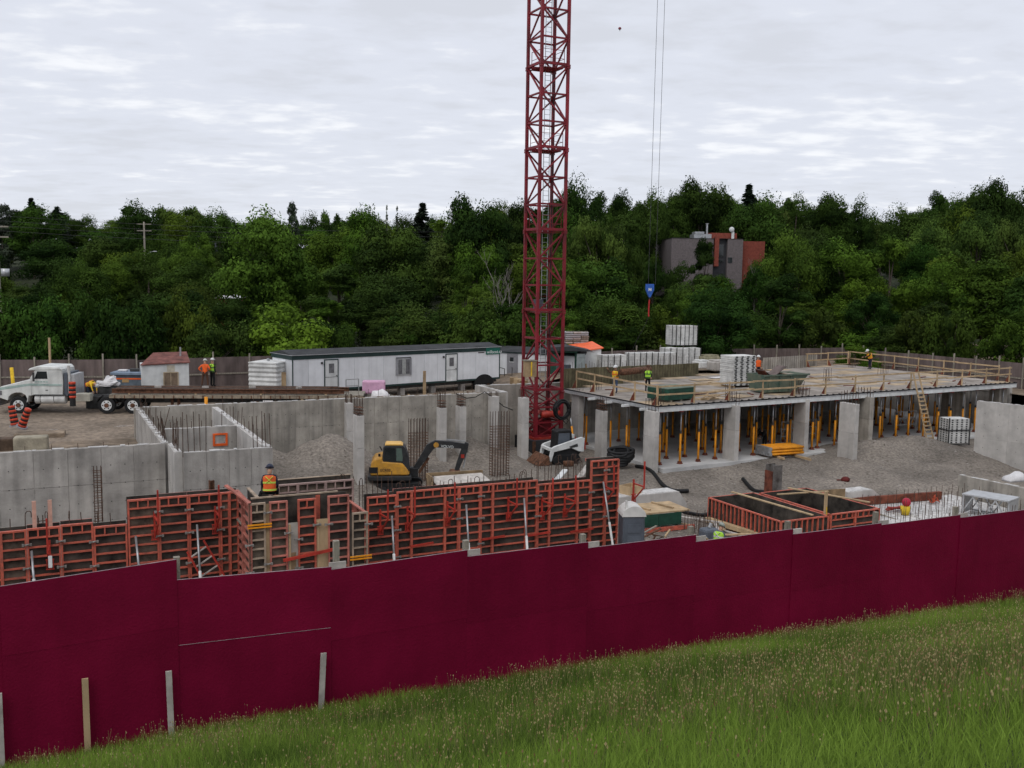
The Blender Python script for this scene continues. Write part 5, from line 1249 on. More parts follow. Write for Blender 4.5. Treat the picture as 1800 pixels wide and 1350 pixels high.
# white shed with orange roof
A4 = yard(1012, 80.5, -.75); o = thing('white_shed', 'white shed with bright orange roof right of the crane mast', 'shed', A4, .25)
MB().prism([(0, 0), (2.15, 0), (2.15, 2.35), (0, 2.05)], 'y', 0, 2.4).build('walls', M_WHITE, o)
MB().add([(-.25, -.15, 2.03), (2.3, -.15, 2.40), (2.2, 2.5, 2.75), (-.4, 2.5, 2.40), (-.25, -.15, 2.11), (2.3, -.15, 2.48), (2.2, 2.5, 2.83), (-.4, 2.5, 2.48)], [(3, 2, 1, 0), (4, 5, 6, 7), (0, 1, 5, 4), (1, 2, 6, 5), (2, 3, 7, 6), (3, 0, 4, 7)]).build('roof', mat('orange_tarp', (.85, .16, .06), .6, .15, 3), o)
for k, (x, h_) in enumerate(((.35, 1.1), (.95, 1.2))):
    s = thing('leaning_board', ['board leaning on the white shed, left', 'board leaning on the white shed, right'][k], 'board', A4 + Vector((x, -.35, 0)), 0, rot=(-.25, .1 * (1 - 2 * k), .25)); MB().box(-.08, .08, 0, .04, 0, h_).build('board', M_WOODN if k else M_WOODG, s)
A5 = yard(992, 83, 1.9); o = thing('lumber_stack', 'stack of grey lumber raised behind the orange roofed shed', 'lumber stack', A5, .1)
for k in range(6):
    for j in range(3): MB().box(.0 + j * .68 + random.uniform(-.03, .05), .64 + j * .68 + random.uniform(-.03, .05), 0, 1.5, k * .17, k * .17 + .10).build('board_layer', random.choice([M_WOODW, M_WOODG, M_ALU]), o)
    MB().box(.1, 2.0, .3, .4, k * .17 + .102, k * .17 + .168).build('sticker', M_WOODG, o)
MB().box(0, .15, 0, 1.4, -2.8, -.005).box(1.9, 2.05, 0, 1.4, -2.8, -.005).build('stand', M_DSTEEL, o)
# stacks of white formwork panels far behind the deck
def upright(label, px0, px1, Y, z0, z1, dep=1.2, w=.55):
    A = yard(px0, Y, z0); B = yard(px1, Y + .8, z0); d = B - A; L = d.length
    o = thing('formwork_stack', label, 'stack', A, math.atan2(d.y, d.x))
    n = max(2, round(L / w)); t = L / n; h = z1 - z0
    m = max(2, round(h / .16))
    lay = MB()
    for k in range(m): lay.box(.03, t - .03, -.02 * (k % 2), dep, .1 + k * (h - .1) / m, .1 + (k + 1) * (h - .1) / m - .018)
    me = lay.mesh('panel_pile', M_WHITE2)
    for i in range(n): put('panel_pile', me, o, (i * t, random.uniform(-.05, .05), random.uniform(-.03, .02)))
    for i in range(n + 1): MB().box(i * t - .022, i * t + .022, -.08, -.03, .02, h + .03).build('strap', M_DSTEEL, o)
    MB().box(0, L, .1, dep - .1, 0, .1).build('bearer', M_DSTEEL, o)
    return o
upright('short row of strapped white panel piles right of the orange roofed shed', 1056, 1100, 80, -.15, 1.15)
upright('long row of strapped white panel piles behind the olive form wall', 1103, 1186, 82, -.15, 1.25)
upright('right end of the strapped white panel piles, slightly higher', 1166, 1229, 85.5, -.15, 1.45)
upright('big block of white panels stacked high on top of the strapped row', 1178, 1222, 87.2, 1.5, 3.35, 1.2, .42)
for k, (px, Y, s, m, lab) in enumerate(((1250, 86, 1.5, mat('tan_bale', (.36, .33, .22), .9, .3, 3), 'tan covered pile right of the white panel piles'), (1268, 82, 1.3, M_CONC, 'grey concrete block pile behind the deck'), (1238, 84, 1.0, M_WHITE2, 'pale pipe bundle beside the tan pile'))):
    o = thing('material_pile', lab, 'pile', yard(px, Y, -.2), PHI)
    MB().box(-s * .6, s * .6, 0, 1.2, 0, s * .62).build('pile_body', m, o, bevel=.12)
    MB().box(-s * .5, s * .55, .1, 1.1, s * .62 + .005, s * .62 + .12).build('pile_cover', m, o, bevel=.05)
# far hoarding of grey plywood, two runs
def hoard_run(label, pts, top, h=2.44):
    A = Vector(pts[0]); o = thing('grey_hoarding', label, 'hoarding', (A.x, A.y, top - h), 0)
    for p, q in zip(pts[:-1], pts[1:]):
        p, q = Vector(p) - A, Vector(q) - A; d = q - p; n = max(1, round(d.length / 2.44)); rz = math.atan2(d.y, d.x); l = d.length / n
        me = MB().box(.006, l - .006, 0, .02, 1.24, h).mesh('plywood_sheet', M_HOARD); me2 = MB().box(.006, l - .006, .003, .022, -.1, 1.232).mesh('plywood_sheet', M_HOARD)
        pm = MB().box(-.05, .05, -.11, -.01, -.2, h + .25).mesh('fence_post', M_WOODG); rm = MB().box(.0, l, -.05, -.008, 1.15, 1.26).mesh('rail', M_WOODG)
        for i in range(n):
            c = p + d * (i / n); c.z = random.uniform(-.04, .04)
            put('plywood_sheet', me, o, c, rz); put('plywood_sheet', me2, o, c, rz); put('fence_post', pm, o, c, rz, scale=(1, 1, random.uniform(.97, 1.08))); put('rail', rm, o, c, rz)
    return o
def on(px, Y): d = ray(px, 640); return (d.x * Y / d.y, Y, 0)
hoard_run('grey plywood hoarding behind the truck and shack on the left', [on(-90, 66), on(0, 68), on(240, 70), on(500, 75)], 1.12)
hoard_run('grey plywood hoarding behind the white panel piles and the deck', [on(985, 84), on(1200, 90), on(1480, 95)], 1.05)
hoard_run('grey plywood hoarding closing the far right side behind the deck rail', [on(1480, 95), on(1640, 86), on(1800, 78.5), on(1960, 72)], 1.1)
# pink and white tarps by the flatbed tail, spool, posts
o = thing('pink_tarp', 'pink and white tarps heaped behind the tail of the flatbed', 'tarp', yard(650, 64, -1.3), .1)
MB().box(-.5, 1.0, 0, .8, .9, 1.75).build('pink_sheet', M_PINK, o, bevel=.1)
b = MB().ball((.7, -.5, .55), .75, .5, .7, 10, 6, -.7)
for i in range(len(b.v)): x, y, z = b.v[i]; b.v[i] = (x + .12 * math.sin(9 * z), y, z + .1 * math.sin(8 * x))
b.build('white_sheet', M_TARP, o, smooth=True)
o = thing('wood_post', 'brown timber post standing in front of the office trailer', 'post', W(u_at(746, 54.9, 690), 54.9, -.4), PHI)
MB().box(-.08, .08, -.05, .05, 0, 2.1).build('post_board', M_PLY, o); MB().box(-.15, .15, -.06, .06, .1, .25).build('post_foot', M_PLY, o)
o = thing('wood_post', 'thin timber post behind the truck roof', 'post', yard(90, 67.0, -1.3), 0); MB().box(-.06, .06, -.06, .06, 0, 4.1).build('post_board', M_WOODN, o)
o = thing('yellow_post', 'yellow post behind the truck hood', 'post', yard(26, 62.5, -1.35), 0); MB().cyl((0, 0, 0), (-.15, 0, 2.5), .11, n=10).build('tube', M_VESTY, o, smooth=True)
o = thing('loose_board', 'short tan board standing before the left end of the office trailer', 'board', yard(499, 63.5, .05), 0); MB().box(-.15, .15, 0, .04, 0, .95).build('board', M_PLY, o)
for k in range(3):
    o = thing('cardboard_box', ['brown box by the second trailer steps', 'tan box by the second trailer steps', 'small brown box left of the mast cabinet'][k], 'box', yard(903 + 9 * k, 72 - k, -.55), .2 * k); MB().box(-.3, .3, 0, .5, 0, .55).build('box_body', M_PLY if k != 1 else M_WOODN, o)
# odds and ends lying along the top of the back wall
for k in range(30):
    u = random.uniform(13, 25.6); o = thing('wall_debris', 'scrap lying along the top of the back wall below the office trailer', 'scrap', W(u, 54.9 + random.uniform(-.1, .6), .05 if k % 3 else .1), 0, 'scrap along the back wall', rot=(random.uniform(-.3, .3), random.uniform(-.3, .3), random.uniform(0, 3)))
    MB().box(-random.uniform(.2, .8), random.uniform(.1, .5), -.07, .07, -.05, .1).build('scrap_piece', random.choice([M_RUST, M_WOODG, M_PLY, M_DIRT, M_DSTEEL]), o)
tag(grid('dirt_berm', 12.6, 25.8, 54.5, 57.4, .3, lambda u, v: .22 - 1.6 * S_((v - 55.3) / 2.0) + .16 * fbm(u * 1.2, v * 1.2, 3) - .5 * S_((14.5 - u) / 2), M_DIRT), kind='structure')
o = thing('black_cable', 'thin black cable sagging down the back wall left of the mast', 'cable', W(22.6, 54.05, .3), PHI)
MB().path([(0, 0, .05), (.7, -.02, -.25), (1.3, -.02, -.2), (1.9, -.02, .1), (2.4, -.3, -.3), (3.0, -.4, -.8), (3.6, -.5, -1.05)], .03, 5).build('cable', M_BLACK, o)
# ------------------------------------------------------------------ excavator
q = at(703, 862, -3.85)
ex = thing('mini_excavator', 'yellow and black mini excavator with its boom raised to the right', 'excavator', q, .10)
for y in (-.85, .5):
    pts = [(-1.0, .0), (.95, .0), (1.15, .12), (1.2, .3), (1.1, .5), (.95, .56), (-1.0, .56), (-1.2, .45), (-1.25, .28), (-1.15, .08)]
    t = MB().prism(pts, 'y', y, y + .38).build('track', M_BLACK, ex, bevel=.03)
    for k in range(5): MB().cyl((-.8 + .4 * k, y - .012, .24), (-.8 + .4 * k, y + .0, .24), .13, n=10).build('road_wheel', M_EXCG, t)
MB().box(-.6, .6, -.5, .5, .3, .68).build('undercarriage', M_EXCG, ex)
MB().prism([(1.45, .1), (1.55, .15), (1.5, .5), (1.4, .48)], 'y', -.95, .95).build('dozer_blade', M_EXCG, ex)
def hull(yc, xr, pr): pass
body = [(-1.5, .98), (-1.52, 1.2), (-1.46, 1.62), (-1.30, 1.82), (-1.0, 1.92), (-.88, 1.94), (-.86, 1.72), (.1, 1.64), (.22, 1.55), (.42, 1.3), (.50, 1.06), (.48, .98)]
MB().prism(body, 'y', -.92, .9).build('engine_housing', M_EXC, ex, bevel=.09)
MB().prism([(-1.55, .7), (.55, .7), (.62, .78), (.58, .955), (-1.62, .955), (-1.64, .82)], 'y', -.96, .94).build('counterweight', M_EXCG, ex, bevel=.05)
MB().box(-1.57, -1.12, -.955, -.925, 1.12, 1.42).build('rear_grille', M_BLACK, ex)
MB().prism([(-.90, 1.66), (-.84, 2.46), (-.72, 2.52), (.16, 2.52), (.30, 2.38), (.46, 1.9), (.52, 1.2), (.2, 1.2), (.16, 1.6)], 'y', -.88, .12).build('cab_frame', M_EXCG, ex, bevel=.03)
MB().prism([(-.80, 1.76), (-.76, 2.40), (-.26, 2.40), (-.24, 1.74)], 'y', -.905, -.89).build('side_glass', M_GLASS, ex)
MB().prism([(-.17, 1.74), (-.18, 2.40), (.10, 2.40), (.16, 1.9), (.14, 1.72)], 'y', -.905, -.89).build('side_glass', mat('greenish_glass', (.10, .14, .12), .1, .2, 2, spec=.5), ex)
MB().box(-.66, -.4, -.5, -.1, 1.7, 2.2).build('seat', M_BLACK, ex)
MB().prism([(-.78, 2.53), (-.70, 2.62), (.05, 2.62), (.18, 2.53)], 'y', -.86, .1).build('cab_roof', mat('faded_yellow', (.75, .45, .12), .5, .1, 2), ex, bevel=.03)
MB().bar((-.9, -.95, 2.3), (-1.02, -1.0, 2.52), .05).build('mirror', M_BLACK, ex); MB().cyl((-1.05, -.6, 1.93), (-1.05, -.6, 2.06), .06, n=8).build('exhaust', M_BLACK, ex)
text('model_lettering', 'ECR58', .19, M_TXTD, ex, (-1.0, -.935, 1.2), (R(90), 0, 0))
# boom in one plane, right of the cab
def limb(name, pts, wid, y0, y1, m, par):
    up = []; dn = []
    for i, p in enumerate(pts):
        a = Vector(pts[min(i + 1, len(pts) - 1)]) - Vector(pts[max(i - 1, 0)]); n_ = Vector((-a[1], a[0])).normalized() * (wid[i] / 2)
        up.append((p[0] + n_[0], p[1] + n_[1])); dn.append((p[0] - n_[0], p[1] - n_[1]))
    return MB().prism(up + dn[::-1], 'y', y0, y1).build(name, m, par, bevel=.015)
sw = MB().box(.5, .95, -.3, .2, .75, 1.25).build('swing_post', M_EXCG, ex, bevel=.04)
bm = limb('boom', [(.72, 1.05), (1.1, 1.6), (1.55, 2.32), (1.85, 2.5), (2.6, 2.46), (3.45, 2.36)], [.26, .32, .42, .38, .34, .26], -.22, .06, M_EXCG, ex)
text('boom_lettering', 'VOLVO', .2, M_TXTW, bm, (2.12, -.24, 2.33), (R(90), R(5), 0), align='LEFT')
MB().cyl((1.88, -.245, 2.45), (1.88, -.225, 2.45), .14, n=14).build('boom_badge', M_EXC, bm)
MB().cyl((1.0, -.08, .95), (1.5, -.08, 1.75), .07, n=8).build('lift_ram', M_RUST, bm)
MB().bar((2.4, -.1, 2.72), (3.4, -.1, 2.62), .07).build('arm_ram', M_STEEL, bm)
ar = limb('dipper_arm', [(3.5, 2.55), (3.36, 2.15), (3.1, 1.5), (2.95, 1.05)], [.2, .34, .26, .2], -.2, .04, M_EXCG, ex)
MB().cyl((3.52, -.08, 2.3), (3.32, -.08, 1.2), .045, n=8).build('bucket_ram', M_STEEL, ar)
MB().box(3.18, 3.36, -.22, -.205, 1.75, 1.95).build('red_decal', M_REDB, ar)
MB().prism([(2.65, 1.1), (3.15, 1.1), (3.1, .7), (2.85, .45), (2.5, .55), (2.45, .8)], 'y', -.4, .25).build('bucket', M_RUST, ex, bevel=.03)
# ------------------------------------------------------------------ skid steer loader
q = at(985, 812, -3.85)
sk = thing('skid_steer_loader', 'white tracked skid steer loader with raised white arms by the crane base', 'loader', q, .38)
for y in (-.82, .5): MB().prism([(-.75, .0), (.75, .0), (1.0, .3), (.85, .55), (-.6, .6), (-.95, .25)], 'y', y, y + .36).build('track', M_BLACK, sk, bevel=.03)
MB().prism([(-.75, .45), (.9, .45), (1.12, .7), (1.15, 1.35), (.55, 1.35), (.3, .95), (-.8, .85)], 'y', -.62, .62).build('chassis', mat('loader_black', (.03, .03, .032), .5, .3, 3), sk, bevel=.04)
MB().prism([(-.55, .85), (-.45, 1.95), (-.3, 2.02), (.45, 2.02), (.55, 1.9), (.6, .95)], 'y', -.42, .42).build('cab_cage', M_BLACK, sk, bevel=.05)
MB().prism([(-.4, 1.05), (-.34, 1.85), (.38, 1.85), (.42, 1.05)], 'y', -.435, -.425).build('side_screen', M_GREYP, sk)
for s in (-1, 1):
    y0, y1 = (-.80, -.62) if s < 0 else (.62, .80)
    MB().prism([(1.2, .7), (1.25, 1.55), (1.05, 1.62), (-.75, 1.12), (-.95, 1.02), (-1.12, .25), (-.95, .2), (-.78, .78), (.35, .98), (.85, .75)], 'y', y0, y1).build('lift_arm', M_WHITE, sk, bevel=.03)
    MB().prism([(.2, 1.08), (.75, 1.24), (.8, 1.05), (.3, .98)], 'y', y0 - .012 if s < 0 else y1, y0 if s < 0 else y1 + .012).build('arm_slot', M_DSTEEL, sk)
    MB().box(1.26, 1.31, y0, y1, .85, 1.4).build('tail_light', M_REDB, sk)
MB().box(-1.05, -.85, -.62, .62, .85, 1.0).build('cross_tube', M_WHITE, sk)
bk = MB(); prof = [(-1.1, .1), (-1.15, .55), (-1.25, .6), (-1.85, .08), (-1.9, .02), (-1.15, .02)]
bk.prism(prof, 'y', -.95, .95); bk.build('bucket', M_RUST, sk, bevel=.02)
MB().box(.0, .6, -1.3, -.9, .0, .32).build('grapple', M_RUST, sk, loc=(-.4, -.3, 0), bevel=.06)

# ------------------------------------------------------------------ hoses, bundles, sawhorse on the pit floor
def gz(u, v): return float(z_pit(np.array(u), np.array(v)))
def hose(label, pts, r=.09, coil=None):
    P = []
    for px, py in pts:
        a = auv(px, py, -4.0); P.append(W(a[0], a[1], gz(*a) + r))
    o = thing('black_hose', label, 'hose', P[0], 0)
    rel = [p - P[0] for p in P]
    pts_ = []
    for i in range(len(rel) - 1):
        for t in (0, .25, .5, .75): 
            p0, p1, p2, p3 = rel[max(i - 1, 0)], rel[i], rel[i + 1], rel[min(i + 2, len(rel) - 1)]
            pts_.append(.5 * ((2 * p1) + (p2 - p0) * t + (2 * p0 - 5 * p1 + 4 * p2 - p3) * t * t + (3 * p1 - p0 - 3 * p2 + p3) * t ** 3))
    pts_.append(rel[-1])
    MB().path(pts_, r, 8).build('hose_run', M_BLACK, o, smooth=True)
    return o
h1 = hose('thick black corrugated hose with a big tangled coil left of the deck corner column', [(1118, 826), (1142, 832), (1165, 845), (1185, 850), (1210, 849)], .11)
for k in range(11):
    a, b = random.uniform(.4, .82), random.uniform(.3, .62); ph = random.uniform(-.5, .5); tl = random.uniform(.25, .9)
    MB().path([((-.75 + a * math.cos(t) * math.cos(ph)) - .2, b * math.sin(t) * .8 - .2, .15 + .1 * k * .6 + tl * .35 * math.sin(t + ph) + .22) for t in np.linspace(0, 6.3, 22)], .10, 6).build('hose_turn', M_BLACK, h1, smooth=True)
hose('short black hose piece lying on the gravel below the yellow shore bundle', [(1306, 834), (1325, 843), (1345, 848), (1366, 847)], .11)
hose('black hose running from behind the green skirted bench to the left footing form', [(1185, 898), (1215, 896), (1235, 890), (1252, 884)], .10)
a = auv(1372, 812, -4.1); zb = gz(*a)
o = thing('shore_bundle', 'bundle of yellow post shores stacked on timbers in front of the deck', 'shore bundle', W(a[0], a[1], zb), PHI - .05)
tube = MB().cyl((-1.25, 0, 0), (1.25, 0, 0), .085, n=8).mesh('shore_tube', M_YEL, True); end = MB().box(-1.48, -1.252, -.09, .09, -.09, .09).mesh('shore_end', M_STEEL)
for r in range(3):
    for c in range(7):
        t = put('shore_tube', tube, o, (random.uniform(-.04, .04), -.6 + .2 * c, .28 + .18 * r)); put('shore_end', end, t)
for x, l in ((-.7, 1.2), (.7, 2.0)): MB().box(x - .06, x + .06, -l, 1.0, .02, .16).build('bearer', M_WOODN, o)
# white topped trestle in the pit below the boom
a = auv(800, 838, -3.0)
o = thing('plywood_trough', 'plywood box with pale lid standing below the excavator boom', 'box', W(u_at(795, 36.5, 845), 36.5, -3.45), PHI - .1)
MB().box(-1.0, -.95, -.5, .45, 0, 2.75).box(-.95, 1.45, .4, .45, 0, 2.75).build('box_side', M_PLY, o)
MB().add([(-.75, -.6, 2.32), (1.55, -.6, 2.38), (1.35, .3, 2.62), (-.9, .3, 2.58), (-.75, -.6, 2.36), (1.55, -.6, 2.42), (1.35, .3, 2.66), (-.9, .3, 2.62)], [(3, 2, 1, 0), (4, 5, 6, 7), (0, 1, 5, 4), (1, 2, 6, 5), (2, 3, 7, 6), (3, 0, 4, 7)]).build('lid', M_WOODW, o)
MB().box(-.8, 1.3, -.45, -.40, .0, 2.3).build('box_front', M_RUSTR, o)
for k, (x0, y0, x1, y1, m, lab) in enumerate(((1040, 810, 1018, 846, M_WOODW, 'pale timber plank leaning behind the tall formwork panels'), (976, 846, 994, 832, M_WHITE, 'white plank end resting behind the long formwork'))):
    a, b = at(x0, y0, -3.3), at(x1, y1, -3.3)
    o = thing('timber_plank', lab, 'plank', a, 0); MB().bar((0, 0, 0), b - a + Vector((0, 0, .2)), .3, .06).build('board', m, o)
o = thing('wooden_crate', 'small open wooden crate beside the black hose coil', 'crate', at(1108, 868, -3.3), PHI + .3)
for b in ((-.45, .45, -.35, -.31, 0, .45), (-.45, .45, .31, .35, 0, .45), (-.45, -.41, -.31, .31, 0, .45), (.41, .45, -.31, .31, 0, .45)): MB().box(*b).build('crate_board', M_WOODN, o)
# steel mesh frames stored under the deck
M_PALE = mat('pale_steel_tube', (.45, .44, .43), .6, .2, 3)
for k, (a, b) in enumerate(((13.6, 3.4), (14.8, 3.6), (20.2, 3.2), (25.5, 3.6))):
    u_, v_ = dk(a, b)
    o = thing('scaffold_frame', ['white scaffold frame under the deck left of the third column', 'second white scaffold frame beside it under the deck', 'white scaffold frame under the deck behind the tan blade column', 'white scaffold frame under the deck behind the ladder'][k], 'scaffold frame', W(u_, v_, -3.74), PHI)
    for z in (.5, 1.0, 1.5): MB().bar((0, 0, z), (2.2, 0, z), .05).build('frame_tube', M_PALE, o)
    for i in range(4): MB().bar((i * .55, 0, .5), (i * .55 + .5, 0, 1.5), .035).build('frame_brace', M_PALE, o)
    for x in (0, 2.2): MB().bar((x, 0, 0), (x, 0, 1.55), .05).build('frame_post', M_PALE, o)

# ------------------------------------------------------------------ people
def person(label, loc, rz, top, legs, vest=None, hat=M_WHITE, pose=None, sleeve=None, boots=M_BLKC, vest_strips=None, extra=None, group=None):
    J = dict(pel=(0, 0, .95), wai=(0, 0, 1.12), che=(0, .0, 1.33), nec=(0, .0, 1.47), hd0=(0, -.01, 1.56), hd1=(0, -.02, 1.68),
             Lsh=(.185, 0, 1.40), Lel=(.23, .03, 1.13), Lwr=(.22, -.08, .90), Rsh=(-.185, 0, 1.40), Rel=(-.23, .03, 1.13), Rwr=(-.22, -.08, .90),
             Lhi=(.095, 0, .90), Lkn=(.11, -.02, .50), Lan=(.11, .02, .09), Lto=(.12, -.15, .05), Rhi=(-.095, 0, .90), Rkn=(-.11, -.02, .50), Ran=(-.11, .02, .09), Rto=(-.12, -.15, .05))
    J.update(pose or {})
    names = list(J)
    rad = dict(pel=(.15, .115), wai=(.145, .11), che=(.165, .12), nec=(.06, .06), hd0=(.082, .09), hd1=(.085, .10), Lsh=(.075, .075), Rsh=(.075, .075), Lel=(.048, .048), Rel=(.048, .048), Lwr=(.034, .034), Rwr=(.034, .034),
               Lhi=(.095, .095), Rhi=(.095, .095), Lkn=(.068, .068), Rkn=(.068, .068), Lan=(.052, .052), Ran=(.052, .052), Lto=(.048, .04), Rto=(.048, .04))
    E_ = [('pel', 'wai', 0), ('wai', 'che', 0), ('che', 'nec', 0), ('nec', 'hd0', 2), ('hd0', 'hd1', 2), ('che', 'Lsh', 0), ('Lsh', 'Lel', 3), ('Lel', 'Lwr', 4), ('che', 'Rsh', 0), ('Rsh', 'Rel', 3), ('Rel', 'Rwr', 4),
          ('pel', 'Lhi', 1), ('Lhi', 'Lkn', 1), ('Lkn', 'Lan', 1), ('Lan', 'Lto', 5), ('pel', 'Rhi', 1), ('Rhi', 'Rkn', 1), ('Rkn', 'Ran', 1), ('Ran', 'Rto', 5)]
    me = bpy.data.meshes.new('body'); me.from_pydata([J[n] for n in names], [(names.index(a), names.index(b)) for a, b, _ in E_], [])
    tmp = bpy.data.objects.new('tmp', me); COL.objects.link(tmp)
    md = tmp.modifiers.new('skin', 'SKIN'); md.use_smooth_shade = True
    sv = me.skin_vertices[0].data
    for i, n in enumerate(names): sv[i].radius = rad[n]; sv[i].use_root = (n == 'pel')
    sd = tmp.modifiers.new('sub', 'SUBSURF'); sd.levels = sd.render_levels = 1
    dg = bpy.context.evaluated_depsgraph_get()
    bm_ = bpy.data.meshes.new_from_object(tmp.evaluated_get(dg))
    bpy.data.objects.remove(tmp)
    vs_ = [tuple(v.co) for v in bm_.vertices]; fs = [tuple(p.vertices) for p in bm_.polygons]
    slot = []
    seg = [(Vector(J[a]), Vector(J[b]), s) for a, b, s in E_]
    for p in bm_.polygons:
        c = p.center; best = (9, 0)
        for a, b, s in seg:
            d = b - a; t = max(0, min(1, (c - a).dot(d) / max(1e-6, d.length_squared))); dist = (c - a - d * t).length
            if dist < best[0]: best = (dist, s)
        slot.append(best[1])
    mb = MB(); mb.v, mb.f = list(vs_), list(fs)
    for w_, e_ in (('Lwr', 'Lel'), ('Rwr', 'Rel')):       # palms and fingers
        p = Vector(J[w_]); d = (p - Vector(J[e_])).normalized(); sx = d.cross(Vector((0, 1, .3))).normalized(); n_ = d.cross(sx)
        n0 = len(mb.f); mb.bar(p - d * .01, p + d * .09, .08, .032)
        for k in range(4):
            o_ = sx * (-.03 + .02 * k); L_ = (.06, .075, .07, .055)[k]
            mb.path([p + d * .085 + o_, p + d * (.085 + L_ * .55) + o_ + n_ * .008, p + d * (.085 + L_) + o_ + n_ * .035], [.009, .0085, .007], 5)
        mb.path([p + d * .02 + sx * .035, p + d * .055 + sx * .065, p + d * .085 + sx * .07 + n_ * .015], [.011, .01, .008], 5)
        slot += [2] * (len(mb.f) - n0)
    h = Vector(J['hd1']); up = (h - Vector(J['hd0'])).normalized(); fw = Vector((0, -1, 0)); fw = (fw - up * fw.dot(up)).normalized(); rt = fw.cross(up)
    n0 = len(mb.f)
    mb.prism([(0, 0), (0, 0)], 'z', 0, 0) if False else None
    nb_ = h - up * .03 + fw * .085
    mb.add([nb_ - rt * .014, nb_ + rt * .014, nb_ + up * .045, nb_ + fw * .03 - up * .002], [(0, 1, 3), (1, 2, 3), (2, 0, 3), (0, 2, 1)])
    for s in (-1, 1): mb.bar(h - up * .03 + rt * s * .088 - up * .03, h - up * .03 + rt * s * .092 + up * .03, .02, .035)
    slot += [2] * (len(mb.f) - n0)
    n0 = len(mb.f)
    for s in (-1, 1): mb.bar(h + up * .005 + rt * s * .034 + fw * .082 - rt * .012, h + up * .005 + rt * s * .034 + fw * .082 + rt * .012, .012, .01)
    mb.bar(h - up * .075 + fw * .083 - rt * .02, h - up * .075 + fw * .083 + rt * .02, .008, .008)
    slot += [5] * (len(mb.f) - n0)
    m_ = mb.mesh('body', None)
    for mm in (top, legs, M_SKIN, sleeve or top, sleeve or top, boots): m_.materials.append(mm)
    m_.polygons.foreach_set('material_index', slot); m_.polygons.foreach_set('use_smooth', [True] * len(m_.polygons))
    o = tag(put('person', m_, None, loc, rz), label, 'person', group, 'thing')
    # hard hat
    if hat:
        q_ = up.to_track_quat('Z', 'Y')
        hm = MB().ball((0, 0, .0), .125, .145, .13, 12, 6, 0.0).cyl((0, 0, -.012), (0, 0, .012), .15, .135, n=14); 
        hm.box(-.09, .09, -.205, -.1, -.012, .003)
        hh = hm.build('hard_hat', hat, o, loc=h + up * .035, smooth=True); hh.rotation_euler = q_.to_euler()
        hh.rotation_mode = 'QUATERNION'; hh.rotation_quaternion = Matrix((( -rt.x, -fw.x, up.x), (-rt.y, -fw.y, up.y), (-rt.z, -fw.z, up.z))).to_quaternion()
    if vest:
        a, c, s1, s2 = Vector(J['pel']), Vector(J['che']), Vector(J['Lsh']), Vector(J['Rsh'])
        ax = (s1 - s2).normalized(); ch = (s1 + s2) / 2
        rows = []
        for t, wx, wy in ((.02, .215, .17), (.3, .205, .165), (.62, .215, .175), (.85, .235, .175), (1.02, .225, .15), (1.12, .13, .11)):
            p = a.lerp(ch, t); d = (ch - a).normalized(); fy = d.cross(ax).normalized()
            rows.append([p + ax * (wx * math.cos(g)) + fy * (wy * math.sin(g)) for g in np.linspace(0, 2 * math.pi, 17)[:-1]])
        n = 16; vm = MB(); vm.add([p for r_ in rows for p in r_], [(i * n + j, i * n + (j + 1) % n, (i + 1) * n + (j + 1) % n, (i + 1) * n + j) for i in range(len(rows) - 1) for j in range(n)])
        vo = vm.build('safety_vest', vest, o, smooth=True)
        if vest_strips:
            for t in (.12, .62):
                p = a.lerp(ch, t); d = (ch - a).normalized(); fy = d.cross(ax).normalized(); k = .225
                ring = MB(); r1 = [p + ax * (k * math.cos(g)) + fy * (.183 * math.sin(g)) for g in np.linspace(0, 2 * math.pi, 17)[:-1]]
                ring.add([x - d * .03 for x in r1] + [x + d * .03 for x in r1], [(j, (j + 1) % n, n + (j + 1) % n, n + j) for j in range(n)]); ring.build('reflective_strip', vest_strips, vo, smooth=True)
            fy = (ch - a).normalized().cross(ax).normalized()
            for sx in (-1, 1):
                for sy in (-1, 1): MB().bar(a.lerp(ch, .62) + ax * .1 * sx + fy * sy * .183, a.lerp(ch, 1.05) + ax * .12 * sx * (-1 if sy > 0 else 1) + fy * sy * .165, .045, .012).build('reflective_strip', vest_strips, vo)
    if extra: extra(o)
    return o
M_STR = mat('reflective_strip', (.62, .62, .58), .5, .1, 4)
M_STRO = mat('strip_orange', (.85, .16, .03), .6, .1, 4)
M_HATB = mat('navy_hat', (.02, .025, .05), .4, .1, 4)
def feet(px, py, z): return at(px, py, z)
person('worker in yellow safety vest and jeans on the deck, one arm raised', feet(1081, 691, .01), -.5, M_BROWN, M_JEAN, M_VESTY, M_WHITE, dict(Rel=(-.38, -.18, 1.36), Rwr=(-.42, -.28, 1.55), Lel=(.25, -.08, 1.16), Lwr=(.14, -.28, 1.12)), vest_strips=M_STRO)
person('worker in black with lime safety vest standing on the deck by the green crate', feet(1138, 690, .01), .15, M_BLKC, M_BLKC, M_LIME, M_BROWN, dict(Lel=(.26, .02, 1.14), Lwr=(.17, -.16, 1.0)), vest_strips=M_GREEN)
person('far worker in orange yellow vest bending forward at the far deck rail', feet(1529, 649, .01), -1.25, M_BLKC, M_NAVY, M_VESTY, M_WHITE, dict(wai=(0, -.05, 1.11), che=(0, -.16, 1.28), nec=(0, -.24, 1.40), hd0=(0, -.30, 1.46), hd1=(0, -.34, 1.57), Lsh=(.185, -.18, 1.34), Rsh=(-.185, -.18, 1.34), Lel=(.22, -.34, 1.14), Lwr=(.18, -.58, 1.1), Rel=(-.22, -.36, 1.12), Rwr=(-.18, -.6, 1.04)), vest_strips=M_STRO)
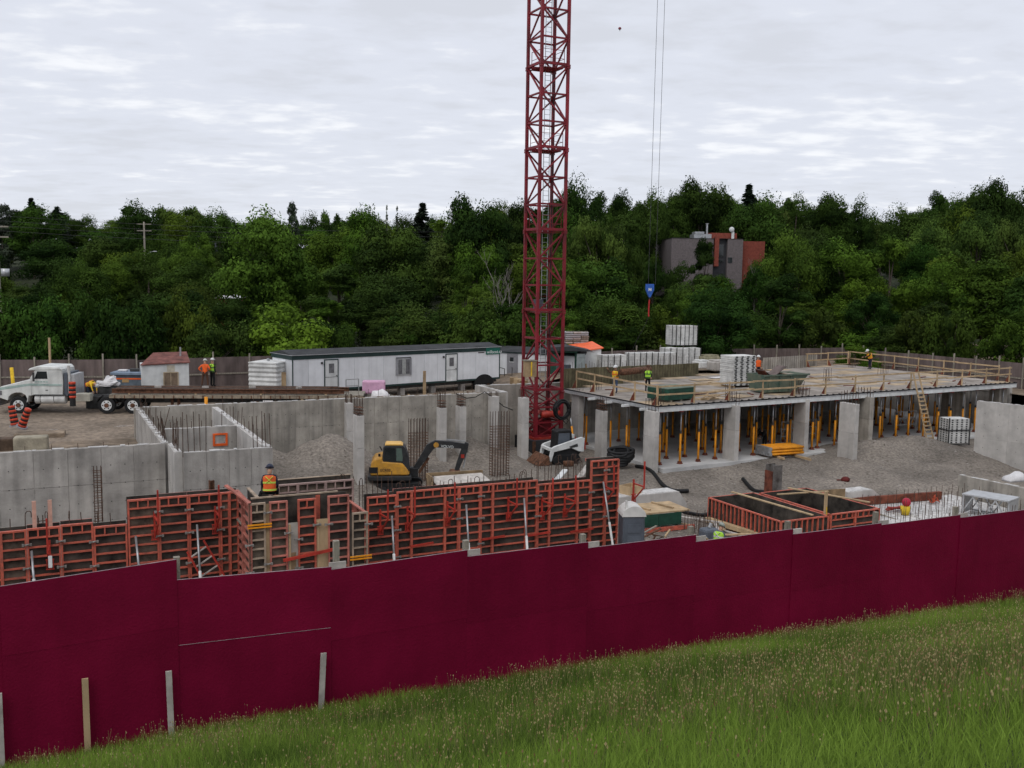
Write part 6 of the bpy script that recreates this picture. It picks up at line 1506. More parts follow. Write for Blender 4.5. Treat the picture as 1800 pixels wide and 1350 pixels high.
person('worker in white hard hat standing behind the tall white panel stack', at(1329, 674, .01) + Vector((.9, 3.2, 0)), .3, M_BROWN, M_NAVY, M_ORANGE, M_WHITE, {})
person('worker in orange bending at the left side of the tall white panel stack', at(1277, 676, .01) + Vector((0, 1.2, 0)), .9, M_ORANGE, M_NAVY, M_ORANGE, M_ORANGE, dict(wai=(0, -.06, 1.1), che=(0, -.22, 1.26), nec=(0, -.33, 1.35), hd0=(0, -.41, 1.38), hd1=(0, -.5, 1.42), Lsh=(.185, -.25, 1.30), Rsh=(-.185, -.25, 1.30), Lel=(.2, -.42, 1.05), Lwr=(.15, -.5, .8), Rel=(-.2, -.42, 1.05), Rwr=(-.15, -.5, .8)))
fbz = -1.35 + 1.78
def on_bed(px, off, z=.42): d = ray(px, 690); y = T0.y + off; return Vector((d.x * y / d.y, y, z - .0))
person('worker in orange shirt seen from behind on the flatbed load', on_bed(361, 2.2, .19), math.pi + .2, M_ORANGE, M_BROWN, None, M_WHITE2, dict(che=(0, -.05, 1.32), nec=(0, -.1, 1.45), hd0=(0, -.14, 1.53), hd1=(0, -.19, 1.64), Lsh=(.19, -.06, 1.38), Rsh=(-.19, -.06, 1.38), Rel=(-.30, .05, 1.16), Rwr=(-.2, -.18, 1.05), Lel=(.38, .06, 1.18), Lwr=(.2, .0, 1.0), Lkn=(.16, -.03, .5), Lan=(.2, .02, .09), Rkn=(-.15, -.03, .5), Ran=(-.17, .02, .09)))
person('worker in lime vest and black beside the orange shirted worker on the flatbed', on_bed(374, 2.6, .19), math.pi - .5, M_BLKC, M_BLKC, M_LIME, M_WHITE2, {}, vest_strips=M_GREEN)
person('worker in yellow and orange vest bent double behind the truck tractor', on_bed(157, 1.2, -.62), 1.2, M_VESTY, M_NAVY, M_VESTY, M_WHITE, dict(pel=(0, .1, .95), wai=(0, -.06, 1.08), che=(0, -.28, 1.12), nec=(0, -.42, 1.08), hd0=(0, -.5, 1.04), hd1=(0, -.6, .98), Lsh=(.185, -.3, 1.1), Rsh=(-.185, -.3, 1.1), Lel=(.2, -.4, .84), Lwr=(.15, -.45, .6), Rel=(-.2, -.4, .84), Rwr=(-.15, -.45, .6)), vest_strips=M_STRO)
person('worker in dark clothes bending between the shores under the deck', W(*dk(10.7, 2.0), -3.74), -.9, M_BLKC, M_BLKC, None, M_BLKC, dict(wai=(0, -.06, 1.08), che=(0, -.25, 1.22), nec=(0, -.36, 1.3), hd0=(0, -.44, 1.33), hd1=(0, -.54, 1.37), Lsh=(.185, -.28, 1.26), Rsh=(-.185, -.28, 1.26), Lel=(.2, -.45, 1.0), Lwr=(.12, -.62, .9), Rel=(-.2, -.45, 1.0), Rwr=(-.12, -.62, .9)))
def pouch(o):
    b = MB().box(-.12, .12, .1, .3, -.02, .34).build('tool_pouch', M_LEATH, o, loc=(-.24, -.02, .18), bevel=.04)
    MB().cyl((0, .1, -.01), (0, .1, .0), .02, n=6).build('pouch_tool', M_STEEL, b)
wq = W(u_at(474, 32.1, 870), 32.1, -.45)
person('worker in navy with orange vest seated on the formwork box, seen from behind', wq, math.pi + .15, M_NAVY, M_BLKC, mat('vest_orange', (.80, .14, .03), .7, .2, 4), M_HATB,
       dict(pel=(0, 0, .62), wai=(0, -.02, .80), che=(0, -.04, 1.02), nec=(0, -.06, 1.17), hd0=(0, -.09, 1.25), hd1=(0, -.13, 1.36), Lsh=(.19, -.04, 1.10), Rsh=(-.19, -.04, 1.10), Lel=(.25, .0, .84), Lwr=(.20, -.2, .70), Rel=(-.26, .0, .82), Rwr=(-.22, -.2, .68),
            Lhi=(.11, 0, .60), Lkn=(.3, -.28, .55), Lan=(.42, -.12, .18), Lto=(.5, -.25, .14), Rhi=(-.11, 0, .60), Rkn=(-.22, -.4, .62), Ran=(-.2, -.42, .2), Rto=(-.2, -.56, .16)), vest_strips=mat('strip_lime', (.55, .72, .1), .6, .1, 4), extra=pouch)
wq = at(1262, 955, -3.2)
person('worker in lime vest and grey hard hat just over the hoarding beside the footing form', Vector((wq.x, wq.y, -4.15)) , math.pi - .7, M_GREYP, M_JEAN, M_LIME, mat('grey_hat', (.28, .32, .28), .5, .1, 4), dict(che=(0, -.08, 1.31), nec=(0, -.14, 1.44), hd0=(0, -.19, 1.5), hd1=(0, -.25, 1.6), Lsh=(.185, -.08, 1.37), Rsh=(-.185, -.08, 1.37), Lel=(.25, -.15, 1.1), Lwr=(.18, -.4, 1.0), Rel=(-.25, -.15, 1.1), Rwr=(-.18, -.4, 1.0)), vest_strips=M_STR)
# ------------------------------------------------------------------ brick building on the wooded slope
BY = 150.0
bq = atd(1181, 418, BY); bx1 = atd(1308, 418, BY).x; bx2 = atd(1350, 421, BY).x; btop = bq.z
gb = float(hill_z(np.array(bq.x + 6), np.array(BY)))
bl = thing('brick_building', 'grey and red brick building among the trees on the slope', 'building', (bq.x, BY, gb - 1), .04)
Hh = btop - gb + 1; w1 = bx1 - bq.x; w2 = bx2 - bq.x
fx = lambda px: atd(px, 430, BY).x - bq.x
fz = lambda py: atd(1265, py, BY).z - gb + 1
MB().box(0, fx(1255), 0, 14, 0, Hh).build('wall', M_BRICKG, bl)
MB().box(fx(1280), w1, 0, 14, 0, Hh).build('wall', M_BRICKG, bl)
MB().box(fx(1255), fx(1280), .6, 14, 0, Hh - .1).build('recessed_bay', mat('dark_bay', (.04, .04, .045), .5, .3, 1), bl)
MB().box(fx(1257), fx(1264.5), -.15, .59, Hh - 4.2, Hh + .3).build('red_fin', M_BRICKR, bl)
MB().box(w1 + .02, w2, .9, 13, 0, Hh - .3).build('red_wing', M_BRICKR, bl)
MB().box(fx(1257), fx(1305), 3, 9, Hh + .02, Hh + 1.0).build('penthouse', M_BRICKR, bl)
for a, b, c, d in ((1264.8, 1275.5, 428, 451), (1264.8, 1275.5, 456, 461)):
    w = MB().box(fx(a), fx(b), .5, .58, fz(d), fz(c)).build('window', M_DSTEEL, bl); MB().box(fx(a) + .1, fx(b) - .1, .46, .495, fz(d) + .1, fz(c) - .1).build('pane', M_GLASS, w)
w = MB().box(fx(1281), fx(1289), -.06, -.004, fz(462), fz(452)).build('window', M_DSTEEL, bl); MB().box(fx(1281.5), fx(1288.5), -.09, -.065, fz(461.5), fz(452.5)).build('pane', M_GLASS, w)
MB().box(fx(1225), fx(1257) - .05, 2, 5, Hh + .02, Hh + .75).build('rooftop_unit', M_STEEL, bl); MB().box(fx(1226), fx(1243), 1.9, 4, Hh + .76, Hh + 1.1).build('rooftop_unit', M_STEEL, bl)
MB().cyl((fx(1249), 2.4, Hh + .75), (fx(1249), 2.4, Hh + 2.3), .16, n=10).build('flue', M_STEEL, bl); MB().cyl((fx(1249), 2.4, Hh + 2.31), (fx(1249), 2.4, Hh + 2.4), .26, n=10).build('flue_cap', M_STEEL, bl)
MB().cyl((fx(1296), 2.4, Hh + .02), (fx(1296), 2.4, Hh + 1.2), .22, n=10).build('vent_post', M_WHITE, bl); MB().ball((fx(1293), 2.2, Hh + 1.5), .42, .2, .42).build('dish', M_WHITE, bl, smooth=True)
MB().box(-.1, w1 + .1, -.1, 14.1, Hh + .001, Hh + .018).build('parapet', M_DSTEEL, bl)
# ------------------------------------------------------------------ houses, road car and poles on the far left slope
def house(label, px, py, Y, w, h, roof_h, mw, mr, dep=8):
    q = atd(px, py, Y); g = float(hill_z(np.array(q.x), np.array(Y))) - .5
    z = q.z - g
    o = thing('house', label, 'house', (q.x, Y, g), .15)
    MB().box(-w / 2, w / 2, 0, dep, 0, z - roof_h).build('wall', mw, o)
    MB().prism([(-.4, z - roof_h + .004), (dep + .4, z - roof_h + .004), (dep / 2, z)], 'x', -w / 2 - .1, w / 2 + .1).build('roof', mr, o)
    for k in (-1, 1): 
        wi = MB().box(k * w / 4 - .5, k * w / 4 + .5, -.05, -.004, z - roof_h - 1.7, z - roof_h - .6).build('window', M_WHITE, o); MB().box(k * w / 4 - .42, k * w / 4 + .42, -.07, -.052, z - roof_h - 1.62, z - roof_h - .68).build('pane', M_GLASS, wi)
house('brick house with white roof edge glimpsed between trees above the white tank', 400, 519, 112, 2.6, 4, .35, M_BRICKR, M_WHITE2)
house('house with dusty pink walls glimpsed high between the trees on the left', 388, 424, 185, 7, 6, 2.0, mat('pink_brick', (.22, .14, .14), .9, .2, 3), mat('slate_roof', (.10, .10, .13), .9, .2, 2))
q = atd(122, 464, 205); g = float(hill_z(np.array(q.x), np.array(205.)))
o = thing('parked_car', 'small white car on the road glimpsed between trees at the upper left', 'car', (q.x, 205, g + .35), .1)
MB().prism([(-2.1, .3), (-2.15, .75), (-1.5, .85), (-.9, 1.4), (.7, 1.4), (1.3, .9), (2.1, .78), (2.1, .3)], 'y', 0, 1.7).build('body', M_WHITE, o, bevel=.08)
MB().prism([(-1.35, .9), (-.85, 1.33), (.62, 1.33), (1.1, .9)], 'y', -.02, -.004).build('side_glass', M_GLASS, o)
for x in (-1.35, 1.3): MB().cyl((x, -.03, .32), (x, .2, .32), .32, n=14).build('wheel', M_BLACK, o)
MB().box(-4.5, 4.5, -.5, 3.5, -.4, -.01).build('road_patch', M_GRAV, o)
def pole(label, px, ytop, Y, h, arms=True, can=None):
    q = atd(px, ytop, Y); o = thing('utility_pole', label, 'utility pole', (q.x, Y, q.z - h), 0)
    MB().cyl((0, 0, 0), (0, 0, h), .19, .13, n=8).build('pole_shaft', M_WOODG, o, smooth=True)
    if arms:
        for z in (h - .4, h - 1.4): MB().box(-1.1, 1.1, -.08, .08, z, z + .13).build('cross_arm', M_WOODG, o)
    if can: MB().cyl((.75, -.2, h - can - .75), (.75, -.2, h - can), .38, n=12).build('transformer', M_ALU, o, smooth=True)
    return o, q
p1, q1 = pole('grey utility pole standing among the trees on the upper left slope', 253, 390, 150, 14)
MB().path([(0, 0, 8.8), (.7, 0, 9.4), (1.5, 0, 9.6)], .06, 5).build('lamp_arm', M_STEEL, p1); MB().ball((1.6, 0, 9.55), .3, .15, .1).build('lamp_head', M_STEEL, p1)
p2, q2 = pole('dark utility pole with pale transformer at the left edge of the photo', -6, 392, 96, 15, True, 4.4)
for k in range(4):
    o = thing('power_line', ['top power line running left from the upper slope pole', 'second power line from the upper slope pole', 'third power line from the upper slope pole', 'lowest power line from the upper slope pole'][k], 'power line', q1 + Vector((-.6 + .4 * k, 0, -.3 - .75 * k)), 0)
    MB().path([(40 * (t - .45) * 2.4, 22 * (t - .45), -5.0 * (t * (1 - t)) + 1.2 + (t - .45) * -2) for t in np.linspace(0, 1, 17)], .022, 4).build('wire', M_DSTEEL, o)

# ------------------------------------------------------------------ trees
M_LEAF = mat('leaves', (.056, .097, .0175), .9, .4, .7, attr='tone', tint=True, trans=.12, col2=(.016, .033, .008), spec=.04)
M_NEEDLE = mat('needles', (.075, .10, .05), .7, .4, .9, attr='tone', tint=True, trans=.15, col2=(.035, .052, .028))
def leaf_quads(P, N, size, tone, m, name, elong=1.5, droop=0.0):
    n = len(P)
    nd = N + rng.normal(0, .32, (n, 3)); nd /= np.linalg.norm(nd, axis=1)[:, None]
    t = rng.normal(0, 1, (n, 3)); t[:, 2] -= droop; t -= nd * (t * nd).sum(1)[:, None]; t /= np.linalg.norm(t, axis=1)[:, None]
    b = np.cross(nd, t)
    s = (size * rng.uniform(.6, 1.35, n))[:, None]
    co = np.stack([P - t * s * elong * .5, P + b * s * .42 - t * s * .1, P + t * s * elong * .5, P - b * s * .42 + t * s * .1], 1).reshape(-1, 3)
    f = np.arange(n * 4).reshape(n, 4)
    return nput(name, co, f, m, attr=tone, link=False)
def lobes_tree(seed, H, rx, base, nl, nleaf, size, m=M_LEAF, top_bias=.5, lobe=(.28, .46), irregular=.25, droop=0.0, shape=None):
    r = np.random.default_rng(seed)
    cz = (base + H) / 2; hz = (H - base) / 2
    C = []
    while len(C) < nl:
        d = r.normal(0, 1, 3); d /= np.linalg.norm(d); k = r.uniform(.35, 1.0) ** .6
        p = np.array([d[0] * rx * k, d[1] * rx * k, cz + d[2] * hz * k])
        wz = shape((p[2] - base) / (H - base)) if shape else 1
        p[:2] *= wz
        C.append((p * np.array([1, 1, 1]), r.uniform(*lobe) * rx * (1 + irregular * r.normal()) * (.75 + .25 * wz), r.uniform(0, 1)))
    per = nleaf // nl; PP = []; NN = []; TT = []
    for c, rad, tn in C:
        rad = max(.5, min(rad, .62 * rx))
        d = r.normal(0, 1, (per, 3)); d[:, 2] = d[:, 2] * .8 + .18; d /= np.linalg.norm(d, axis=1)[:, None]
        k = rad * r.uniform(.55, 1.08, per) ** .8
        bump = 1 + .22 * np.sin(d[:, 0] * 7 + seed) * np.sin(d[:, 1] * 6 + 2) + .15 * np.sin(d[:, 2] * 9)
        P = c + d * (k * bump)[:, None] * np.array([1, 1, .82])
        PP.append(P); NN.append(d); TT.append(np.clip(.22 + .56 * tn + r.normal(0, .11, per), 0, 1))
    P, N, T = np.concatenate(PP), np.concatenate(NN), np.concatenate(TT)
    return leaf_quads(P, N, size, T, m, 'crown', droop=droop), [(c, rad) for c, rad, _ in C]
def trunk_mesh(H, base, r, lobes=(), m=M_BARK, seed=0):
    q = random.Random(seed); b = MB()
    b.path([(0, 0, -1.5), (.05 * q.uniform(-1, 1), 0, base * .6), (.2 * q.uniform(-1, 1), .2 * q.uniform(-1, 1), base + (H - base) * .35), (.3 * q.uniform(-1, 1), .2, H * .82)], [r * 1.2, r * .95, r * .6, r * .15], 7)
    for c, rad in list(lobes)[:12]:
        z = base * .8 + (c[2] - base) * .45
        b.path([(0, 0, max(base * .5, z)), (c[0] * .5, c[1] * .5, z + (c[2] - z) * .6), tuple(c)], [r * .45, r * .3, r * .1], 5)
    return b.mesh('trunk', m)
def conifer(seed, H, rx, n, size, m=M_NEEDLE, p=.85, gap=.0):
    r = np.random.default_rng(seed); PP = []; NN = []; TT = []
    nb = int(H * 14)
    for i in range(nb):
        t = r.uniform(.06, 1) ; z = H * t; L = rx * (1 - t) ** p * r.uniform(.7, 1.1) + .12
        a = r.uniform(0, 6.283); k = n // nb
        s = r.uniform(.1, 1, k); P = np.stack([np.cos(a) * L * s, np.sin(a) * L * s, z - .28 * L * s ** 1.5 + .1 * L * s ** 3], 1) + r.normal(0, .13, (k, 3)) * (1 - .5 * s)[:, None]
        PP.append(P); NN.append(np.tile([0, 0, 1.], (k, 1))); TT.append(np.clip(.45 + r.normal(0, .2) + r.normal(0, .15, k), 0, 1))
    return leaf_quads(np.concatenate(PP), np.concatenate(NN), size, np.concatenate(TT), m, 'crown', 1.8)
TV = {}
def variant(k, crown, trunk, H): TV.setdefault(k, []).append((crown, trunk, H))
for s in range(4):
    c, l = lobes_tree(10 + s, 14, 4.9, 2.6, 30 + 4 * s, 30000, .235); variant('broad', c, trunk_mesh(14, 3.2, .28, l, seed=s), 14)
for s in range(3):
    c, l = lobes_tree(30 + s, 16, 3.7, 2.2, 30, 26000, .23, lobe=(.3, .5)); variant('tall', c, trunk_mesh(16, 3.5, .26, l, seed=s), 16)
for s in range(2):
    c, l = lobes_tree(50 + s, 13, 5.4, 1.5, 48, 28000, .21, lobe=(.2, .34), droop=1.2, irregular=.12); variant('willow', c, trunk_mesh(13, 2.5, .3, l, seed=s), 13)
for s in range(2):
    c, l = lobes_tree(60 + s, 12, 3.4, 3.5, 14, 3200, .33, lobe=(.22, .36)); variant('sparse', c, trunk_mesh(12, 4, .18, l, seed=s), 12)
for s in range(2):
    c, l = lobes_tree(70 + s, 5, 3.2, .2, 26, 16000, .19, lobe=(.28, .42)); variant('bush', c, trunk_mesh(5, .8, .12, l, seed=s), 5)
c, l = lobes_tree(80, 15, 1.9, 1.5, 46, 8500, .28, m=M_NEEDLE, lobe=(.4, .6)); variant('column', c, trunk_mesh(15, 2, .2, l), 15)
variant('spruce', conifer(90, 15, 3.6, 22000, .24), trunk_mesh(15, 12, .2), 15)
variant('spruce', conifer(91, 14, 4.3, 20000, .25, p=.7), trunk_mesh(14, 11, .2), 14)
variant('spire', conifer(92, 12, 1.3, 1300, .26, p=.8), trunk_mesh(12, 10, .14), 12)
def dead_mesh(seed):
    q = random.Random(seed); b = MB()
    def br_(p, d, L, r, lv):
        e = p + d * L; mid = p + d * L * .5 + Vector((q.uniform(-.1, .1), q.uniform(-.1, .1), 0)) * L
        b.path([p, mid, e], [r, r * .75, r * .4], 5)
        if lv:
            for k in range(3):
                t = q.uniform(.4, 1); nd = (d + Vector((q.uniform(-.7, .7), q.uniform(-.7, .7), q.uniform(-.05, .4)))).normalized(); br_(p + d * L * t, nd, L * q.uniform(.4, .65), r * .5, lv - 1)
    for k in range(3): br_(Vector((0, 0, -.5)), Vector((-.35 + .35 * k, .1 * k, 1)).normalized(), 6.5 - k, .085, 3)
    return b.mesh('trunk', M_BARE)
DEAD = [dead_mesh(3), dead_mesh(8)]
ntree = 0
def tree(label, px, ytop, Y, wpx, kind, tint, group=None, vi=None, sink=0, free=True):
    global ntree
    q = atd(px, ytop, Y); g = float(hill_z(np.array(q.x), np.array(Y))) - sink
    h = max(2.5, q.z - g); w = wpx * Y / FPX
    cr, tr, H = TV[kind][(ntree if vi is None else vi) % len(TV[kind])]
    s = h / H
    o = thing('spruce_tree' if kind in ('spruce', 'spire') else 'bush' if kind == 'bush' else 'willow_tree' if kind == 'willow' else 'deciduous_tree', label, 'bush' if kind == 'bush' else 'tree', (q.x, Y, g), random.uniform(0, 6.28), group)
    R0 = {'broad': 4.9 * 1.12, 'tall': 3.7 * 1.12, 'willow': 5.4 * 1.15, 'sparse': 3.4 * 1.25, 'bush': 3.2 * 1.25, 'column': 1.9 * 1.35, 'spruce': 2.9, 'spire': 1.3}[kind]
    sxy = w / 2 / R0
    if kind not in ('spire', 'column', 'bush'): sxy = min(max(sxy, s / (2.1 if free else 1.5)), s / .72)
    c = put('crown', cr, o, scale=(sxy, sxy, s)); c.color = (*tint, 1)
    put('trunk', tr, o, scale=(min(sxy, s) * 1.1, min(sxy, s) * 1.1, s))
    ntree += 1
    return o
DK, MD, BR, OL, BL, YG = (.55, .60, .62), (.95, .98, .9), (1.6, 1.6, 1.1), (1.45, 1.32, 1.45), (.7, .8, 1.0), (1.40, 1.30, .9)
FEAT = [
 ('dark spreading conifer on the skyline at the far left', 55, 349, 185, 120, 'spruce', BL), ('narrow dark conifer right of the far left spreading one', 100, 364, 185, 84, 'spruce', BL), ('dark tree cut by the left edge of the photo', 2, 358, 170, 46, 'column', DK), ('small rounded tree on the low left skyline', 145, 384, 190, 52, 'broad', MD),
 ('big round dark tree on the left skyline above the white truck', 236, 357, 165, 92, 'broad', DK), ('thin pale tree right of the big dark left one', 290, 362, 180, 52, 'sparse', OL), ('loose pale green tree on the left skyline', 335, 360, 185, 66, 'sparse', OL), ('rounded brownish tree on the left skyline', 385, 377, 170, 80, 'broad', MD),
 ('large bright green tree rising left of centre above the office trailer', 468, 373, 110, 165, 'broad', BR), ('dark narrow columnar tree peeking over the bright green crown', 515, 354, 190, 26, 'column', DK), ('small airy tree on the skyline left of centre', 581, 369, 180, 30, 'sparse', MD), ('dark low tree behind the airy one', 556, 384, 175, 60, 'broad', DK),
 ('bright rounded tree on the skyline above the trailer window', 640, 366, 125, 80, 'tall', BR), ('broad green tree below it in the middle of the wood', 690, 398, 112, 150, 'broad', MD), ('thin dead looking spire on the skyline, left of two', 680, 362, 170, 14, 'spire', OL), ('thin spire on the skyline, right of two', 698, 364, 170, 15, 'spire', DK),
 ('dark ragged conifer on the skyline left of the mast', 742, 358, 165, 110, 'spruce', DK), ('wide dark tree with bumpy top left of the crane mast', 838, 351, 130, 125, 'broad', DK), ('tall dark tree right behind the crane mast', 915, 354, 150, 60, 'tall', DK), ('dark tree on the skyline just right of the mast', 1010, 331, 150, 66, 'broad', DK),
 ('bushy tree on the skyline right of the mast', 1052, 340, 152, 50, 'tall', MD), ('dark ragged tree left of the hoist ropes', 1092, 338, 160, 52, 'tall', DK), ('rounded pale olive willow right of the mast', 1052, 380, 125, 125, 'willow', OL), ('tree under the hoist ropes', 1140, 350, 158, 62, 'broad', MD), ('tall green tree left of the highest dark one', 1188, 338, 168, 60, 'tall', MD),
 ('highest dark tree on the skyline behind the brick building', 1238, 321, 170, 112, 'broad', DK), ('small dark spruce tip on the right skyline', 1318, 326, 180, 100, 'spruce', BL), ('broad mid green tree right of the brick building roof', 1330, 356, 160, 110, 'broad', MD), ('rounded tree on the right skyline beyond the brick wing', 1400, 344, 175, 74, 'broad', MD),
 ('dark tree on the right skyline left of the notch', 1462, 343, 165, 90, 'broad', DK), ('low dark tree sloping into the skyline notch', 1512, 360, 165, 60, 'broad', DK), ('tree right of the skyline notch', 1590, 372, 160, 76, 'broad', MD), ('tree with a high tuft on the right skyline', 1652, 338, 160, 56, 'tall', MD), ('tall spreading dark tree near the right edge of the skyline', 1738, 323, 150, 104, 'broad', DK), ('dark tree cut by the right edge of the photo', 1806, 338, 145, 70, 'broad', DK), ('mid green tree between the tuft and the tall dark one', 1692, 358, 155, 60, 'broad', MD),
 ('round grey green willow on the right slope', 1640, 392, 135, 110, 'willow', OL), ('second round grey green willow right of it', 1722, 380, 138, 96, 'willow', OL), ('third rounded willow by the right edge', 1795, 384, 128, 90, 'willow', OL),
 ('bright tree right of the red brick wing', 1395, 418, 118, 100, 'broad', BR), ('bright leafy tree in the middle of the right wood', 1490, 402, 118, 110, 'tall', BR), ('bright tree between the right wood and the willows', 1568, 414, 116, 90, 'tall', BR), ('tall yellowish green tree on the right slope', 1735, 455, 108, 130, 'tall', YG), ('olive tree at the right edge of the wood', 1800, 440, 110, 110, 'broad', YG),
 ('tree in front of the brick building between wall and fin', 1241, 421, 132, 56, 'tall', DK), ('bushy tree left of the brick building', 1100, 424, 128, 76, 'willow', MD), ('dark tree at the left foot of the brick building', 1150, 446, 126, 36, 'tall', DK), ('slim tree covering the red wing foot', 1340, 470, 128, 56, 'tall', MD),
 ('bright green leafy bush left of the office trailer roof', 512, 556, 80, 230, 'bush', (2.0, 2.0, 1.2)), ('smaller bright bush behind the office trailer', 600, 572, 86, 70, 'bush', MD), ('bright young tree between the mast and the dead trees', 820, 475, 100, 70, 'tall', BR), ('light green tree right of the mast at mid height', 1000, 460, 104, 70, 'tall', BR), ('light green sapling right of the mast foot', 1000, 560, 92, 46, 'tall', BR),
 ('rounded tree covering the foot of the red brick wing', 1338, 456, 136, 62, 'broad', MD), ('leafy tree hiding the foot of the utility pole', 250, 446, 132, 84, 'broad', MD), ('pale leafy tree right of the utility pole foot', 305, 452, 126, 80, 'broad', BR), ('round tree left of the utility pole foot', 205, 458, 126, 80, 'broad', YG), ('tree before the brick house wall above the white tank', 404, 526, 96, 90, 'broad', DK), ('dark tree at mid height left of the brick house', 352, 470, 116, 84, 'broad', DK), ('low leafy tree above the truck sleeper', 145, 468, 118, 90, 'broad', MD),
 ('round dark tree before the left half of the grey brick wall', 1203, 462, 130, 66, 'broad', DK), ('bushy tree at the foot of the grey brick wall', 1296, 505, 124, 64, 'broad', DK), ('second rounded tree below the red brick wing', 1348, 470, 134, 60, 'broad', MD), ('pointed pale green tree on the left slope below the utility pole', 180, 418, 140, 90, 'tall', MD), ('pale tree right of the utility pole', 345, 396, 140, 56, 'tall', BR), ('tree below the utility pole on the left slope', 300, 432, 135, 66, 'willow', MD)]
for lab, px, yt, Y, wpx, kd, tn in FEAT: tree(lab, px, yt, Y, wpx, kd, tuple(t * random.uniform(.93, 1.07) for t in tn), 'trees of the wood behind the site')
# the rest of the wood
SKY = [(-200, 360), (0, 372), (60, 352), (110, 368), (180, 394), (240, 360), (340, 362), (420, 388), (470, 377), (560, 382), (640, 369), (700, 378), (760, 372), (840, 353), (920, 356), (1010, 334), (1090, 342), (1140, 350), (1240, 324), (1310, 345), (1400, 348), (1500, 352), (1545, 385), (1590, 374), (1650, 345), (1740, 326), (1800, 342), (2000, 340)]
sky_y = lambda x: float(np.interp(x, [a for a, b in SKY], [b for a, b in SKY]))
LAND = [(-400, 'left of the photo edge'), (30, 'above the truck hood'), (95, 'above the truck cab'), (165, 'behind the truck tail'), (225, 'above the grey bin'), (295, 'above the white shack'), (365, 'above the orange shirted worker'), (450, 'above the ridged tank'), (540, 'above the trailer left door'), (630, 'left of the trailer window'), (708, 'above the trailer window'), (790, 'above the trailer right door'), (865, 'above the trailer sign'), (935, 'behind the crane mast'), (1010, 'above the orange roofed shed'), (1075, 'left of the blue hook block'), (1142, 'below the hook ropes'), (1200, 'above the high white panel block'), (1260, 'below the brick building'), (1320, 'above the tall white panel stack'), (1390, 'above the skip'), (1460, 'above the deck middle'), (1530, 'above the far worker'), (1600, 'above the ladder top'), (1680, 'above the right deck end'), (1750, 'above the far right hoarding'), (1830, 'at the right edge'), (2200, 'right of the photo edge')]
rows = [(226, 8, 'far on the ridge'), (200, 8, 'on the ridge'), (176, 8, 'high on the slope'), (152, 8, 'on the upper slope'), (134, 8.5, 'at mid slope'), (120, 8, 'on the lower slope'), (109, 7.5, 'low on the slope'), (101, 7, 'near the hoarding'), (94, 6.5, 'right behind the hoarding')]
used = {}
for ri, (Y0, sp, where) in enumerate(rows):
    half = Y0 * .56 + 8; n = int(2 * half / sp)
    for i in range(n):
        x = -half + (i + .5 + random.uniform(-.35, .35)) * 2 * half / n; Y = Y0 + random.uniform(-4, 4)
        if x < -5: Y -= (8 if Y0 < 115 else 0)
        px = CX + FPX * x / Y
        lo = sky_y(px) + 9
        tgt = [8, 14, 24, 42, 70, 105, 145, 185, 215][ri]
        yt = max(lo, sky_y(px) + tgt * random.uniform(.7, 1.25))
        if px < 420 and ri > 2: yt += 24
        wpx = random.uniform(6.5, 11) * FPX / Y
        if 1150 < px + wpx * .45 and px - wpx * .45 < 1360 and Y < 158: yt = max(yt, 474 if px < 1262 or px > 1325 else 552); wpx *= .8
        if 375 < px < 430 and Y < 112: yt = max(yt, 508)
        kd = random.choices(['broad', 'tall', 'willow', 'sparse'], [5, 4, 1.2, .3])[0]
        tn = random.choice([DK, MD, MD, DK, YG, BR, OL] if ri < 7 else [DK, DK, MD, DK, MD, YG])  # front rows mostly dark: shade low in the wood put into the tints
        nm = {id(DK): 'dark green', id(MD): 'mid green', id(YG): 'yellowish green', id(BR): 'bright green', id(OL): 'olive'}[id(tn)]
        land = min(LAND, key=lambda a: abs(a[0] - px))[1]
        kn = {'broad': 'broad crowned', 'tall': 'upright', 'willow': 'drooping', 'sparse': 'thin'}[kd]
        lab = f'{nm} {kn} tree {where}, {land}'.replace('right behind the hoarding', 'behind the hoarding')
        used[lab] = used.get(lab, 0) + 1
        if used[lab] > 1: lab = ['second', 'third', 'fourth'][min(2, used[lab] - 2)] + ' ' + lab
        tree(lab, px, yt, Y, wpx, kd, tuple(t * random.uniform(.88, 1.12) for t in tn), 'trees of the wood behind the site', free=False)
# low bushes filling the foot of the wood
for i in range(26):
    px = -60 + i * 76 + random.uniform(-25, 25); Y = (77 if px < 480 else 86 if px < 960 else 99) + random.uniform(0, 4)
    yt = random.uniform(545, 585) if px > 480 else random.uniform(525, 580)
    land = min(LAND, key=lambda a: abs(a[0] - px))[1]
    if 380 < px < 660: continue
    if px > 1480: Y = max(81, 99 - (px - 1480) * .05) + 2
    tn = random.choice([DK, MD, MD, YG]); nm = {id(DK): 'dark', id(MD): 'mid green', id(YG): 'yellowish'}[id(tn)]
    lab = f'{nm} leafy bush at the foot of the wood, {land}'; used[lab] = used.get(lab, 0) + 1
    if used[lab] > 1: lab += ', right one'
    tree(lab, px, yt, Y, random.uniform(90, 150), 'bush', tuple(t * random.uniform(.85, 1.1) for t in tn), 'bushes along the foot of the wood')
for k, (px, yb, yt, Y, lab) in enumerate(((893, 560, 440, 103, 'bare grey dead tree left of the crane mast'), (880, 552, 480, 100, 'smaller bare grey dead tree left of the first'), (1312, 540, 455, 120, 'bare branched dead tree before the brick building'))):
    q = atd(px, yt, Y); qb = atd(px, yb, Y); h = q.z - qb.z
    o = thing('dead_tree', lab, 'tree', (qb.x, Y - 4, qb.z), .7 * k); put('trunk', DEAD[k % 2], o, scale=(h / 9.5, h / 9.5, h / 9.5))
    MB().cyl((0, 0, -8), (0, 0, 0), .16, .14, n=6).build('stem', M_BARE, o)

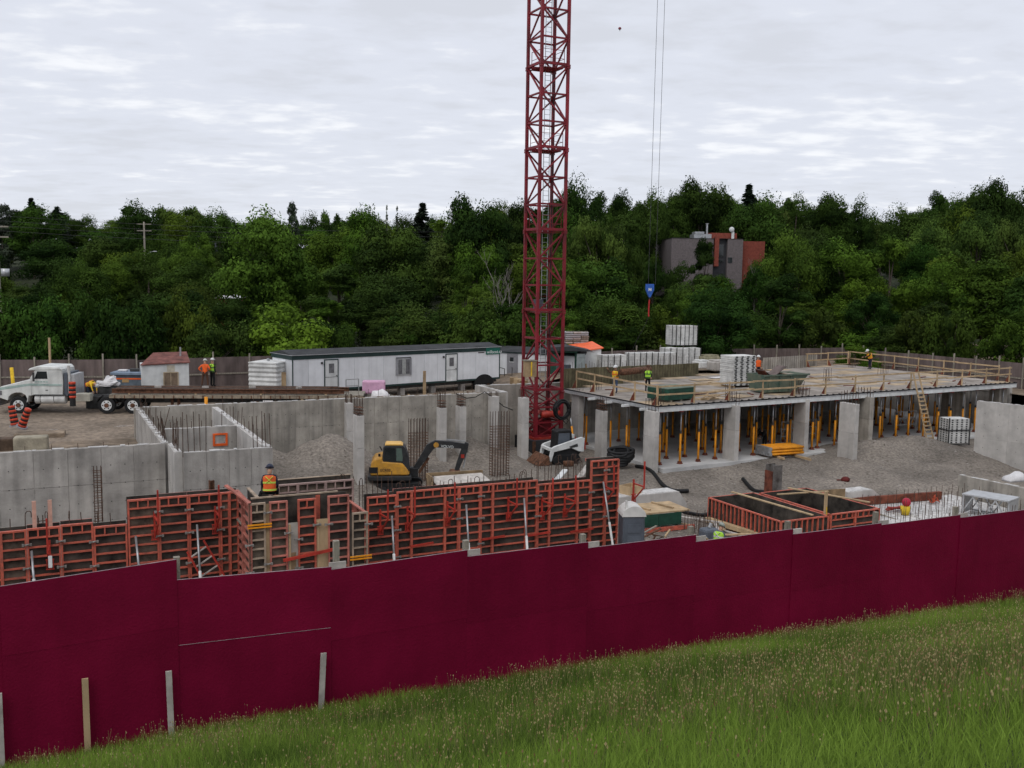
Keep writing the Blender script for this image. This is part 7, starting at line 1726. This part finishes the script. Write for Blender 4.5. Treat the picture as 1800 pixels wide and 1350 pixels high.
# ------------------------------------------------------------------ meadow grass in front of the hoarding
def meadow():
    N = 600000
    v = 15.55 - 12.5 * rng.uniform(0, 1, N) ** .9; u = rng.uniform(-12, 28, N)
    x = u * CP - v * SP; y = u * SP + v * CP
    keep = (np.abs(x) < y * .60 + 2.0) & (y > 5.5)
    fd = (x - f0.x) * fnor.x + (y - f0.y) * fnor.y
    keep &= fd < -.05
    u, v, x, y = u[keep], v[keep], x[keep], y[keep]; n = len(u)
    z = z_grass(u, v)
    patch = fbm(u * .45, v * .45, 3); patch2 = fbm(u * .16 + 9, v * .16, 2)
    h = (.13 + .13 * rng.uniform(0, 1, n) + .07 * patch) * (1 + .25 * patch2); h = np.clip(h, .09, .6)
    w = rng.uniform(.0018, .0038, n)
    a = rng.uniform(0, 6.283, n); dx, dy = np.cos(a), np.sin(a)
    ln = h * rng.uniform(.1, .75, n); la = rng.uniform(0, 6.283, n); lx, ly = np.cos(la) * ln, np.sin(la) * ln
    def ring(t, k, zz): return np.stack([x + lx * t * t + dx * w * k, y + ly * t * t + dy * w * k, z + h * zz - .02], 1), np.stack([x + lx * t * t - dx * w * k, y + ly * t * t - dy * w * k, z + h * zz - .02], 1)
    A, B = ring(0, 1, 0); C_, D = ring(.6, .8, .62); E_, F_ = ring(1.0, .15, .98)
    co = np.stack([A, B, C_, D, E_, F_], 1).reshape(-1, 3)
    i = np.arange(n)[:, None] * 6
    fs = np.concatenate([i + np.array([0, 1, 3, 2]), i + np.array([2, 3, 5, 4])], 1).reshape(-1, 4)
    tone = np.clip(.5 + .6 * patch + .4 * patch2 + rng.normal(0, .2, n), 0, 1)
    m = mat('grass_blades', (.195, .292, .047), .85, .4, .7, attr='tone', trans=.28, col2=(.060, .104, .019), spec=.03)
    tag(nput('meadow_grass', co, fs, m, kind='stuff', attr=np.repeat(tone, 2)), 'tall green meadow grass on the slope in front of the hoarding', 'grass')
    # seed stalks and flower heads
    N = 24000
    v = 15.5 - 12.2 * rng.uniform(0, 1, N) ** .72; u = rng.uniform(-12, 28, N)
    x = u * CP - v * SP; y = u * SP + v * CP
    cl_ = 1.3 * fbm(u * .55 + 40, v * .55, 3) + .08
    keep = (np.abs(x) < y * .60 + 2) & (y > 6.5) & (((x - f0.x) * fnor.x + (y - f0.y) * fnor.y) < -.06) & (rng.uniform(-.55, .75, N) < cl_)
    u, v = u[keep], v[keep]; rep = rng.integers(1, 6, len(u)); u, v = np.repeat(u, rep), np.repeat(v, rep)
    u = u + rng.normal(0, .035, len(u)); v = np.minimum(v + rng.normal(0, .035, len(v)), 15.45); x = u * CP - v * SP; y = u * SP + v * CP
    n = len(u); z = z_grass(u, v); ct = np.repeat(rng.uniform(-.25, .25, len(rep)), rep)
    h = rng.uniform(.20, .40, n) * (1 + .25 * fbm(u * .3, v * .3, 2)); w = np.full(n, .0016)
    a = rng.uniform(0, 6.283, n); dx, dy = np.cos(a), np.sin(a); ln = h * rng.uniform(.05, .35, n); la = rng.uniform(0, 6.283, n); lx, ly = np.cos(la) * ln, np.sin(la) * ln
    A, B = np.stack([x + dx * w, y + dy * w, z], 1), np.stack([x - dx * w, y - dy * w, z], 1)
    T1, T2 = np.stack([x + lx + dx * w, y + ly + dy * w, z + h], 1), np.stack([x + lx - dx * w, y + ly - dy * w, z + h], 1)
    co = np.stack([A, B, T2, T1], 1).reshape(-1, 3); fs = np.arange(n * 4).reshape(n, 4)
    m = mat('grass_stalks', (.20, .19, .07), .8, .4, 2, attr='tone', col2=(.08, .09, .03))
    tag(nput('seed_stalks', co, fs, m, kind='stuff', attr=rng.uniform(0, 1, n)), 'thin seed stalks standing over the meadow grass', 'grass')
    top = np.stack([x + lx, y + ly, z + h], 1); L = rng.uniform(.014, .038, n); k = rng.uniform(.004, .0085, n)
    big = rng.uniform(0, 1, n) < .16; k = np.where(big, k * 1.6, k)
    P = []; F = []
    for j in range(2):
        dd = np.stack([np.cos(a + j * 1.57), np.sin(a + j * 1.57), np.zeros(n)], 1)
        P.append(np.stack([top, top + dd * k[:, None] + np.array([0, 0, .5]) * L[:, None], top + np.array([0, 0, 1.]) * L[:, None], top - dd * k[:, None] + np.array([0, 0, .5]) * L[:, None]], 1))
    co = np.concatenate(P, 1).reshape(-1, 3); fs = np.arange(n * 8).reshape(n * 2, 4)
    m = mat('seed_heads', (.43, .36, .19), .8, .3, 2, attr='tone', col2=(.22, .12, .06))
    tag(nput('seed_heads', co, fs, m, kind='stuff', attr=np.repeat(np.clip(rng.normal(.5, .25, n) + ct, 0, 1), 2)), 'brown and tan seed heads scattered over the meadow grass', 'grass')
meadow()
# loose stones and clods over the pit floor
def stones():
    n = 5200
    u = rng.uniform(8, 56, n); v = rng.uniform(34, 53.8, n); z = z_pit(u, v)
    s = .022 + .07 * rng.uniform(0, 1, n) ** 4
    base = np.array([(1, 0, 0), (-1, 0, 0), (0, 1, 0), (0, -1, 0), (0, 0, .7), (0, 0, -.7)], float)
    F = np.array([(0, 2, 4), (2, 1, 4), (1, 3, 4), (3, 0, 4), (2, 0, 5), (1, 2, 5), (3, 1, 5), (0, 3, 5)])
    P = base[None] * s[:, None, None] * rng.uniform(.6, 1.4, (n, 6, 1))
    a = rng.uniform(0, 6.28, n); ca, sa = np.cos(a)[:, None], np.sin(a)[:, None]
    x = P[..., 0] * ca - P[..., 1] * sa + (u * CP - v * SP)[:, None]; y = P[..., 0] * sa + P[..., 1] * ca + (u * SP + v * CP)[:, None]
    co = np.stack([x, y, P[..., 2] + z[:, None]], -1).reshape(-1, 3)
    fs = (np.arange(n)[:, None, None] * 6 + F[None]).reshape(-1, 3)
    m = mat('loose_stones', (.30, .275, .25), .95, .3, 2, attr='tone', col2=(.12, .10, .085))
    tag(nput('loose_stones', co, fs, m, kind='stuff', attr=np.repeat(rng.uniform(0, 1, n), 8)), 'loose stones and clods scattered over the excavation floor', 'stones')
stones()
